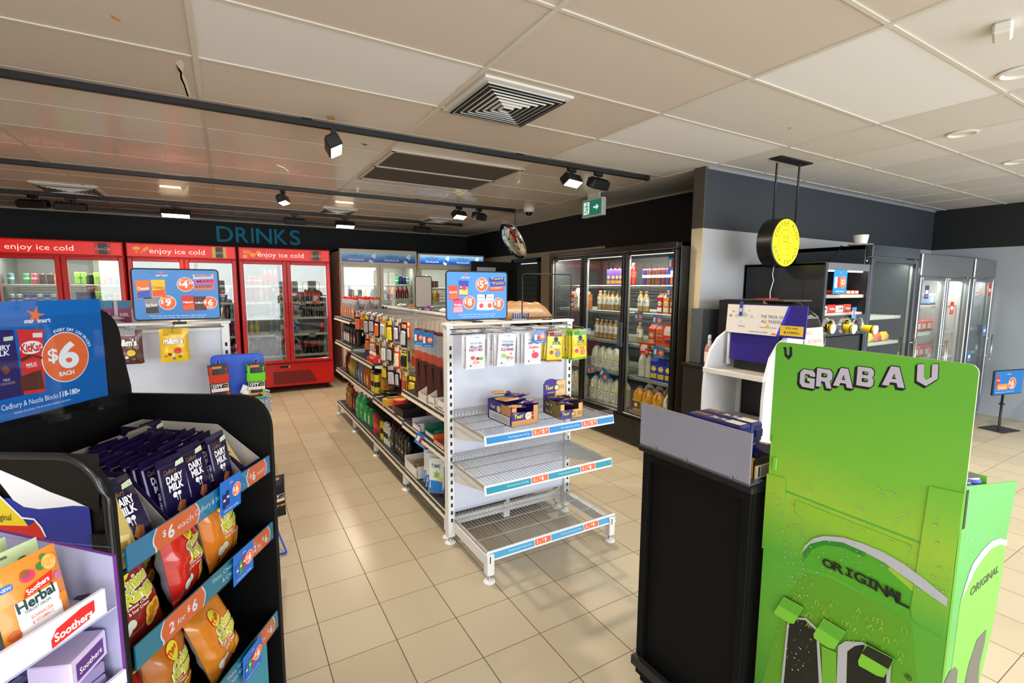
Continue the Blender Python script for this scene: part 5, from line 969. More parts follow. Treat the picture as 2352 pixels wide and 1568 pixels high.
for i in range(3):
    m, f = bag_mesh(.07, .1, .025, '#b5894a', '#9a7038', seed=40+i, nx=8, ny=8, wr=.2); m.rect(-.02, -.03, .02, .03, '#e8dcc0', .0005); m.W = None; put_mesh('nut_pack', m, Matrix.Translation((1.25+.03*i, 2.88+.05*i, .90)) @ Matrix.Rotation(-PI/2+.2*i, 4, 'Z') @ Matrix.Rotation(1.2, 4, 'X'), 'gold nut packet standing in white carton, %s from the end stand' % ORD[i], 'snack packet', 'gold nut packets')
for i in range(3):
    m = M(); m.prism([(-.028, 0), (.028, 0), (.028, .1), (-.028, .1)], 0, .004, '#d86a34'); m.disc(0, .05, .022, '#f0eade', .0046, 16, ry=.034); m.text('Slim', 0, .05, .012, '#c0392c', .0052); put_mesh('orange_sachet', m, Matrix.Translation((1.30, 3.02+.10*i, 1.0)) @ Matrix.Rotation(-.9, 4, 'Z') @ Matrix.Rotation(PI/2+.1*i, 4, 'X'), 'orange and white sachet clipped above the cartons, %s from the near end' % ORD[i], 'sachet', 'orange sachets')
o = flat_box((1.17, 3.40, .173), .24, .3, .1, '#e6e0d4', 'Go Natural carton of bars on the bottom shelf', 'bar_carton', front=.8); k = M(); k.T = frame((0, -.0006, 0), (1, 0, 0)); k.rect(.02, .01, .22, .08, '#e4e4ea', .0004); k.text('Go', .12, .05, .02, '#2c3a5a', .001); k.text('Natural', .12, .022, .022, '#2c3a5a', .001, w=.1); k.build('printing', o)
for i in range(6): m = M(); m.box(-.055, -.017, 0, .055, .017, .014, mat('#c39a72', .4), .004); tag(m.build('muesli_bar', loc=(1.28, 3.43+.042*i, .2+.02*(i % 2)), rz=.1), 'brown wrapped muesli bar, %s in the Go Natural carton' % ORD[i], 'muesli bar', 'bars in the Go Natural carton')
for i in range(3):
    m, f = bag_mesh(.13, .24, .03, '#e4e9e4', '#2c7ad0', seed=50+i); m.rect(-.062, -.118, .062, -.03, '#1f7fd8', .0004, 5); m.text('TIME', -.01, .06, .024, '#2c5a3a', .001); m.star(.0, .01, .035, '#8cb84a', .001, .4, 6); m.disc(.03, -.02, .018, '#e8d23c', .0012, 12); m.W = None
    put_mesh('wipes_pouch', m, Matrix.Translation((1.2+.02*i, 3.06+.1*i, .32)) @ Matrix.Rotation(-.75+.1*i, 4, 'Z') @ Matrix.Rotation(PI/2-.1, 4, 'X'), 'white and blue pouch hanging above the bottom shelf, %s from the near end' % ORD[i], 'pouch', 'white and blue pouches')
m = M(); m.tube([(0, 0, 0), (0, .01, .05), (.01, .01, .12), (.005, .0, .2), (0, -.01, .25)], .018, mat('#101012', .25), 10).tube([(0, -.02, .01), (0, -.03, .07)], .014, '#c8ccc8', 8); tag(m.build('black_brush', loc=(1.21, 2.93, .175)), 'black handled brush pack hanging at the near end of bottom shelf', 'brush')
card((1.13, 3.22, .50), -.9, .11, .09, 'blue price card tilted below the middle shelf near the end stand', '$4', tilt=.5)
# wiper blade packs and pegged goods
def hang(T, m, name, lab, cat, grp, parts=()): return put_mesh(name, m, T, lab, cat, grp, parts)
for i in range(9):
    m = M(); g = mat('#5c2f24', .2, coat=.5); m.box(-.026, -.012, -.50, .026, .012, 0, g, .004); m.box(-.0262, -.0125, -.17, .0262, .0125, -.02, mat('#a8a4a8', .3), .003).box(-.0265, -.013, -.235, .0265, .013, -.165, mat('#b8492c', .3), .003).tube([(0, -.012, -.26), (.004, -.014, -.47)], .006, '#1a1412', 6)
    hang(Matrix.Translation((1.24+.01*(i % 2), 2.92+.075*i, 1.32)) @ Matrix.Rotation(-.55, 4, 'Z'), m, 'wiper_blade_pack', 'long brown wiper blade pack, %s from the near end of its row' % ORD[i], 'wiper pack', 'wiper blade packs hanging in a row')
for i, y in enumerate((3.05, 3.22)): card((1.14, y, 1.23), -.9, .085, .1, 'blue price card on the wiper packs, %s' % ('nearer the end stand', 'farther from the end stand')[i], '$9')
pk = [('#17181b', '#e8702c', 'ECLIPSE'), ('#2a2b30', '#e0762c', ''), ('#d8c22a', '#c03a2c', 'GLUE'), ('#e0592a', '#f0e0c0', ''), ('#5a3a2c', '#e8d22c', ''), ('#e8d23a', '#1c1c1c', 'FUSE'), ('#3a2c5a', '#c9c4cc', ''), ('#8a8c90', '#e4e4e4', '')]
n = 0
for row, z in enumerate((1.35, 1.13, .92)):
    for i in range(17):
        y = 3.73+.10*i
        if row == 2 and i > 8: continue
        if row == 1 and i > 13: continue
        c1, c2, tx = pk[(i*3+row*2) % 8]; hh = (.2, .15, .17, .13)[(i+row) % 4]; ww = (.09, .075, .1)[(i*2+row) % 3]
        m = M(); m.box(-ww/2, -.001, -hh, ww/2, .001, 0, mat(c1, .3), 0); m.box(-ww*.38, -.018, -hh*.92, ww*.38, -.001, -hh*.35, mat(c2 if (i+row) % 3 else '#b9c0c2', .2, coat=.5), .008); m.T = frame((0, -.0015, -hh*.25), (1, 0, 0)); m.rect(-ww*.4, 0, ww*.4, hh*.18, c2, .0004)
        if tx: m.text(tx, 0, hh*.04, hh*.1, PW, .001, w=ww*.6)
        xx = 1.2+.05*((i+row) % 2)+.03*row
        hang(Matrix.Translation((xx, y, z)) @ Matrix.Rotation(-PI/2+.25+RND.uniform(-.2, .2), 4, 'Z') @ Matrix.Rotation(RND.uniform(-.06, .06), 4, 'Y'), m, 'blister_pack', 'carded pack on the %s peg row, %s from the near end' % (('top', 'middle', 'bottom')[row], ORD[i]), 'carded pack', 'carded packs on the pegs of the long run')
        h = M(); h.cyl((0, 0, 0), (xx-1.6-.03, 0, .0), .003, CHROME, 5).tube([(0, 0, .03), (xx-1.6-.03, 0, .028), (xx-1.6-.05, 0, .01)], .0022, CHROME, 5); h.box(xx-1.6-.055, -.018, -.01, xx-1.6-.05, .018, .022, mat('#d8d2c8', .4)); tag(h.build('peg_hook', loc=(1.6, y, z+.003)), 'wire peg hook on the %s row, %s from the near end' % (('top', 'middle', 'bottom')[row], ORD[i]), 'peg hook', 'peg hooks on the long run')
for i in range(6):
    m, f = bag_mesh(.1, .07, .04, ('#c9c0b8', '#d8392c', '#e4ded6', '#7a2c8a', '#c98a4a', '#e6e0d8')[i], seed=60+i, nx=8, ny=6, wr=.2); m.W = None; put_mesh('snack_bag', m, Matrix.Translation((1.62+.03*(i % 2), 3.1+.42*i, 1.425)) @ Matrix.Rotation(i*.7, 4, 'Z'), 'small snack bag lying on the shelving top, %s from the near end' % ORD[i], 'snack bag', 'snack bags lying on top of the long run')
# ------------------------------------------------------------------ left stand behind the chocolate display
lsn = thing('end_display_stand', 'white steel end stand with bare panel behind the black chocolate display', 'display stand', (0, 0, 0))
for x in (-.98, -.045):
    m = M(); post(m, x, 3.55, x+.045, 3.61, .05, 1.40); pp = m.build('upright_post', lsn); f = M(); foot(f, x+.022, 3.58); f.build('levelling_foot', pp)
M().box(-.935, 3.572, .2, -.045, 3.585, 1.375, PANEL, .002).box(-.935, 3.56, 1.35, -.045, 3.58, 1.375, WPOW, .003).build('back_panel', lsn); M().box(-.99, 3.545, 1.395, .01, 3.615, 1.412, WPOW, .004).build('top_cap', lsn)
M().cyl((-.95, 3.55, 1.375), (-.03, 3.55, 1.375), .004, WIRE, 6).build('hook_bar', lsn)
for x, c, lab, dk in ((-.50, '#5a2a18', "brown M&M's pouch hanging at left behind the black display", '#e8c83a'), (-.285, '#efc21c', "yellow M&M's pouch hanging on the left stand", '#d8402c')):
    hook(x, 3.54, 3.40, 1.36, 'wire hook on the left stand holding the %s pouch' % ('brown' if c == '#5a2a18' else 'yellow'), 'wire hooks on the left stand')
    for i in range(3 if c != '#5a2a18' else 2):
        m, f = bag_mesh(.132, .19, .03, c, c, seed=70, wr=.1); m.rrect(-.045, .0, .045, .032, .004, '#f4f0ea', .0007) if False else None
        m.text("m&m's", 0, .012, .034, '#f8f4ee', .0016, w=.098, bold=.05); m.text("m&m's", 0, .012, .034, '#5a2a18' if c != '#5a2a18' else '#3a1408', .001, w=.103, bold=.08); m.text('PEANUT' if i == 0 else 'MILK', -.03, .06, .007, '#c03a2c', .001)
        for cc, a, b_, r in ((dk, .02, -.03, .02), ('#3a8a3a', .03, -.065, .009), ('#7a3a1c', -.02, -.05, .01), ('#d86a2c', -.04, -.06, .008), ('#f0e0c0', -.002, -.055, .009), ('#2c5ac0', .0, -.075, .007)): m.disc(a, b_, r, cc, .0012+r*.02, 14, ry=r*.9)
        m.W = None; put_mesh('sweet_pouch', m, Matrix.Translation((x+.004*i, 3.405+.035*i, 1.285)) @ Matrix.Rotation(PI/2, 4, 'X'), lab if i == 0 else "%s M&M's pouch, %s behind the front one" % ('brown' if c == '#5a2a18' else 'yellow', ORD[i-1]), 'sweet pouch', 'sweet pouches on the left stand')
lg = thing('gondola_shelving', 'white shelving run hidden behind the left stand', 'shelving', (0, 0, 0))
M().box(-.53, 3.62, .08, -.48, 6.3, 1.39, WPOW).box(-.96, 3.62, .1, -.04, 6.3, .14, WPOW).build('back_panel', lg)
for x0, x1 in ((-.96, -.53), (-.48, -.05)):
    for z in (.17, .55, .95, 1.38): M().box(x0, 3.62, z-.012, x1, 6.3, z, WPOW, .002).build('shelf', lg)
for x in (-.93, -.08):
    for y in (3.75, 6.2): M().box(x-.02, y-.02, 0, x+.02, y+.02, .12, WPOW).build('leg', lg)
for i in range(3):
    o = thing('medicine_box', 'white and plum carton on the left shelving, %s from its right' % ORD[i], 'carton', (-.63-.09*i, 3.95, 1.383), .05, 'plum cartons on the left shelving'); M().box(0, 0, 0, .085, .05, .15, '#c9b3c8', .002).build('box_body', o); k = M(); k.T = frame((0, -.0006, 0), (1, 0, 0)); k.rect(.02, 0, .085, .1, '#8a2a5c', .0004).rect(.02, .1, .085, .15, '#3a7aa8', .0004).text('GEL', .052, .05, .02, PW, .001); k.build('printing', o)
for i in range(7):
    m, f = bag_mesh(.14, .1, .03, ('#b9bdb9', '#4f8f86', '#c9c4b8', '#8fa8a0', '#d2cdc4', '#5a9a8c', '#3a5aa8')[i], seed=80+i, nx=8, ny=6, wr=.2); m.W = None; put_mesh('soft_pack', m, Matrix.Translation((-.62-.08*(i % 4), 3.72+.09*(i//3), 1.405+.022*(i//4))) @ Matrix.Rotation(i*.5, 4, 'Z'), 'soft grey-green pack heaped on the left shelving, %s of its heap' % ORD[i], 'packet', 'soft packs heaped on the left shelving')
# ------------------------------------------------------------------ blue sock and glove rack
sr = thing('sock_rack', 'blue wire rack of work socks and gloves behind the black display', 'rack', (0, 0, 0)); BL = mat('#1f55d0', .35)
m = M(); m.T = frame((-.105, 3.36, .9), (1, 0, 0)); pts = [(0, -.5), (.275, -.5), (.275, .29)]+[(.25+.025*math.cos(a), .29+.025*math.sin(a)) for a in (PI/6, PI/3, PI/2)]+[(.025-.025*math.sin(a), .29+.025*math.cos(a)) for a in (0, PI/6, PI/3, PI/2)]; m.prism(pts, -.003, 0, BL); m.tube([(x_, y_, -.0015) for x_, y_ in pts], .004, BL, 6, True)
for x in (.035, .238): m.disc(x, .272, .012, '#9aa0a8', .001, 16); m.disc(x, .272, .008, '#1c1f26', .0013, 16)
m.build('header_board', sr)
for x in (-.1, .17): M().tube([(x, 3.37, 1.18), (x, 3.37, .6), (x+.01, 3.36, .25), (x+.012, 3.34, .12), (x+.06, 3.1, .015), (x+.055, 3.1, .01)], .006, BL, 6).build('side_rail', sr)
M().box(-.1, 3.345, .1, .185, 3.35, .2, BL, .003).cyl((-.1, 3.1, .012), (.23, 3.1, .012), .006, BL, 6).build('base_plate', sr)
for z in (.96, .82, .70, .56, .44):
    m = M(); m.tube([(-.1, 3.37, z), (-.1, 3.22, z), (.17, 3.22, z), (.17, 3.37, z)], .0035, BL, 5); m.tube([(-.1, 3.37, z-.05), (-.1, 3.23, z-.05), (.165, 3.23, z-.05), (.165, 3.37, z-.05)], .003, WIRE, 5)
    for i in range(6): m.cyl((-.08+.048*i, 3.22, z), (-.08+.048*i, 3.23, z-.05), .002, WIRE, 4)
    m.build('wire_basket', sr)
def socks(T, c, lab):
    m, f = bag_mesh(.105, .26, .03, mat(c, .9, bump=.4, bs=300), c, seed=90, wr=.12); m.rect(-.052, .07, .052, .13, '#121214', .0006, 4); m.rect(-.03, .105, .02, .118, '#e0792c', .0012)
    m.rect(-.052, -.075, .052, .02, '#0e0e10', .001, 4); m.rect(-.045, -.03, .045, .015, '#f2f2f2', .0016); m.rect(-.043, -.012, .043, .013, '#101012', .002); m.text('OTT', -.012, -.008, .017, PW, .0026, bold=.04, w=.05); m.text('>>', .03, -.008, .014, '#e0792c', .0026, bold=.04, w=.022); m.text('ON THE TOOLS', 0, -.026, .008, '#e0792c', .0026, w=.08); m.rect(-.05, -.062, .05, -.05, '#e8832c', .0016); m.W = None
    o = put_mesh('sock_pack', m, T, lab, 'socks', 'packs of work socks'); k = M(); k.tube([(0, .125, 0), (0, .14, -.004), (.006, .15, -.01)], .003, BLACK, 5); k.build('hanging_hook', o)
RX90 = Matrix.Rotation(PI/2, 4, 'X')
socks(Matrix.Translation((-.065, 3.28, 1.045)) @ Matrix.Rotation(-.05, 4, 'Y') @ RX90, '#c93a24', 'orange-red work sock pack on the blue rack'); socks(Matrix.Translation((.125, 3.27, 1.04)) @ RX90, '#6fd021', 'bright green work sock pack on the blue rack')
socks(Matrix.Translation((.13, 3.02, .36)) @ Matrix.Rotation(.25, 4, 'Z') @ RX90, '#17171a', 'front black work sock pack low on the blue rack'); socks(Matrix.Translation((.19, 3.12, .37)) @ Matrix.Rotation(.25, 4, 'Z') @ RX90, '#1b1b1f', 'rear black work sock pack low on the blue rack')
for i in range(4):
    m = M(); gm = mat('#b9bcc4', .8, bump=.4, bs=200)
    for k in range(4): m.tube([(-.03+.02*k, 0, 0), (-.03+.021*k, -.004, -.04), (-.03+.022*k, -.012, -.07-.006*(k in (1, 2)))], .009, gm, 7)
    m.tube([(-.035, 0, .03), (-.055, -.004, .0), (-.06, -.01, -.03)], .009, gm, 7); m.lathe([(.02, -.0), (.036, .01), (.038, .05), (.03, .1)], gm, 10, sq=(1.1, .4, 2.5)); o = put_mesh('work_glove', m, Matrix.Translation((.135+.004*i, 3.27, .985-.03*i)) @ Matrix.Rotation(-1.2+.1*i, 4, 'Y') @ Matrix.Scale(.75, 4), 'grey knitted work glove in the blue rack, %s from the top' % ORD[i], 'glove', 'grey gloves in the blue rack'); c = M(); c.lathe([(.031, .095), (.033, .13)], mat('#e8e6e2', .8), 10, sq=(1.1, .5, 2.5)); c.build('cuff', o)
for i in range(2): m = M(); m.box(-.05, -.02, -.03, .05, .02, .03, mat('#1a1a1d', .9, bump=.4, bs=200), .012); tag(m.build('black_beanie', loc=(.13, 3.28, .755-.24*i)), ('folded black beanie in the upper wire basket', 'folded black beanie in the lower wire basket')[i], 'beanie')
# ------------------------------------------------------------------ coffee corner and cold cabinets on the right
CB = mat('#1f2328', .5, bump=.04, bs=100); CBF = mat('#2f3640', .35)
o = thing('coffee_cabinet', 'tall dark cabinet with snack shelves and cup dispensers', 'cabinet', (4.33, 2.2, 0)); W_, D_ = .76, .73
m = M(); m.box(0, 0, 0, .02, D_, 1.85, CB, .002).box(W_-.02, 0, 0, W_, D_, 1.85, CB, .002).box(0, 0, 1.83, W_, D_, 1.855, CB, .002).box(0, D_-.02, 0, W_, D_, 1.85, CB).box(.02, .01, .9, W_-.02, D_, .93, CB).box(.02, .01, .1, W_-.02, .03, .9, CB); m.build('carcass', o)
m = M(); m.box(0, -.012, 0, .03, .0, 1.85, CBF, .002).box(W_-.03, -.012, 0, W_, .0, 1.85, CBF, .002).box(.03, -.012, 1.79, W_-.03, 0, 1.85, mat('#7e8288', .3, .6)).box(.03, -.012, 1.22, W_-.03, .02, 1.40, CBF, .002).box(.03, -.012, .9, W_-.03, 0, .93, CBF); m.build('front_frame', o)
M().box(.05, .03, 1.78, W_-.05, .06, 1.795, mat('#fff6e4', .4, e=5.)).build('strip_light', o)
for z in (1.58, 1.42): M().box(.02, .02, z-.03, W_-.02, .5, z, mat('#b8b2a6', .35), .003).build('shelf', o)
M().box(.03, .004, .935, W_-.03, .01, 1.21, GLASS).build('glass_flap', o)
for i, x in enumerate((.07, .34, .56)):
    q = M(); q.T = Matrix.Translation((x, -.012, 1.31)) @ Matrix.Rotation(PI/2, 4, 'X'); q.lathe([(.045, -.02), (.052, .03), (.068, .036), (.066, .02), (.075, .0)], CHROME, 28, cap=False); q.lathe([(.0001, -.015), (.046, -.015)], '#141414', 20, cap=False); q.build('cup_dispenser', o)
def cup(T, lab, grp=None, c='#efcf1c'):
    q = M(); q.lathe([(.028, 0, mat(c, .5)), (.036, .075, mat('#1c1c14', .5)), (.038, .085, mat(c, .5)), (.0405, .1, mat('#f2f0ea', .4)), (.042, .105, mat('#f2f0ea', .4)), (.03, .108)], c, 20); return put_mesh('paper_cup', q, T, lab, 'cup', grp)
for i, (x, dd, lab) in enumerate(((.07, -.0, 'white cup bottom just showing inside the left cup dispenser'), (.34, -.04, 'yellow paper cup poking out of the middle cup dispenser'), (.56, -.11, 'yellow paper cup poking far out of the right cup dispenser'))):
    cup(Matrix.Translation((4.33+x+.01, 2.24+dd, 1.305-.01*i)) @ Matrix.Rotation(PI/2+.12, 4, 'X'), lab)
card((4.53, 2.17, 1.59), 0, .22, .2, 'square blue $2 offer card on the cabinet top shelf', '$2')
card((4.80, 2.165, 1.37), .1, .1, .1, 'small blue price card above the right cup dispensers', '$4')
for i in range(5): m = M(); m.box(-.04, -.05, 0, .04, .05, .035, mat('#c9482c', .35), .006); m.box(-.03, -.0505, .008, .02, -.05, .028, '#f0e6da'); tag(m.build('snack_bar', loc=(4.71+.075*i, 2.3, 1.582)), 'red and white snack bar pack on top shelf, %s from the card' % ORD[i], 'snack bar', 'snack bars on the cabinet top shelf')
for i in range(4): m = M(); m.box(-.06, -.05, 0, .06, .05, .06+.01*(i % 2), mat(('#e4e0da', '#c0281e', '#d8d0c8', '#c03226')[i], .35), .006); m.T = frame((0, -.051, .01), (1, 0, 0)); m.text('KitKat' if i % 2 else 'GUM', 0, .015, .02, '#ffffff' if i % 2 else '#2c4a8a', .0006, w=.08); tag(m.build('snack_carton', loc=(4.42+.135*i, 2.28, 1.422)), '%s snack carton on the cabinet second shelf, %s from left' % (('white', 'red')[i % 2], ORD[i]), 'snack carton')
m, f = bag_mesh(.14, .09, .05, '#3a5ab8', seed=12, nx=8, ny=6, wr=.2); m.W = None; put_mesh('blue_bag', m, Matrix.Translation((4.45, 2.3, 1.51)) @ Matrix.Rotation(.3, 4, 'Z'), 'crumpled blue and silver bag above the white carton', 'bag')
for i in range(3): m = M(); m.box(-.07, -.06, 0, .07, .06, .08, mat('#b8506a', .4), .02); tag(m.build('bakery_pack', loc=(4.48+.17*i, 2.32, .932)), 'pink bakery pack behind the dark glass flap, %s from left' % ORD[i], 'bakery pack', 'pink bakery packs')
fridge('pie_cabinet', 'tall black glass-door cabinet with yellow snack packs beside the coffee cabinet', (5.13, 2.2, 0), 0, .99, 2.035, .73, 1, 1.92, .3, [1.36, 1.1, .85, .6], CBF, '#202428', None, fr=.05, handle='steel', lamp=14, skick=.06, cat='glass cabinet')
for i in range(10):
    r, c = divmod(i, 5); m, f = bag_mesh(.14, .1, .05, ('#e8b42a', '#e0762c', '#e8c84a', '#d86a3a')[i % 4], seed=100+i, nx=8, ny=6, wr=.2); m.W = None; put_mesh('snack_pack', m, Matrix.Translation((5.26+.16*c, 2.36, (1.1, .85)[r]+.04)) @ Matrix.Rotation(PI/2-.3, 4, 'X'), 'yellow-orange pack in the black glass cabinet, %s shelf, %s from left' % (('upper', 'lower')[r], ORD[c]), 'snack pack', 'yellow-orange packs in the black glass cabinet')
m = M(); m.lathe([(.0, 0), (.09, .004), (.105, .014), (.1, .012), (.05, .008)], mat('#e6e4de', .25), 28, cap=False).lathe([(.035, .01), (.052, .02), (.06, .075), (.062, .1), (.056, .1), (.05, .03)], mat('#e9e7e0', .25), 24); tag(m.build('white_cup', loc=(5.03, 2.32, 1.857+.18)), 'white cup on saucer atop the black glass cabinet', 'cup')
bpy.data.objects['white_cup'].location = (5.22, 2.35, 2.037)
M().tube([(4.9, 2.5, 1.86), (5.05, 2.45, 1.99), (5.18, 2.5, 2.045), (5.5, 2.6, 2.043)], .006, BLACK, 6).build('black_cable'); tag(bpy.data.objects['black_cable'], 'black cable running over the cabinet tops behind the cup', 'cable')
ST = mat('#9ea2a6', .3, .9)
fridge('steel_fridge', 'wide stainless two-door fridge right of the black cabinet', (6.19, 2.2, 0), 0, 1.375, 2.0, .73, 2, 1.76, .3, [1.45, 1.15, .85, .55], ST, '#c9c4c2', None, fr=.045, handle='steel', lamp=12, skick=.06, group='stainless fridges')
fridge('steel_fridge', 'narrow stainless single-door fridge beside the far wall', (7.63, 2.2, 0), 0, .69, 1.995, .73, 1, 1.76, .3, [1.45, 1.15, .85, .55], ST, '#8b9097', None, fr=.045, handle='steel', lamp=5, skick=.06, group='stainless fridges')
for r, z in enumerate((1.45, 1.15, .85)):
    for i in range(9):
        m_ = None
        if r == 0 and i not in (1, 2, 5, 6): continue
        m = M(); m.box(-.06, -.05, 0, .06, .05, .13, mat(('#8aa0c8', '#b8453c', '#c25a4c')[r], .4), .02); m.box(-.04, -.052, .03, .04, -.05, .09, '#e8d8cc'); tag(m.build('frozen_pack', loc=(6.32+.138*i, 2.42, z)), '%s pack in the wide stainless fridge, %s shelf, %s along' % (('blue', 'red', 'red')[r], ('upper', 'middle', 'lower')[r], ORD[i]), 'frozen pack', 'packs in the wide stainless fridge')
for x, z, c, lab in ((6.35, 1.6, '#2a3a6a', 'dark notice sticker on the left stainless door'), (7.05, 1.42, '#d8342c', 'small red and white sticker at middle of stainless door'), (7.75, 1.63, '#f0ece8', 'white and red notice on the narrow stainless door'), (7.73, .82, '#1c7ac8', 'blue ice cream sticker low on the narrow stainless door'), (8.16, 1.62, '#d8342c', 'small red sticker high at right of narrow stainless door'), (8.14, 1.12, '#3a8ad0', 'blue and white leaflet at right edge of narrow stainless door')):
    m = M(); m.T = frame((x, 2.196, z), (1, 0, 0)); m.box(-.05, -.07, -.001, .05, .07, 0, c).rect(-.035, -.02, .035, .02, '#f4efe8', .0004).rect(-.03, -.05, .03, -.035, '#e0783a', .0004); tag(m.build('door_sticker'), lab, 'sticker')
# counter with coffee machine
m = M(); cc = thing('coffee_counter', 'black counter carrying the coffee machine and spray bottle', 'counter', (0, 0, 0)); M().box(3.50, 2.0, .0, 4.30, 2.92, .94, mat('#141517', .5, bump=.04, bs=100), .004).build('body', cc); M().box(3.49, 1.99, .94, 4.31, 2.93, .968, mat('#1c1d1f', .3), .004).build('worktop', cc)
G['spray'] = spray_p('#b78a80', '#e9e2de', '#d9d9dc', .27, .034, '#e4e4e6', 'cleaner_bottle'); G['spray'].put((3.56, 2.70, .968), -1.0, 'pink-tinted cleaner spray bottle on the black counter end')
M().box(3.58, 2.80, .968, 3.95, 2.925, 1.45, mat('#4b5257', .4), .004).build('splash_box'); tag(bpy.data.objects['splash_box'], 'plain grey box panel on the counter against the wall', 'box')
cm = thing('coffee_machine', 'black coffee machine with silver edges behind the energy drink board', 'coffee machine', (3.66, 2.1, .968))
m = M(); k = BLACK; v = [(0, .0, 0), (.46, .0, 0), (.46, .0, .22), (.46, -.03, .24), (.46, .05, .42), (.46, .22, .55), (.46, .6, .56), (.46, .6, 0)]
prof = [(.02, 0), (.02, .2), (-.05, .22), (-.05, .25), (.02, .43), (.2, .555), (.6, .565), (.6, 0)]; n = len(prof); vs = [(0, a, b) for a, b in prof]+[(.46, a, b) for a, b in prof]
m.add(vs, [tuple(range(n)), tuple(range(2*n-1, n-1, -1))]+[(i, n+i, n+(i+1) % n, (i+1) % n) for i in range(n)], mat('#131416', .35, coat=.3)); m.build('body', cm)
m = M(); sv = mat('#b9b6ae', .25, .9)
for x in (-.004, .452): m.add([(x, a, b) for a, b in [(-.052, .22), (-.052, .262), (.018, .44), (.2, .565), (.205, .55), (.03, .43), (-.04, .26), (-.04, .22)]]+[(x+.012, a, b) for a, b in [(-.052, .22), (-.052, .262), (.018, .44), (.2, .565), (.205, .55), (.03, .43), (-.04, .26), (-.04, .22)]], [tuple(range(8)), tuple(range(15, 7, -1))]+[(i, 8+i, 8+(i+1) % 8, (i+1) % 8) for i in range(8)], sv)
m.box(.0, -.055, .212, .46, -.045, .228, sv).box(.0, .012, .425, .46, .03, .437, sv); m.build('silver_trim', cm); M().box(.03, .05, .561, .43, .58, .572, mat('#6a675f', .3, .6), .01).build('lid', cm)
q = M(); q.T = frame((.07, -.047, .27), (1, 0, 0), (0, .09, .2)); q.disc(.03, .03, .03, '#5ab4d8', .003, 24); q.text('fresh', .03, .025, .012, PW, .004); q.build('sticker', cm)
m = M(); m.T = frame((3.80, 2.03, 1.13), (1, .03, 0), (0, .1, 1)); m.box(0, 0, -.001, .29, .2, 0, mat('#dcc9b6', .6)); m.text('NOT', .08, .145, .035, '#8a6a70', .001, bold=-.012); m.text('WORKING', .16, .075, .035, '#8a6a70', .001, bold=-.012, w=.22); tag(m.build('handwritten_note'), 'handwritten NOT WORKING paper note on the coffee machine', 'note')
# red accent on machine
M().box(3.86, 2.42, 1.54, 4.06, 2.5, 1.548, mat('#b5281e', .4)).build('red_tray'); tag(bpy.data.objects['red_tray'], 'flat red tray lying on the coffee machine top', 'tray')
# energy drink stand: white shelves, curved sides, slanted purple header
es2 = thing('energy_drink_stand', 'white shelf stand with curved sides and purple header beside the counter', 'display stand', (0, 0, 0)); wp = mat('#e8e9ee', .35)
prof = [(3.38, 1.34), (3.32, 1.34), (3.2, 1.32), (3.1, 1.27), (3.02, 1.18), (2.975, 1.05), (2.965, .9), (2.965, .02), (3.38, .02)]
for y in (2.285, 1.83): m = M(); n = len(prof); m.add([(a, y-.01, b) for a, b in prof]+[(a, y+.01, b) for a, b in prof], [tuple(range(n)), tuple(range(2*n-1, n-1, -1))]+[(i, n+i, n+(i+1) % n, (i+1) % n) for i in range(n)], wp); m.build('side_panel', es2)
M().box(3.355, 1.83, .02, 3.375, 2.285, 1.52, mat('#17191e', .4)).box(3.34, 2.24, .1, 3.355, 2.275, 1.06, wp).box(3.34, 1.84, .1, 3.355, 1.875, 1.06, wp).build('back_panel', es2)
for z in (1.055, .69, .3): s = M().box(2.97, 1.84, z-.02, 3.34, 2.275, z, mat('#d8d5ce', .3), .003).build('shelf', es2); M().box(2.955, 1.825, z-.028, 2.972, 2.29, z+.008, mat('#e0ddd6', .3), .003).build('shelf_lip', s)
PUR = mat('#2a1c86', .35); 
for y in (1.80, 2.225): M().box(3.14, y-.006, 1.08, 3.165, y+.006, 1.5, wp).build('post', es2)
m = M(); m.box(3.15, 1.86, 1.12, 3.165, 2.215, 1.34, PUR, .002).box(3.152, 1.86, 1.06, 3.162, 2.18, 1.12, BLKG); m.build('purple_panel', es2)
m = M(); m.T = frame((3.12, 2.235, 1.318), (0, -1, 0), (.06, 0, 1)); m.box(-.004, -.004, -.012, .56, .205, -.002, '#2c2390'); m.rect(0, 0, .56, .2, mat('#2b1f8c', .3), .0); m.poly([(0, 0), (.375, 0), (.44, .2), (0, .2)], '#ebe6e2', .0006); m.poly([(.375, 0), (.395, 0), (.46, .2), (.44, .2)], '#3c2fd0', .0008)
m.text('THE TRICK OF', .335, .115, .021, '#3a3a44', .0012, w=.155, bold=.0); m.text('ALL TRADES.', .335, .083, .021, '#3a3a44', .0012, w=.145, bold=.0); m.rect(.40, .01, .55, .075, '#e6c02a', .001); m.text('PICK WIN', .475, .053, .012, '#2a2a50', .0014); m.text('$1000s', .475, .025, .014, '#1c1c30', .0014, w=.1)
m.rrect(.255, .048, .375, .056, .003, '#c9b48a', .001); m.disc(.31, .062, .011, '#e6c02a', .0012, 14); m.text('RED BULL GIVES YOU WIIINGS', .25, .014, .008, '#3a3a44', .0012, w=.13); m.poly([(.335, .01), (.36, .02), (.385, .01), (.36, .006)], '#e8641e', .0012)
for x, y, r, c in ((.08, .12, .02, '#c9cfd4'), (.14, .13, .022, '#b9c8c4'), (.11, .08, .014, '#d8dcdc'), (.05, .15, .01, '#e0a04a'), (.17, .16, .008, '#e8c84a'), (.03, .12, .012, '#b9785a'), (.19, .12, .016, '#c4d0cc')): m.disc(x, y, r, c, .001+r*.01, 12, ry=r*.7)
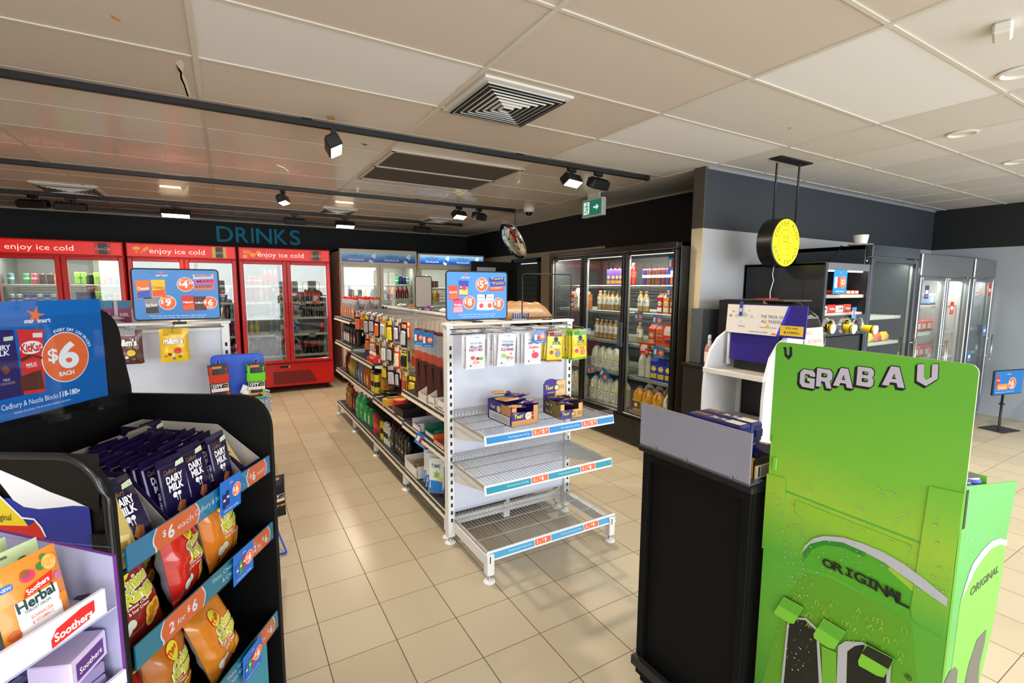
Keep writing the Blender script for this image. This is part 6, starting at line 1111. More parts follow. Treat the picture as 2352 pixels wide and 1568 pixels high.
m.box(.095, .12, .001, .12, .225, .006, '#2a3a9a', .003); m.box(.097, .15, .0062, .118, .175, .0066, '#c9ccd6'); m.text('Redbull', .12, .045, .012, '#8a98b0', .001); m.build('header_board', es2)
# low screen on a pole stand by the far wall
o = thing('poster_stand', 'low blue $6 poster on black pole stand at far right', 'poster stand', (7.72, 1.86, 0), -.23); M().box(-.16, -.12, 0, .16, .12, .01, mat('#1c1e20', .5), .003).build('base_plate', o); M().cyl((0, 0, .01), (0, 0, .5), .012, BLACK).lathe([(.03, .3), (.03, .31)], BLACK, 8).build('pole', o)
p = M(); p.T = frame((-.215, -.022, .43), (1, 0, 0)); p.rect(0, 0, .5, .27, mat('#1878c8', .3), .0); logo(p, .235, .225, .03); p.rrect(.03, .09, .085, .225, .01, '#d8281e', .001); p.text('Coca', .058, .16, .02, PW, .0016, shear=.3); p.rrect(.05, .05, .24, .12, .01, '#e8923c', .0014); p.text('TRAVELLER', .14, .065, .028, '#f6f0e8', .002, w=.13, bold=.03); p.text('TRAVELLER', .142, .063, .028, '#c0281e', .0017, w=.133, bold=.06); pdisc(p, .31, .12, .07, '6', None, bot='COMBO', z=.002)
p.text('Traveller pies 210g with any 600mL soft drink', .2, .02, .012, '#cfe6f6', .001, w=.34); p.build('poster', o); M().box(-.225, -.02, .42, .295, .0, .71, mat('#16181a', .3), .004).build('frame', o)
# ------------------------------------------------------------------ black chocolate and chip display, front left
LA = math.atan2(.843, .538); LO = Vector((-.229, 1.268, 0)); LT = Matrix.Translation(LO) @ Matrix.Rotation(LA, 4, 'Z')
ld = thing('snack_display', 'black stand of chocolate blocks and chip bags at front left', 'display stand', LO, LA); PB = mat('#060607', .5, bump=.2, bs=500, spec=.3); LW = .57
def side_prof(m, x0, x1, y0, y1, z1, r, mt_, zb=.04):
    pts = [(y0, zb), (y0, z1-r)]+[(y0+r*.85*(1-math.cos(a)), z1-r+r*math.sin(a)) for a in [PI/2*i/8 for i in range(1, 9)]]+[(y1, z1), (y1, zb)]
    n = len(pts); m.add([(x0, a, b) for a, b in pts]+[(x1, a, b) for a, b in pts], [tuple(range(n)), tuple(range(2*n-1, n-1, -1))]+[(i, n+i, n+(i+1) % n, (i+1) % n) for i in range(n)], mt_)
m = M(); side_prof(m, LW+.012, LW+.03, -.018, .46, 1.276, .11, PB); m.build('side_panel', ld)
m = M(); side_prof(m, -.03, -.012, -.016, .46, 1.29, .11, PB); ns = m.build('side_panel', ld)
m = M(); ed = mat('#1a1a1c', .3, coat=.3); pts = [(-.03, y, z) for y, z in [(-.016, .3), (-.016, 1.18)]+[(-.016+.0935*(1-math.cos(a)), 1.18+.11*math.sin(a)) for a in [PI/2*i/8 for i in range(1, 9)]]+[(.46, 1.29)]]
m.tube([(-.034, p[1], p[2]) for p in pts], .008, ed, 8); m.build('edge_trim', ns)
# graphic slotted into the near side panel
TN = LT @ frame((-.0345, 0, 0), (0, -1, 0)); g = M(); g.T = frame((-.0345, 0, 0), (0, -1, 0)); P_ = lambda *c: [onplane(x, y, TN) for x, y in c]
def zz(*c): return [(1.0*x/2.861, 1020+y/2.861) for x, y in c]
navy = mat('#1f2f96', .4); g.rrect(-.42, .35, -.022, 1.20, .02, navy, .0005)
top = P_(*zz((-160, 95), (0, 165), (180, 240), (330, 310), (480, 365), (600, 420), (640, 455))); g.poly(top+P_(*zz((600, 420), (560, 405), (480, 402), (400, 412), (260, 425), (160, 410), (90, 365), (40, 300), (0, 250), (-160, 90))), '#e9e9ee', .001)
g.poly(P_(*zz((-180, 60), (-160, 95), (0, 165), (180, 240), (330, 310), (480, 365), (600, 420), (655, 455), (655, 60))), PB, .0014)
g.poly(P_(*zz((-160, 230), (0, 345), (150, 480), (190, 535), (0, 530), (-160, 500))), '#e8cf2c', .0012); g.poly(P_(*zz((-160, 212), (0, 330), (150, 475), (230, 485), (280, 540), (310, 605), (300, 605), (270, 548), (225, 495), (145, 487), (0, 345), (-160, 226))), '#eef0f6', .0015)
g.poly(P_(*zz((-160, 505), (0, 530), (190, 535), (245, 500), (280, 545), (305, 610), (250, 640), (-160, 590))), '#c9241c', .0011); a, b_ = P_(*zz((20, 505), (105, 505))); g.text('original', a[0], a[1]+.003, .014, '#3a2a10', .0018, 'C', 0., w=.04)
g.build('printed_panel', ns); M().box(-.044, -.02, .9, -.03, .018, 1.13, PB, .003).build('slot_clip', ns)
# back panel with rounded header
m = M(); pts = [(-.03, .04), (LW+.03, .04), (LW+.03, 1.30)]+[(.575-.0, 1.44)]+[(.495+.08*math.cos(a), 1.46+.1*math.sin(a)) for a in [PI/2*i/7 for i in range(8)]]+[(.05, 1.56)]+[(.05-.08*math.sin(a), 1.46+.1*math.cos(a)) for a in [PI/2*i/7 for i in range(8)]]; m.T = frame((0, .46, 0), (1, 0, 0)); m.prism(pts, -.012, 0, PB); m.build('back_panel', ld)
SZ = [1.02, .79, .47, .2]
for z in SZ: M().box(-.012, .0, z-.012, LW+.012, .45, z, PB, .002).build('shelf', ld)
M().box(-.012, .02, .04, LW+.012, .45, .18, PB).build('base', ld)
PBL = mat('#1a7fae', .3, coat=.3); PTL = mat('#14809a', .3, coat=.3); ORG = mat('#ee6a34', .4)
def pstrip(z, h, colr, big, small, mid, two):
    s = M(); s.box(0, -.016, z, LW, -.012, z+h, colr, .0); s.T = frame((0, -.0165, z), (1, 0, 0)); r = h
    for x in (.145, .50) if True else ():
        pass
    for x, wd in ((.15, .2), (.495, .1)):
        wd = .15 if x < .3 else .105
        s.poly([(x-wd/2, 0), (x+wd/2-.008, 0)]+[(x+wd/2-.008+.012*math.sin(a), h*a/PI) for a in [PI*i/6 for i in range(1, 6)]]+[(x+wd/2-.008, h), (x-wd/2+.008, h)]+[(x-wd/2+.008-.014*math.sin(a), h-h*a/PI) for a in [PI*i/6 for i in range(1, 6)]], PW, .0005)
        s.poly([(x-wd/2+.004, 0), (x+wd/2-.012, 0)]+[(x+wd/2-.012+.012*math.sin(a), h*a/PI) for a in [PI*i/6 for i in range(1, 6)]]+[(x+wd/2-.012, h), (x-wd/2+.012, h)]+[(x-wd/2+.012-.014*math.sin(a), h-h*a/PI) for a in [PI*i/6 for i in range(1, 6)]], ORG, .0009)
        k = 1. if x < .3 else .8
        if two: s.text('2', x-.045*k, h*.25, .024*k, PW, .0014, bold=.03); s.text('for', x-.013*k, h*.28, .016*k, PW, .0014, bold=0); s.text('$', x+.013*k, h*.45, .015*k, PW, .0014, bold=.02); s.text('6', x+.035*k, h*.22, .028*k, PW, .0014, bold=.03)
        else: s.text('$', x-.045*k, h*.45, .015*k, PW, .0014, bold=.02); s.text('6', x-.024*k, h*.22, .03*k, PW, .0014, bold=.03); s.text('each', x+.025*k, h*.34, .016*k, PW, .0014, bold=-.005, w=.055*k)
    for i, t in enumerate(mid): s.text(t, .345 if len(mid) > 1 else .30, h*(.62-.38*i) if len(mid) > 1 else h*.4, .0125 if len(mid) > 1 else .015, '#d8f0f8', .001, w=len(t)*.0078, bold=0.)
    q = s.build('price_strip', ld); a = M(); a.box(.0, -.0195, z-.001, LW, -.0185, z+h+.003, ACRYL); a.build('clear_cover', q)
pstrip(1.022, .055, PBL, 'each', '', ['Cadbury & Nestle Blocks'], 0); pstrip(.79, .057, PTL, '', '', ['Thins, Cheezels, Samboy', '& Chickadees'], 1); pstrip(.468, .057, PTL, '', '', ['Thins, Samboy,', 'Chips 45-75g'], 1)
def tick(x, z, w, h, lab, cols, bot):
    m = M(); m.T = frame((0, 0, 0), (1, 0, 0)); m.box(-w/2, 0, -.001, w/2, h, 0, mat('#1668c8', .35)); logo(m, 0, h*.83, h*.08)
    for i, c in enumerate(cols): pack(m, -w*.33+w*.17*i, h*(.4+.06*i), w*.15, h*.42, c, '', rot=.0); m.rect(-w*.33+w*.17*i-w*.05, h*(.4+.06*i), -w*.33+w*.17*i+w*.05, h*(.46+.06*i), '#e6e0ee', .0016)
    pdisc(m, w*.26, h*.55, w*.21, '6', None, bot=bot, z=.0016); m.text('Cadbury Blocks 118-180g', 0, h*.08, h*.05, '#cfe2f4', .001, w=w*.7)
    put_mesh('promo_ticket', m, LT @ Matrix.Translation((x, -.024, z)) @ Matrix.Rotation(.05, 4, 'X'), lab, 'price ticket')
tick(.345, .995, .095, .10, 'blue $6 ticket clipped on the top chocolate price strip', ['#241a52', '#241a52'], 'EACH')
tick(.385, .765, .10, .095, 'blue $6 ticket clipped on the middle chip price strip', ['#3a5ab8', '#3a9a3c', '#c8302c'], 'ANY 2'); tick(.40, .435, .10, .095, 'blue $6 ticket clipped on the lowest visible price strip', ['#3a5ab8', '#3a9a3c', '#c8302c'], 'ANY 2')
m = M(); m.box(0, -.008, .2, LW-.06, -.004, .465, mat('#2a8aa0', .3)); m.build('teal_front_panel', ld)
# header card in its clear holder
CT = LT @ frame((0, .3, 0), (1, 0, 0)); cz = 1.33; hc = thing('header_card', 'large blue $6 EACH chocolate card on top of the black display', 'sign', LT @ Vector((.118, .3, cz)), LA)
p = M(); p.T = frame((-.26+.0, 0, 0), (1, 0, 0)); cw, ch = .477, .268; p.rect(0, 0, cw, ch, mat('#0d6cc4', .25, coat=.4), 0.); p.rect(0, ch*.0, cw, ch*.86, mat('#0b63b4', .25, coat=.4), .0003); q0 = LT @ Vector((.118-.26, .3, cz))
CF = LT @ frame((.118-.26, .3, cz), (1, 0, 0)); cp = lambda x, y: onplane(x/4.6125, 640+y/4.6125, CF)
def ctext(t, x0, x1, y, hpx, m_=PW, **k):
    a = cp(x0, y); b = cp(x1, y); c = cp((x0+x1)/2, y-hpx); p.text(t, (a[0]+b[0])/2, a[1]*.5+b[1]*.5 if False else cp((x0+x1)/2, y)[1], c[1]-cp((x0+x1)/2, y)[1], m_, k.pop('z', .002), 'C', k.pop('bold', .01), k.pop('shear', 0.), w=b[0]-a[0])
a, b_ = cp(370, 385); p.star(a, b_, .024, '#ee7434', .0012, .34, 5, PI/2-.25); ctext('star', 248, 357, 468, 45, bold=.03); ctext('mart', 390, 530, 460, 45, bold=.03)
a, b_ = cp(697, 828); r0 = cp(937, 828)[0]-a; r1 = b_-cp(697, 1095)[1]; p.disc(a, b_, r0, PW, .0012, 48, ry=r1); p.disc(a, b_, r0*.965, '#ee6a34', .0015, 48, ry=r1*.965)
ctext('6', 620, 838, 930, 255, bold=.035); ctext('$', 505, 612, 870, 130, bold=.02); ctext('EACH', 622, 782, 1018, 42, bold=.04); p.arctext('EVERY DAY LOW PRICES', a, b_, r0*1.07, .0075, PW, 112, 15, .0016, .02)
def cpoly(pts, m_, z): p.poly([cp(*q) for q in pts], m_, z)
cpoly([(170, 540), (460, 535), (452, 640), (478, 1195), (250, 1228), (192, 640)], '#dd2a26', .0010); cpoly([(203, 1040), (430, 960), (468, 1160), (222, 1195)], '#5a2c1e', .0013)
a, b_ = cp(325, 727); p.disc(a, b_, cp(445, 727)[0]-a, '#f6f2ee', .0014, 28, ry=.0155); ctext('KitKat', 215, 440, 768, 85, '#d8201c', z=.0018, bold=.03); ctext('MILK', 272, 388, 922, 34, z=.0018); ctext('CHOCOLATE', 278, 385, 938, 12, z=.0018)
cpoly([(210, 850), (315, 795), (330, 820), (225, 885)], '#5a2c1c', .0018); cpoly([(335, 800), (438, 825), (440, 850), (330, 822)], '#6a3422', .0019); cpoly([(338, 575), (440, 570), (442, 620), (340, 622)], '#f0dcd6', .0016)
cpoly([(-230, 555), (135, 540), (250, 1230), (-230, 1340)], '#2a1a5e', .0009); ctext('DAIRY', -120, 108, 760, 52, z=.0018, bold=.03); ctext('MILK', -110, 98, 820, 52, z=.0018, bold=.03); cpoly([(28, 620), (130, 605), (132, 650), (30, 662)], '#c9dcc0', .0016); cpoly([(5, 960), (55, 915), (108, 970), (55, 1020)], '#7a4630', .0016)
ctext('MILK', 30, 105, 1085, 30, '#e6e0f0', z=.0018, bold=0.); ctext('CHOCOLATE', 0, 155, 1120, 24, '#c8b8a8', z=.0018, bold=0.)
ctext('Cadbury & Nestle Blocks', -15, 610, 1345, 1, z=.0018) if False else None
u0 = cp(5, 1375)[0]; p.text('Cadbury & Nestle Blocks', u0+.0, .026, .0125, PW, .0018, 'L', 0., w=cp(610, 1250)[0]-u0); p.text('118-180g', cp(625, 1220)[0], .026, .0135, PW, .0018, 'L', .03, w=cp(840, 1200)[0]-cp(625, 1220)[0]); p.text('Includes all varieties. Not all varieties available in all stores.', cp(140, 1380)[0], .012, .006, '#cfe2f4', .0018, 'L', 0., w=cp(740, 1240)[0]-cp(140, 1380)[0])
p.build('poster', hc); h = M(); h.box(-.262, -.006, -.022, .222, -.004, ch, ACRYL).box(-.262, .001, -.022, .222, .003, ch, ACRYL).box(-.262, -.03, -.026, .222, .003, -.022, ACRYL).box(-.262, -.032, -.026, .222, -.03, -.012, ACRYL); h.build('clear_holder', hc); h = M()
for x in (-.2, .16): h.box(x, .003, -.03, x+.03, .15, -.02, PB).box(x, .003, -.03, x+.03, .01, .1, PB)
h.build('support_arm', hc)
# chocolate blocks
def block_p(front, kind):
    m = M(); w, h_, t = .086, .165, .013; f = mat(front, .25, coat=.4); m.box(-w/2, -t/2, .01, w/2, t/2, h_-.01, f, .003); m.add([(-w/2, 0, h_-.012), (w/2, 0, h_-.012), (w/2, 0, h_+.008), (-w/2, 0, h_+.008)], [(0, 1, 2, 3)], f); m.box(-w/2, -.0015, h_-.014, w/2, .0015, h_+.008, f); m.box(-w/2, -.0015, 0, w/2, .0015, .012, f)
    m.T = frame((0, -t/2-.0004, 0), (1, 0, 0)); m.poly([(.008, h_-.022), (.038, h_-.02), (.038, h_-.006), (.012, h_-.01)], '#c8d8b8', .0008); m.text('x', .03, h_-.017, .005, '#5a8a4a', .0012)
    if kind == 'milk':
        m.text('Cadbury', -.01, .132, .012, '#9a7a3c', .0006, shear=.3, bold=0., w=.042); m.text('DAIRY', 0, .108, .018, PW, .0008, w=.054, bold=.04); m.text('MILK', 0, .086, .018, PW, .0008, w=.048, bold=.04)
        for x, r in ((-.008, .0075), (.006, .006)): m.disc(x, .074, r, '#f2f0f6', .0008, 12)
        m.rect(-.004, .058, -.002, .074, PW, .0008).rect(.004, .056, .006, .072, PW, .0008); m.poly([(-.012, .035), (.004, .055), (.022, .048), (.016, .028), (-.004, .024)], '#8a4e2c', .0008); m.poly([(-.012, .035), (.004, .055), (.008, .04), (-.004, .024)], '#a86a40', .001); m.text('FRUIT', -.012, .012, .01, '#a0201c', .0008, w=.036)
    else: m.text('MILK', 0, .115, .018, '#2a1a10', .0008, w=.05, bold=.03); m.poly([(-.03, .03), (.0, .07), (.03, .06), (.02, .02)], '#f0dc9c', .0008); m.poly([(-.015, .035), (.0, .055), (.018, .05), (.012, .03)], '#c8a040', .001)
    m.T = frame((w/2+.0004, -t/2, 0), (0, 1, 0)); m.text('DAIRY MILK', t/2, .07, .0065, '#b8b0cc', .0004, rot=PI/2, bold=.02); m.T = frame((-w/2-.0004, t/2, 0), (0, -1, 0)); m.text('DAIRY MILK', t/2, .07, .0065, '#b8b0cc', .0004, rot=PI/2, bold=.02)
    return Proto('chocolate_block', 'chocolate block', m)
CK = {'m': block_p('#190d38', 'milk'), 'y': block_p('#d8c070', 'y')}
def choc(x, y, z, lean, yaw, lab, k='m', roll=0.): o = CK[k].put((0, 0, 0), 0, lab, 'chocolate blocks on the black display'); o.matrix_world = LT @ Matrix.Translation((x, y, z)) @ Matrix.Rotation(yaw, 4, 'Z') @ Matrix.Rotation(roll, 4, 'Y') @ Matrix.Rotation(-lean, 4, 'X')
choc(.075, .015, 1.032, .35, 0, 'front purple FRUIT chocolate block at the left of the top shelf', roll=.0)
choc(.022, .005, 1.022, .3, .15, 'yellow-wrapped chocolate block tucked behind the left price disc', 'y')
for i in range(4): choc(.055+.004*i, .075+.045*i, 1.03, .3, RND.uniform(-.1, .1), 'purple chocolate block in the left column, %s behind the front one' % ORD[i])
for c, (x0, nn) in enumerate(((.215, 9), (.31, 10), (.405, 9))):
    for i in range(nn): choc(x0+RND.uniform(-.006, .006), .03+.027*i, 1.026+RND.uniform(0, .01), .16+RND.uniform(-.04, .05), RND.uniform(-.06, .06)+(.12 if c == 2 else 0), 'purple chocolate block, %s column of the main carton, %s from the front' % (('left', 'middle', 'right')[c], ORD[i]))
def ctray(x0, x1, y0, y1, h0, h1, lab, c='#8f8680'):
    o = thing('shelf_carton', lab, 'carton', LT @ Vector((x0, y0, 1.021)), LA, 'cut-down cartons on the top shelf'); w, d = x1-x0, y1-y0; m = M(); t = .0025; cm_ = mat(c, .7); pu = mat('#21123e', .5)
    for x in (0, w-t): m.add([(x, 0, 0), (x, d, 0), (x, d, h1), (x, d*.35, h1*.93), (x, 0, h0), (x+t, 0, 0), (x+t, d, 0), (x+t, d, h1), (x+t, d*.35, h1*.93), (x+t, 0, h0)], [(0, 1, 2, 3, 4), (9, 8, 7, 6, 5), (0, 4, 9, 5), (4, 3, 8, 9), (3, 2, 7, 8), (2, 1, 6, 7)], pu if x == 0 else cm_)
    m.box(0, 0, 0, w, d, t, cm_).box(0, d-t, 0, w, d, h1, cm_).box(0, 0, 0, w, t, h0, pu); m.build('carton_walls', o)
ctray(.012, .155, .01, .29, .03, .155, 'narrow purple cut-down carton holding the left chocolate column'); ctray(.165, .47, .01, .31, .03, .165, 'wide cut-down carton holding the main purple blocks'); ctray(.478, .562, .01, .40, .05, .175, 'nearly empty grey carton at the right of the top shelf', '#a39a90')
choc(.52, .32, 1.03, .1, .0, 'lone purple chocolate block at the back of the grey carton'); choc(.50, .03, 1.0, .5, .1, 'yellow chocolate block lying low in the grey carton', 'y')
for i in range(3): m = M(); t = .0025; m.add([(0, 0, 0), (.11, 0, 0), (.11, 0, .05), (.09, 0, .065), (.02, 0, .065), (0, 0, .05)], [(0, 1, 2, 3, 4, 5)], mat('#8f8680', .7)); m.add([(0, t, 0), (.11, t, 0), (.11, t, .05), (.09, t, .065), (.02, t, .065), (0, t, .05)], [(5, 4, 3, 2, 1, 0)], mat('#8f8680', .7)); m.box(0, 0, 0, .11, t, .05, mat('#8f8680', .7)); put_mesh('carton_flap', m, LT @ Matrix.Translation((.19+.1*i, .315, 1.135)), 'torn grey cardboard flap standing behind the chocolate, %s from left' % ORD[i], 'cardboard flap')
# chip bags
def chips(x, y, z, lean, yaw, roll, c, lab, kind='on', w=.165, h_=.235, t=.075, seed=0, logoc='#e8d82c'):
    m, f = bag_mesh(w, h_, t, mat(c, .22, coat=.6), '#b9bcc4', seed=200+seed, nx=18, ny=22, cr=.045, wr=.11)
    if kind == 'on':
        m.disc(-.01, .062, .026, '#c8281c', .001, 18); m.disc(-.01, .062, .023, logoc, .0016, 18, ry=.025); m.text('Thins', -.01, .056, .017, '#c8281c', .0024, w=.04, rot=.35, bold=.03, shear=.2)
        for t_, yy in (('Onion', .012), ('Rings', -.017)): m.text(t_, .012, yy, .026, '#f2f0f4', .0012, w=.088, rot=.1, bold=.10); m.text(t_, .012, yy, .026, '#c6c82c', .002, w=.082, rot=.1, bold=.05)
        m.text('Sweet Chilli' if c[1] in '8c' else 'Onion &', .0, -.032, .008, '#f4eee6', .0012, w=.055); m.text('& Sour Cream' if c[1] in '8c' else 'Sour Cream', .0, -.043, .008, '#f4eee6', .0012, w=.055)
        for a, b_, r in ((.03, -.065, .02), (.048, -.058, .017), (.02, -.078, .016)):
            m.disc(a, b_, r, '#e0a83a', .0014+r*.02, 18); m.disc(a, b_, r*.55, '#b8701e', .0020+r*.02, 14)
        m.disc(-.045, -.07, .014, '#e6e2e0', .0014, 12); m.disc(-.03, -.062, .011, '#cfd8c0', .0018, 12); m.disc(-.05, -.095, .006, '#2c3c6a', .0014, 8)
    else: m.poly([(-.03, .05), (.0, .07), (.02, .055), (.01, .03)], '#e8b83a', .001); m.disc(.03, .05, .02, '#e8c83a', .0012, 12); m.text('ROASTED CHICKEN', 0, -.02, .011, '#e9f4e2', .0014, w=.1)
    m.W = None; o = m.build('chip_bag'); o.matrix_world = LT @ Matrix.Translation((x, y, z)) @ Matrix.Rotation(yaw, 4, 'Z') @ Matrix.Rotation(roll, 4, 'Y') @ Matrix.Rotation(PI/2-lean, 4, 'X') @ Matrix.Translation((0, h_/2, 0)); tag(o, lab, 'chip bag')
chips(.085, .05, .792, .32, .0, .0, '#8a1f17', 'dark red onion ring chip bag at left under the $6 each disc', seed=1)
chips(.265, .06, .792, .15, .25, .04, '#c8241a', 'bright red onion ring chip bag in the middle of second row', seed=2)
chips(.44, .07, .792, .15, .1, -.03, '#d87a1e', 'orange onion ring chip bag at right of the second row', seed=3)
chips(.20, .17, .792, .1, .0, .05, '#8a1f17', 'dark red chip bag standing behind the second row pair', seed=4)
chips(.03, .03, .62, 1.1, .3, .3, '#1f7a2c', 'green roasted chicken snack bag lying at left below the second row', 'g', seed=5)
chips(.39, .05, .472, .25, .15, -.12, '#cf7a20', 'orange onion ring chip bag at right of the third row', seed=6)
chips(.225, .10, .472, .1, .1, .04, '#b5641a', 'darker orange chip bag slumped in the middle of third row', seed=7)
chips(.18, .16, .472, .1, .0, .0, '#a85c18', 'brownish orange chip bag at the back of third row', seed=8)
chips(.11, .07, .42, .3, .0, .1, '#b02318', 'red onion ring chip bag low at left of the third row', seed=9)
chips(.20, .05, .30, .5, .0, .0, '#b8241c', 'red glossy chip bag in the lowest row', 'g', seed=10)
# ------------------------------------------------------------------ white and purple throat-lolly stand, nearest at left
SA = math.atan2(.779, .627); SP = ray(258, 1278)*.8; SO = Vector((SP.x, SP.y, 0)); ST_ = Matrix.Translation(SO) @ Matrix.Rotation(SA, 4, 'Z'); zs = lambda z: 1.638+(z-1.638)*.8
sd = thing('lolly_display', 'white cardboard stand with purple edges holding throat lollies', 'display stand', SO, SA); wc2 = mat('#a6a3c2', .55, bump=.03, bs=60); pu2 = mat('#6a2a86', .5); zt = zs(1.078)
for x in (-.0, -.42):
    m = M(); m.add([(x, 0, .02), (x, .235, .02), (x, .235, zt+.026), (x, 0, zt), (x+.006, 0, .02), (x+.006, .235, .02), (x+.006, .235, zt+.026), (x+.006, 0, zt)], [(0, 1, 2, 3), (7, 6, 5, 4)], wc2); m.add([(x, 0, .02), (x, .235, .02), (x, .235, zt+.026), (x, 0, zt), (x+.006, 0, .02), (x+.006, .235, .02), (x+.006, .235, zt+.026), (x+.006, 0, zt)], [(3, 2, 6, 7), (0, 3, 7, 4), (1, 5, 6, 2)], pu2)
    if x == 0: m.T = frame((-.0006, .235, 0), (0, -1, 0)); m.rect(.001, zt+.016, .234, zt+.0165, '#8a86a0', .0002); m.poly([(.15, zt-.085), (.185, zt-.085), (.185, zt-.07), (.158, zt-.078)], '#3a3a50', .0003); m.rect(.12, zt-.0305, .18, zt-.030, '#aaa6bc', .0002)
    m.build('side_panel', sd)
M().box(-.42, .229, .02, 0, .235, zt+.026, wc2).build('back_panel', sd)
for z in (zs(.97), zs(.80), .55, .3): M().box(-.414, .0, z-.004, -.0, .23, z, wc2).build('shelf', sd)
m = M(); l0, l1 = zs(.975), zs(1.021); m.box(-.42, -.006, l0, -.022, -.0, l1+.004, mat('#dcdae6', .45), 0); m.T = frame((-.42, -.0065, l0), (1, 0, 0)); pts = [(.315, .001), (.369, .008), (.379, .016), (.379, .034), (.36, .034), (.323, .026), (.315, .014)]; m.poly(pts, '#d8201c', .0005); m.text('Soothers', .347, .0095, .0125, PW, .001, w=.056, rot=.06, bold=.03); m.text('NESTLE', .315, .0265, .004, '#d8201c', .001, w=.02) if False else None; m.build('front_lip', sd)
M().box(-.42, -.006, zs(.80)-.004, -.0, 0, zs(.80)+.02, mat('#dcdae6', .45)).build('front_lip', sd)
def soother(x, y, kind, lab, yaw=0., lean=.18, seed=0):
    w, h_ = .105, .15; m, f = bag_mesh(w, h_, .02, '#d9822a' if kind == 'o' else '#c3d6a8', '#b4c69a', seed=300+seed, nx=12, ny=14, cr=.03)
    if kind == 'o':
        m.rect(-.034, -.068, .036, .01, '#e8e6ec', .0008, 5); m.rrect(-.048, .035, -.028, .046, .003, '#1f66b8', .001); m.text('NEW', -.038, .038, .005, PW, .0016); m.disc(-.005, .045, .012, '#c8306a', .0012, 12, ry=.01); m.disc(-.008, .05, .007, '#8a4a2c', .0018, 10)
        m.poly([(-.02, .012), (.03, .016), (.034, .034), (-.012, .026)], '#d8201c', .0014); m.text('Soothers', .006, .0175, .009, PW, .002, w=.04, rot=.14, bold=.03); m.text('Herbal', -.001, -.006, .018, '#1a3a34', .0016, w=.062, rot=.08, bold=.03); m.text('THROAT DROPS', -.002, -.014, .005, '#4a6a64', .0016, w=.044); m.text('ECHINACEA', .002, -.028, .006, '#d87a4a', .0016, w=.036); m.text('& VITAMIN C', .002, -.037, .006, '#d87a4a', .0016, w=.036)
        for a, b_, r, c in ((.034, .05, .014, '#f0a04a'), (.034, .05, .011, '#f6c88a'), (.018, .05, .007, '#2c7a3a'), (.042, .02, .008, '#c86a9a'), (.042, -.02, .009, '#ee8a2c'), (-.042, -.04, .009, '#b8551c'), (.028, .062, .006, '#2c7a3a')): m.disc(a, b_, r, c, .0014+r*.01, 12)
        m.text('SOOTHING THROAT RELIEF', .0, -.052, .0035, '#6a6a74', .0016, w=.044)
    else:
        for a, b_, r, c in ((.02, .05, .009, '#1f6a34'), (-.02, .045, .01, '#2a7a3c'), (.0, .03, .018, '#e8c83a'), (-.035, .02, .014, '#e6d24a'), (.035, .03, .008, '#1f6a34')): m.disc(a, b_, r, c, .001+r*.01, 12, ry=r*.6)
        m.rect(-.03, .064, .0, .068, '#5a6a50', .001)
    m.W = None; o = m.build('lolly_pouch'); o.matrix_world = ST_ @ Matrix.Translation((x, y, zs(.985))) @ Matrix.Rotation(yaw, 4, 'Z') @ Matrix.Rotation(PI/2-lean, 4, 'X') @ Matrix.Scale(.84, 4) @ Matrix.Translation((0, h_/2, 0)); tag(o, lab, 'lolly pouch', 'throat lolly pouches on the top shelf')
soother(-.097, .018, 'o', 'orange Herbal throat lolly pouch in front at the right', .02, seed=1)
soother(-.088, .07, 'g', 'pale green lolly pouch directly behind the front orange pouch', .0, .12, 2); soother(-.095, .12, 'g', 'pale green lolly pouch third back in the right stack', .02, .1, 3)
soother(-.197, .022, 'o', 'orange lolly pouch at the left edge of the top shelf', -.03, seed=4); soother(-.187, .075, 'g', 'pale green lolly pouch behind the left orange pouch', .0, .12, 5); soother(-.20, .125, 'g', 'pale green lolly pouch third back in the left stack', .0, .1, 6); soother(-.31, .03, 'o', 'orange lolly pouch beyond the left edge stack', 0, seed=7)
n = 0
for r in range(3):
    for i in range(6):
        m = M(); c = ('#8a7aa8', '#54386e', '#9a8ab4')[(i+r) % 3]; m.box(-.034, -.016, 0, .034, .016, .02, mat(c, .25, coat=.4), .002); m.rect(-.03, -.013, .006, .013, '#c9c2dc', .0206); m.rect(-.028, -.004, .0, .002, '#4a2c6a', .0211)
        o = m.build('lolly_stick_pack'); o.matrix_world = ST_ @ Matrix.Translation((-.05-.075*(i % 3)-.01*r, .03+.045*r+.0, zs(.80)+.004+.022*(i//3))) @ Matrix.Rotation(RND.uniform(-.08, .08), 4, 'Z'); tag(o, 'small purple lolly stick pack, %s layer, %s row, %s from right' % (('bottom', 'top')[i//3], ORD[r], ORD[i % 3]), 'lolly pack', 'purple lolly stick packs on the lower shelf')
m = M(); m.box(-.04, -.03, 0, .04, .03, .045, mat('#c9b8d8', .4), .002); m.T = frame((0, -.0306, 0), (1, 0, 0)); m.rect(-.03, .008, .03, .036, '#5a2a7a', .0003); m.text('Soothers', 0, .016, .01, PW, .0008, w=.05); o = m.build('small_carton'); o.matrix_world = ST_ @ Matrix.Translation((-.05, .04, zs(.80)-.0+.048)) @ Matrix.Rotation(.3, 4, 'Z'); tag(o, 'small pale purple carton lying on the lolly stick packs', 'carton')
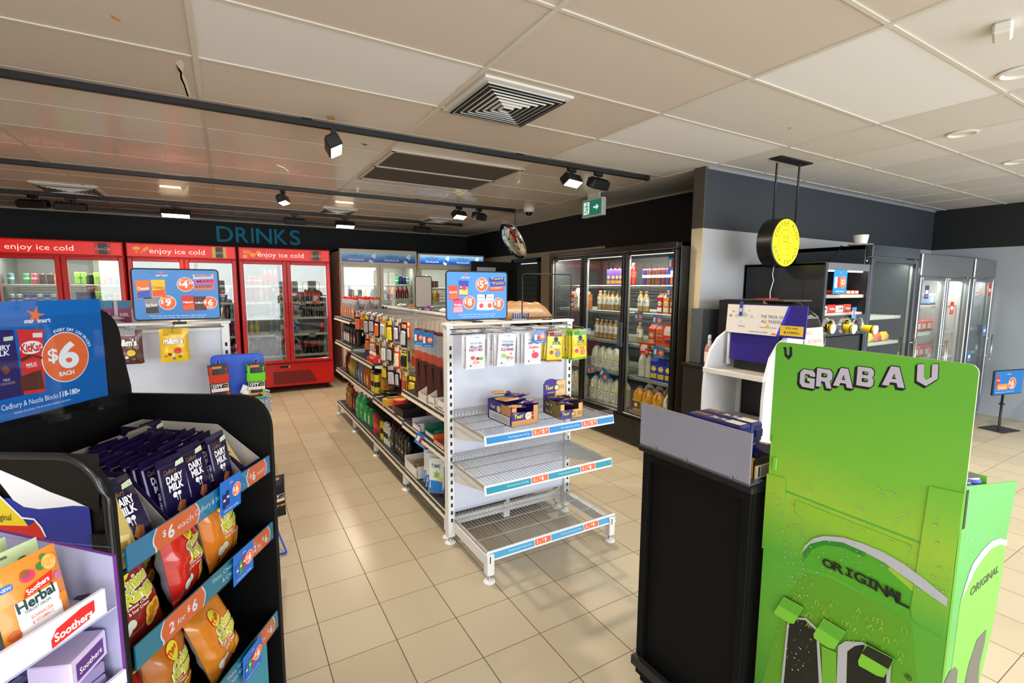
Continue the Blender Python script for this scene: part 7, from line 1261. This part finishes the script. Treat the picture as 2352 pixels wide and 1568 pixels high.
# ------------------------------------------------------------------ black counter with biscuits
ct_ = thing('black_counter', 'tall narrow black counter with biscuit packs beside the green stand', 'counter', (1.381, 1.325, 0), -PI/2); kb = mat('#050506', .65, bump=.1, bs=300, spec=.2)
M().box(.0, .02, .05, .458, .40, 1.0, kb, .002).build('carcass', ct_)
m = M(); m.box(0, 0, .05, .03, .02, 1.0, kb, .002).box(.428, 0, .05, .458, .02, 1.0, kb, .002).box(.03, 0, .965, .428, .02, 1.0, kb, .002).box(.03, 0, .05, .428, .02, .10, kb, .002); m.build('front_frame', ct_)
M().box(.0, -.03, .10, .458, .0, .14, mat('#1c1c1e', .5), .004).build('kick_rail', ct_); M().box(-.012, -.016, 1.0, .47, .41, 1.022, mat('#141416', .35), .003).build('worktop', ct_); M().box(.0, .03, 0, .458, .38, .05, kb).build('plinth', ct_)
m = M(); fa = mat('#8f90a0', .22, coat=.5, bump=.01, bs=8); m.box(-.006, -.014, 1.03, .458, -.009, 1.192, fa, .001).box(-.006, -.014, 1.022, .458, .06, 1.03, mat('#5a5866', .2, coat=.4), .001); 
o = thing('front_guard', 'frosted grey plastic guard along the black counter top', 'guard', (1.381, 1.325, 0), -PI/2); m.build('guard_sheet', o); q = M()
for x in (.08, .22, .40): q.lathe([(.004, 0)], STEEL, 6) if False else q.cyl((x, -.018, 1.034), (x, -.008, 1.034), .004, STEEL, 8)
q.build('screw', o)
cartn = open_box('biscuit_carton', (1.395+.02, .885, 1.024), 0., .14, .09, .075, .9, '#b8863a', '#c9a052', 'brown open carton of biscuits at the near end of the counter'); k = M(); k.T = frame((0, -.0006, 0), (1, 0, 0)); k.rect(.0, .05, .14, .075, '#1c1c24', .0003); k.rect(.01, .005, .09, .048, '#e6e0d0', .0005); k.rect(.022, .01, .03, .044, '#1c1c24', .0008)
for i in range(7): k.rect(.034, .01+.005*i, .085, .0125+.005*i, '#2a2420', .0008)
k.build('printing', cartn)
def biscuit(T, lab, top=False):
    m = M(); L, a, b_ = .21, .055, .065; nv = mat('#1b2160', .25, coat=.4); m.box(0, 0, 0, L, a, b_, nv, .006); m.T = frame((0, 0, b_+.0004), (1, 0, 0), (0, 1, 0)); m.text('Tim Tam', .115, .017, .02, '#efe8dc', .0006, w=.065, shear=.2, bold=.03); m.rect(.145, .008, .20, .047, '#e8e4d4', .0004); m.disc(.03, .028, .02, '#a0522c', .0005, 14, ry=.011); m.disc(.055, .026, .016, '#b4683c', .0007, 14, ry=.009); m.rect(.088, .008, .112, .013, '#c02a22', .0006)
    m.T = Matrix.Identity(4); m.box(-.006, .01, .02, 0, .045, .045, nv).box(L, .01, .02, L+.006, .045, .045, nv); put_mesh('biscuit_pack', m, T, lab, 'biscuit pack', 'chocolate biscuit packs on the black counter')
CTt = Matrix.Translation((1.381, 1.325, 0)) @ Matrix.Rotation(-PI/2, 4, 'Z')
for r in range(2): biscuit(CTt @ Matrix.Translation((.2, .0+.062*r, 1.135)), ('navy chocolate biscuit pack on top, nearest the grey guard', 'navy chocolate biscuit pack on top, farther from the guard')[r])
for r in range(2): biscuit(CTt @ Matrix.Translation((.2, .0+.062*r, 1.07-.0)), ('navy biscuit pack under the top pack nearest the guard', 'navy biscuit pack under the top pack farther from guard')[r])
M().box(0, 0, 0, .22, .125, .045, mat('#23264a', .5), .002).build('pack_tray').matrix_world = CTt @ Matrix.Translation((.195, -.002, 1.024)); tag(bpy.data.objects['pack_tray'], 'dark blue tray under the stacked biscuit packs', 'tray')
biscuit(CTt @ Matrix.Translation((.40, .08, 1.10)) @ Matrix.Rotation(.5, 4, 'Z') @ Matrix.Scale(.5, 4), 'loose biscuit pack lying on the brown carton')
# ------------------------------------------------------------------ green cardboard energy drink stand, front right
VA = math.atan2(-.9994, -.035); VO = Vector((1.4142, .8406, 0)); VT = Matrix.Translation(VO) @ Matrix.Rotation(VA, 4, 'Z'); VF = VT @ frame((0, 0, 0), (1, 0, 0)); vp = lambda x, y: onplane(x, y, VF)
gs = thing('can_display_stand', 'bright green cardboard stand reading GRAB A V holding cans', 'display stand', VO, VA)
GR = ramp_mat('green_print', [(0, '#2a7c29'), (.28, '#3e8826'), (.45, '#60a82e'), (.62, '#5aac34'), (.76, '#9cc83a'), (.86, '#78c03a'), (1, '#66b638')], 'Z', 0, 1.48, .5, .1, (2.2, .12)); GD = mat('#58b03a', .5); GE = mat('#7fd04a', .5)
hb = M(); r = .018; x1 = .463; zt_ = 1.478
pts = [(.0, 1.17), (x1, 1.2), (x1, zt_-r-.004)]+[(x1-r+r*math.cos(a), zt_-.004-r+r*math.sin(a)) for a in (PI/6, PI/3, PI/2)]+[(r-r*math.sin(a), zt_-r+r*math.cos(a)) for a in (0, PI/6, PI/3, PI/2)]
hb.T = frame((0, 0, 0), (1, 0, 0)); hb.prism([(a, b) for a, b in pts], -.004, 0, GR, mat('#c9c8a0', .6))
def hp(x, y): return (1750+x/3.907, 780+y/3.907)
BLK = {'G': ([(0, .2), (0, .8), (.2, 1), (.84, 1), (1, .84), (1, .66), (.68, .66), (.62, .75), (.38, .75), (.31, .68), (.31, .32), (.38, .25), (.67, .25), (.67, .37), (.5, .37), (.5, .56), (1, .56), (1, 0), (.2, 0)], []),
       'R': ([(0, 0), (0, 1), (.82, 1), (1, .84), (1, .52), (.86, .4), (1, 0), (.67, 0), (.55, .32), (.31, .32), (.31, 0)], [[(.31, .55), (.62, .55), (.68, .6), (.68, .72), (.62, .77), (.31, .77)]]),
       'A': ([(0, 0), (.33, 1), (.69, 1), (1, 0), (.7, 0), (.64, .2), (.36, .2), (.3, 0)], [[(.42, .38), (.6, .38), (.51, .66)]]),
       'B': ([(0, 0), (0, 1), (.82, 1), (.98, .85), (.98, .63), (.88, .52), (1, .41), (1, .15), (.84, 0)], [[(.31, .6), (.62, .6), (.66, .64), (.66, .74), (.62, .78), (.31, .78)], [(.31, .23), (.62, .23), (.68, .28), (.68, .38), (.62, .43), (.31, .43)]])}
for ch, (xa, ya, xb, yb) in zip('GRABA', ((338, 262, 472, 425), (486, 255, 628, 425), (640, 248, 820, 420), (848, 240, 1000, 415), (1078, 232, 1285, 415))):
    a = vp(*hp(xa, yb)); b = vp(*hp(xb, yb)); w_ = b[0]-a[0]; h_ = vp(*hp(xb, ya))[1]-b[1]; y0 = (a[1]+b[1])/2-.001; out, ctr = BLK[ch]
    def Z(pts, k=1., dx=0, dy=0): return [(a[0]+dx+w_*(.5+(x-.5)*k), y0+dy+h_*(.5+(y-.5)*(1+(k-1)*w_/h_))) for x, y in pts]
    for i, (k, dx, dy) in enumerate(((1.1, -.0062, -.0052), (1.1, -.0041, -.0034), (1.1, -.002, -.0017), (1.1, 0, 0))): hb.poly(Z(out, k, dx, dy), '#15180f', .0005+.0001*i)
    hb.poly(Z(out), '#c3bdd2', .0014)
    for c_ in ctr: hb.poly(Z(c_), '#15180f', .0018); hb.poly([(x*.55+sum(q[0] for q in Z(c_))/len(c_)*.45+.0012, y*.5+sum(q[1] for q in Z(c_))/len(c_)*.5+.001) for x, y in Z(c_)], '#579f2c', .0021)
def vpoly(pts, c, z, f=hp, m_=None): (m_ or hb).poly([vp(*f(*q)) for q in pts], c, z)
VL = [(1400, 222), (1460, 218), (1455, 335), (1478, 360), (1525, 335), (1530, 220), (1587, 218), (1580, 350), (1475, 415), (1392, 368)]
cx, cz_ = 1480, 310
def voff(k, dx, dy): return [(cx+(x-cx)*k+dx, cz_+(y-cz_)*k+dy) for x, y in VL]
vpoly(voff(1.08, -18, 14), '#15180f', .0006); vpoly(voff(1.07, -9, 7), '#15180f', .0008); vpoly(voff(1.06, 0, 0), '#1c1f1a', .001); vpoly(VL, '#c3bdd2', .0016)
sv = [(190, 68), (222, 66), (224, 128), (240, 146), (250, 130), (250, 66), (272, 60), (274, 140), (243, 180), (206, 145), (203, 88)]; vpoly([(x+3, y+4) for x, y in sv], '#8a8c96', .0008); vpoly(sv, '#141612', .0012); hb.build('header_board', gs)
b = M(); b.box(.004, .0, .03, x1-.003, .004, 1.0, GR).box(.004, .004, .03, x1-.03, .225, 1.0, GR).box(.004, .001, 1.0, x1, .004, 1.2, GR).box(.004, .0, 1.0, .008, .225, 1.19, GR).box(.004, .221, 1.0, x1-.03, .225, 1.17, GR).box(.004, 0, 1.03, x1-.03, .225, 1.035, GD); b.build('carton_body', gs)
# front artwork and fold-over flaps
def zf(x, y): return (1720+x/3.2136, 1080+y/3.2136)
fl = M(); fl.T = frame((0, -.0025, 0), (1, 0, 0)); q = [vp(*zf(*c)) for c in ((135, 20), (278, 60), (238, 540), (205, 592), (97, 570))]; fl.prism([(max(a, .0), b_) for a, b_ in q], -.002, .0, GR, GD); fl.build('side_flap', gs)
fl = M(); fl.T = frame((0, -.0025, 0), (1, 0, 0)); q = [vp(*zf(*c)) for c in ((1335, 115), (1592, 170), (1440, 1235), (1240, 1120), (1205, 1080), (1198, 1010))]; fl.prism([(min(a, x1), b_) for a, b_ in q], -.002, .0, GR, GD); fl.build('side_flap', gs)
fl = M(); fl.T = frame((0, -.0012, 0), (1, 0, 0)); q = [vp(*zf(*c)) for c in ((342, 215), (1200, 552), (1172, 635), (1130, 652), (380, 345), (342, 300))]; fl.prism(q, -.001, 0, mat('#8fc432', .5), mat('#3f7a1c', .5)); fl.build('tuck_flap', gs)
M().box(.018, -.006, 1.085, .03, -.001, 1.125, GE, .001).build('corner_tab', gs)
art = M(); art.T = frame((0, -.0062, 0), (1, 0, 0)); A = lambda pts, c, z: vpoly(pts, c, z, zf, art)
art.T = frame((0, -.0006, 0), (1, 0, 0))
A([(390, 700), (400, 600), (460, 535), (560, 510), (700, 525), (850, 590), (1000, 670), (1200, 810), (1350, 920), (1470, 1000), (1440, 1240), (1300, 1160), (1100, 1060), (900, 940), (600, 770)], mat('#54a828', .45), .0001)
A([(400, 610), (460, 545), (560, 520), (700, 535), (860, 610), (860, 640), (700, 570), (560, 550), (470, 580), (410, 660)], '#2f8a2c', .0004); A([(1040, 700), (1230, 850), (1460, 1040), (1455, 1085), (1220, 900), (1030, 730)], '#9cc83a', .0004)
A([(300, 900), (420, 760), (600, 800), (900, 950), (1200, 1120), (1240, 1568), (100, 1568), (180, 1250)], mat('#5fa024', .45), .00005)
art.T = frame((0, -.0052, 0), (1, 0, 0))
A([(388, 615), (420, 555), (480, 500), (560, 480), (700, 490), (850, 535), (1000, 598), (1150, 685), (1300, 795), (1475, 940), (1470, 1002), (1350, 920), (1200, 812), (1000, 672), (850, 592), (700, 527), (560, 512), (460, 537), (400, 600)], '#b9bcc6', .0001)
for i, ch in enumerate('ORIGINAL'):
    x = 590+i*78.5; y = 712+i*39.5+(i-3.5)**2*.9-11; a = vp(*zf(x, y)); b_ = vp(*zf(x, y-62-i*4)); hh = (b_[1]-a[1])*.92; (art.text(ch, a[0], a[1], hh, '#17230f', .0004, 'C', .035, w=.030) if ch != 'I' else art.poly([(a[0]-.009, a[1]), (a[0]+.009, a[1]), (a[0]+.009, a[1]+hh*.2), (a[0]+.0035, a[1]+hh*.2), (a[0]+.0035, a[1]+hh*.8), (a[0]+.009, a[1]+hh*.8), (a[0]+.009, a[1]+hh), (a[0]-.009, a[1]+hh), (a[0]-.009, a[1]+hh*.8), (a[0]-.0035, a[1]+hh*.8), (a[0]-.0035, a[1]+hh*.2), (a[0]-.009, a[1]+hh*.2)], '#17230f', .0004))
LG = '#b4b8bc'; A([(245, 1568), (290, 1130), (330, 1080), (430, 1085), (520, 1165), (550, 1568)], LG, .0001); A([(265, 1568), (305, 1130), (335, 1092), (425, 1100), (505, 1180), (525, 1568)], '#15170f', .0004)
A([(655, 1568), (665, 1290), (720, 1255), (850, 1262), (1060, 1400), (1050, 1568)], LG, .0001); A([(728, 1568), (735, 1330), (790, 1290), (850, 1280), (1030, 1400), (1020, 1568)], '#15170f', .0004); A([(549, 1568), (545, 1290), (655, 1340), (653, 1568)], mat('#6fb02a', .5), .0003)
rr = random.Random(5)
for i in range(46):
    x = rr.uniform(330, 1180); y = 780+(x-330)*.42+rr.uniform(20, 300)
    if y > 1540: continue
    a = vp(*zf(x, y)); art.text(rr.choice('VU'), a[0], a[1], .014, rr.choice(['#a8c43a', '#8fb83a', '#b8c84a']), .0006, 'C', -.01, rot=PI)
for i in range(330):
    t = rr.random(); x = rr.gauss(340, 90) if t < .45 else rr.uniform(150, 1560); y = (rr.uniform(380, 1500) if t < .45 else rr.uniform(60, 760)+max(0, (x-900))*.5)
    if x < 110 or x > 1560 or y > 1540: continue
    a = vp(*zf(x, y)); r_ = rr.choice([.0009, .0013, .0018, .0025]); 
    if not 0.004 < a[0] < x1-.006: continue
    art.disc(a[0], a[1], r_, '#4a7a2c', .0010, 8); art.disc(a[0]-r_*.1, a[1]-r_*.3, r_*.7, '#cfd8cc', .0013, 7)
art.text('®', .40, vp(*zf(1165, 1530))[1], .014, '#20301a', .0008); art.build('printed_front', gs)
for k, pts in enumerate((((275, 925), (420, 1005), (345, 1125), (310, 1118), (205, 1055), (200, 1035)), ((568, 1085), (733, 1182), (645, 1310), (600, 1300), (495, 1230), (490, 1200)), ((880, 1272), (1088, 1380), (1010, 1518), (960, 1505), (825, 1430), (820, 1395)))):
    m = M(); m.T = frame((0, -.0095, 0), (1, 0, 0)); q = [vp(*zf(*c)) for c in pts]; m.prism(q, -.0015, 0, mat('#7cc838', .45), mat('#2f5a1c', .6)); m.poly([(q[0][0]+.003, q[0][1]-.002), (q[1][0]-.002, q[1][1]-.002), ((q[1][0]*.45+q[2][0]*.55), (q[1][1]*.45+q[2][1]*.55)), ((q[0][0]*.45+q[5][0]*.55), (q[0][1]*.45+q[5][1]*.55))], mat('#5fae30', .45) if k < 2 else '#1c2014', .0005)
    m.rect(q[0][0], q[0][1], q[1][0], q[1][1]+.002, '#1f3a12', -.001); m.build('tear_tab', gs)
# side face with its own artwork
m = M()
SF = VT @ frame((x1+.002, 0, 0), (-.1, 1, 0)); sp_ = lambda x, y: onplane(x, y, SF); m.T = frame((x1+.002, 0, 0), (-.1, 1, 0)); SG = ramp_mat('green_side_print', [(0, '#4f8a2a'), (.45, '#6aa032'), (.75, '#469a46'), (1, '#4da64d')], 'Z', .2, 1.2, .5, .1, (3., .15))
m.prism([(0, .03), (.185, .03), sp_(2337, 1105), (0.0, 1.2)], -.004, 0, SG, mat('#8fd85a', .5)); sz = lambda *c: [sp_(1720+x/3.2136, 1080+y/3.2136) for x, y in c]
m.poly(sz((1560, 970), (1600, 830), (1660, 690), (1730, 600), (1800, 540), (1860, 520), (1895, 560), (1870, 760), (1800, 1150), (1700, 1568), (1480, 1568)), mat('#6aa83a', .45), .0004); m.poly(sz((1560, 970), (1600, 830), (1650, 690), (1720, 590), (1790, 520), (1850, 500), (1905, 515), (1900, 555), (1850, 545), (1790, 575), (1730, 640), (1670, 730), (1610, 860)), '#b0b6d0', .0008)
a, b_ = sz((1640, 900), (1830, 750)); m.text('ORIGINAL', (a[0]+b_[0])/2, (a[1]+b_[1])/2-.005, .022, '#24441c', .001, 'C', .02, w=(b_[0]-a[0])*1.1, rot=math.atan2(b_[1]-a[1], b_[0]-a[0])*.8)
m.poly(sz((1590, 1568), (1620, 1430), (1680, 1250), (1750, 1170), (1740, 1260), (1700, 1430), (1690, 1568)), '#5a5a50', .001); m.poly(sz((1440, 1568), (1480, 1480), (1520, 1450), (1540, 1470), (1530, 1568)), '#5a5a50', .001)
for i in range(60):
    x = rr.uniform(1600, 1930); y = rr.uniform(220, 700)+(1930-x)*.6; a = sz((x, y))[0]
    if 0 < a[0] < .22: m.disc(a[0], a[1], rr.choice([.001, .0016, .0022]), '#a8c0d8', .0012, 7)
m.build('side_panel', gs); M().box(x1-.001, .001, 1.10, x1+.003, .012, 1.19, '#14160f').build('slot', gs)
G['vcan'] = None; vc = can_p('#3a4fa8', '#c9ccd8', None, .0265, .135, 'energy_can')
for r_ in range(7):
    for c in range(4): q = VT @ Vector((x1-.058-.056*r_, .034+.053*c, 1.036)); vc.put(q, RND.uniform(0, 6), 'blue energy drink can with silver lid, %s row from near side, %s back' % (ORD[r_], ORD[c]), 'cans in the green stand')
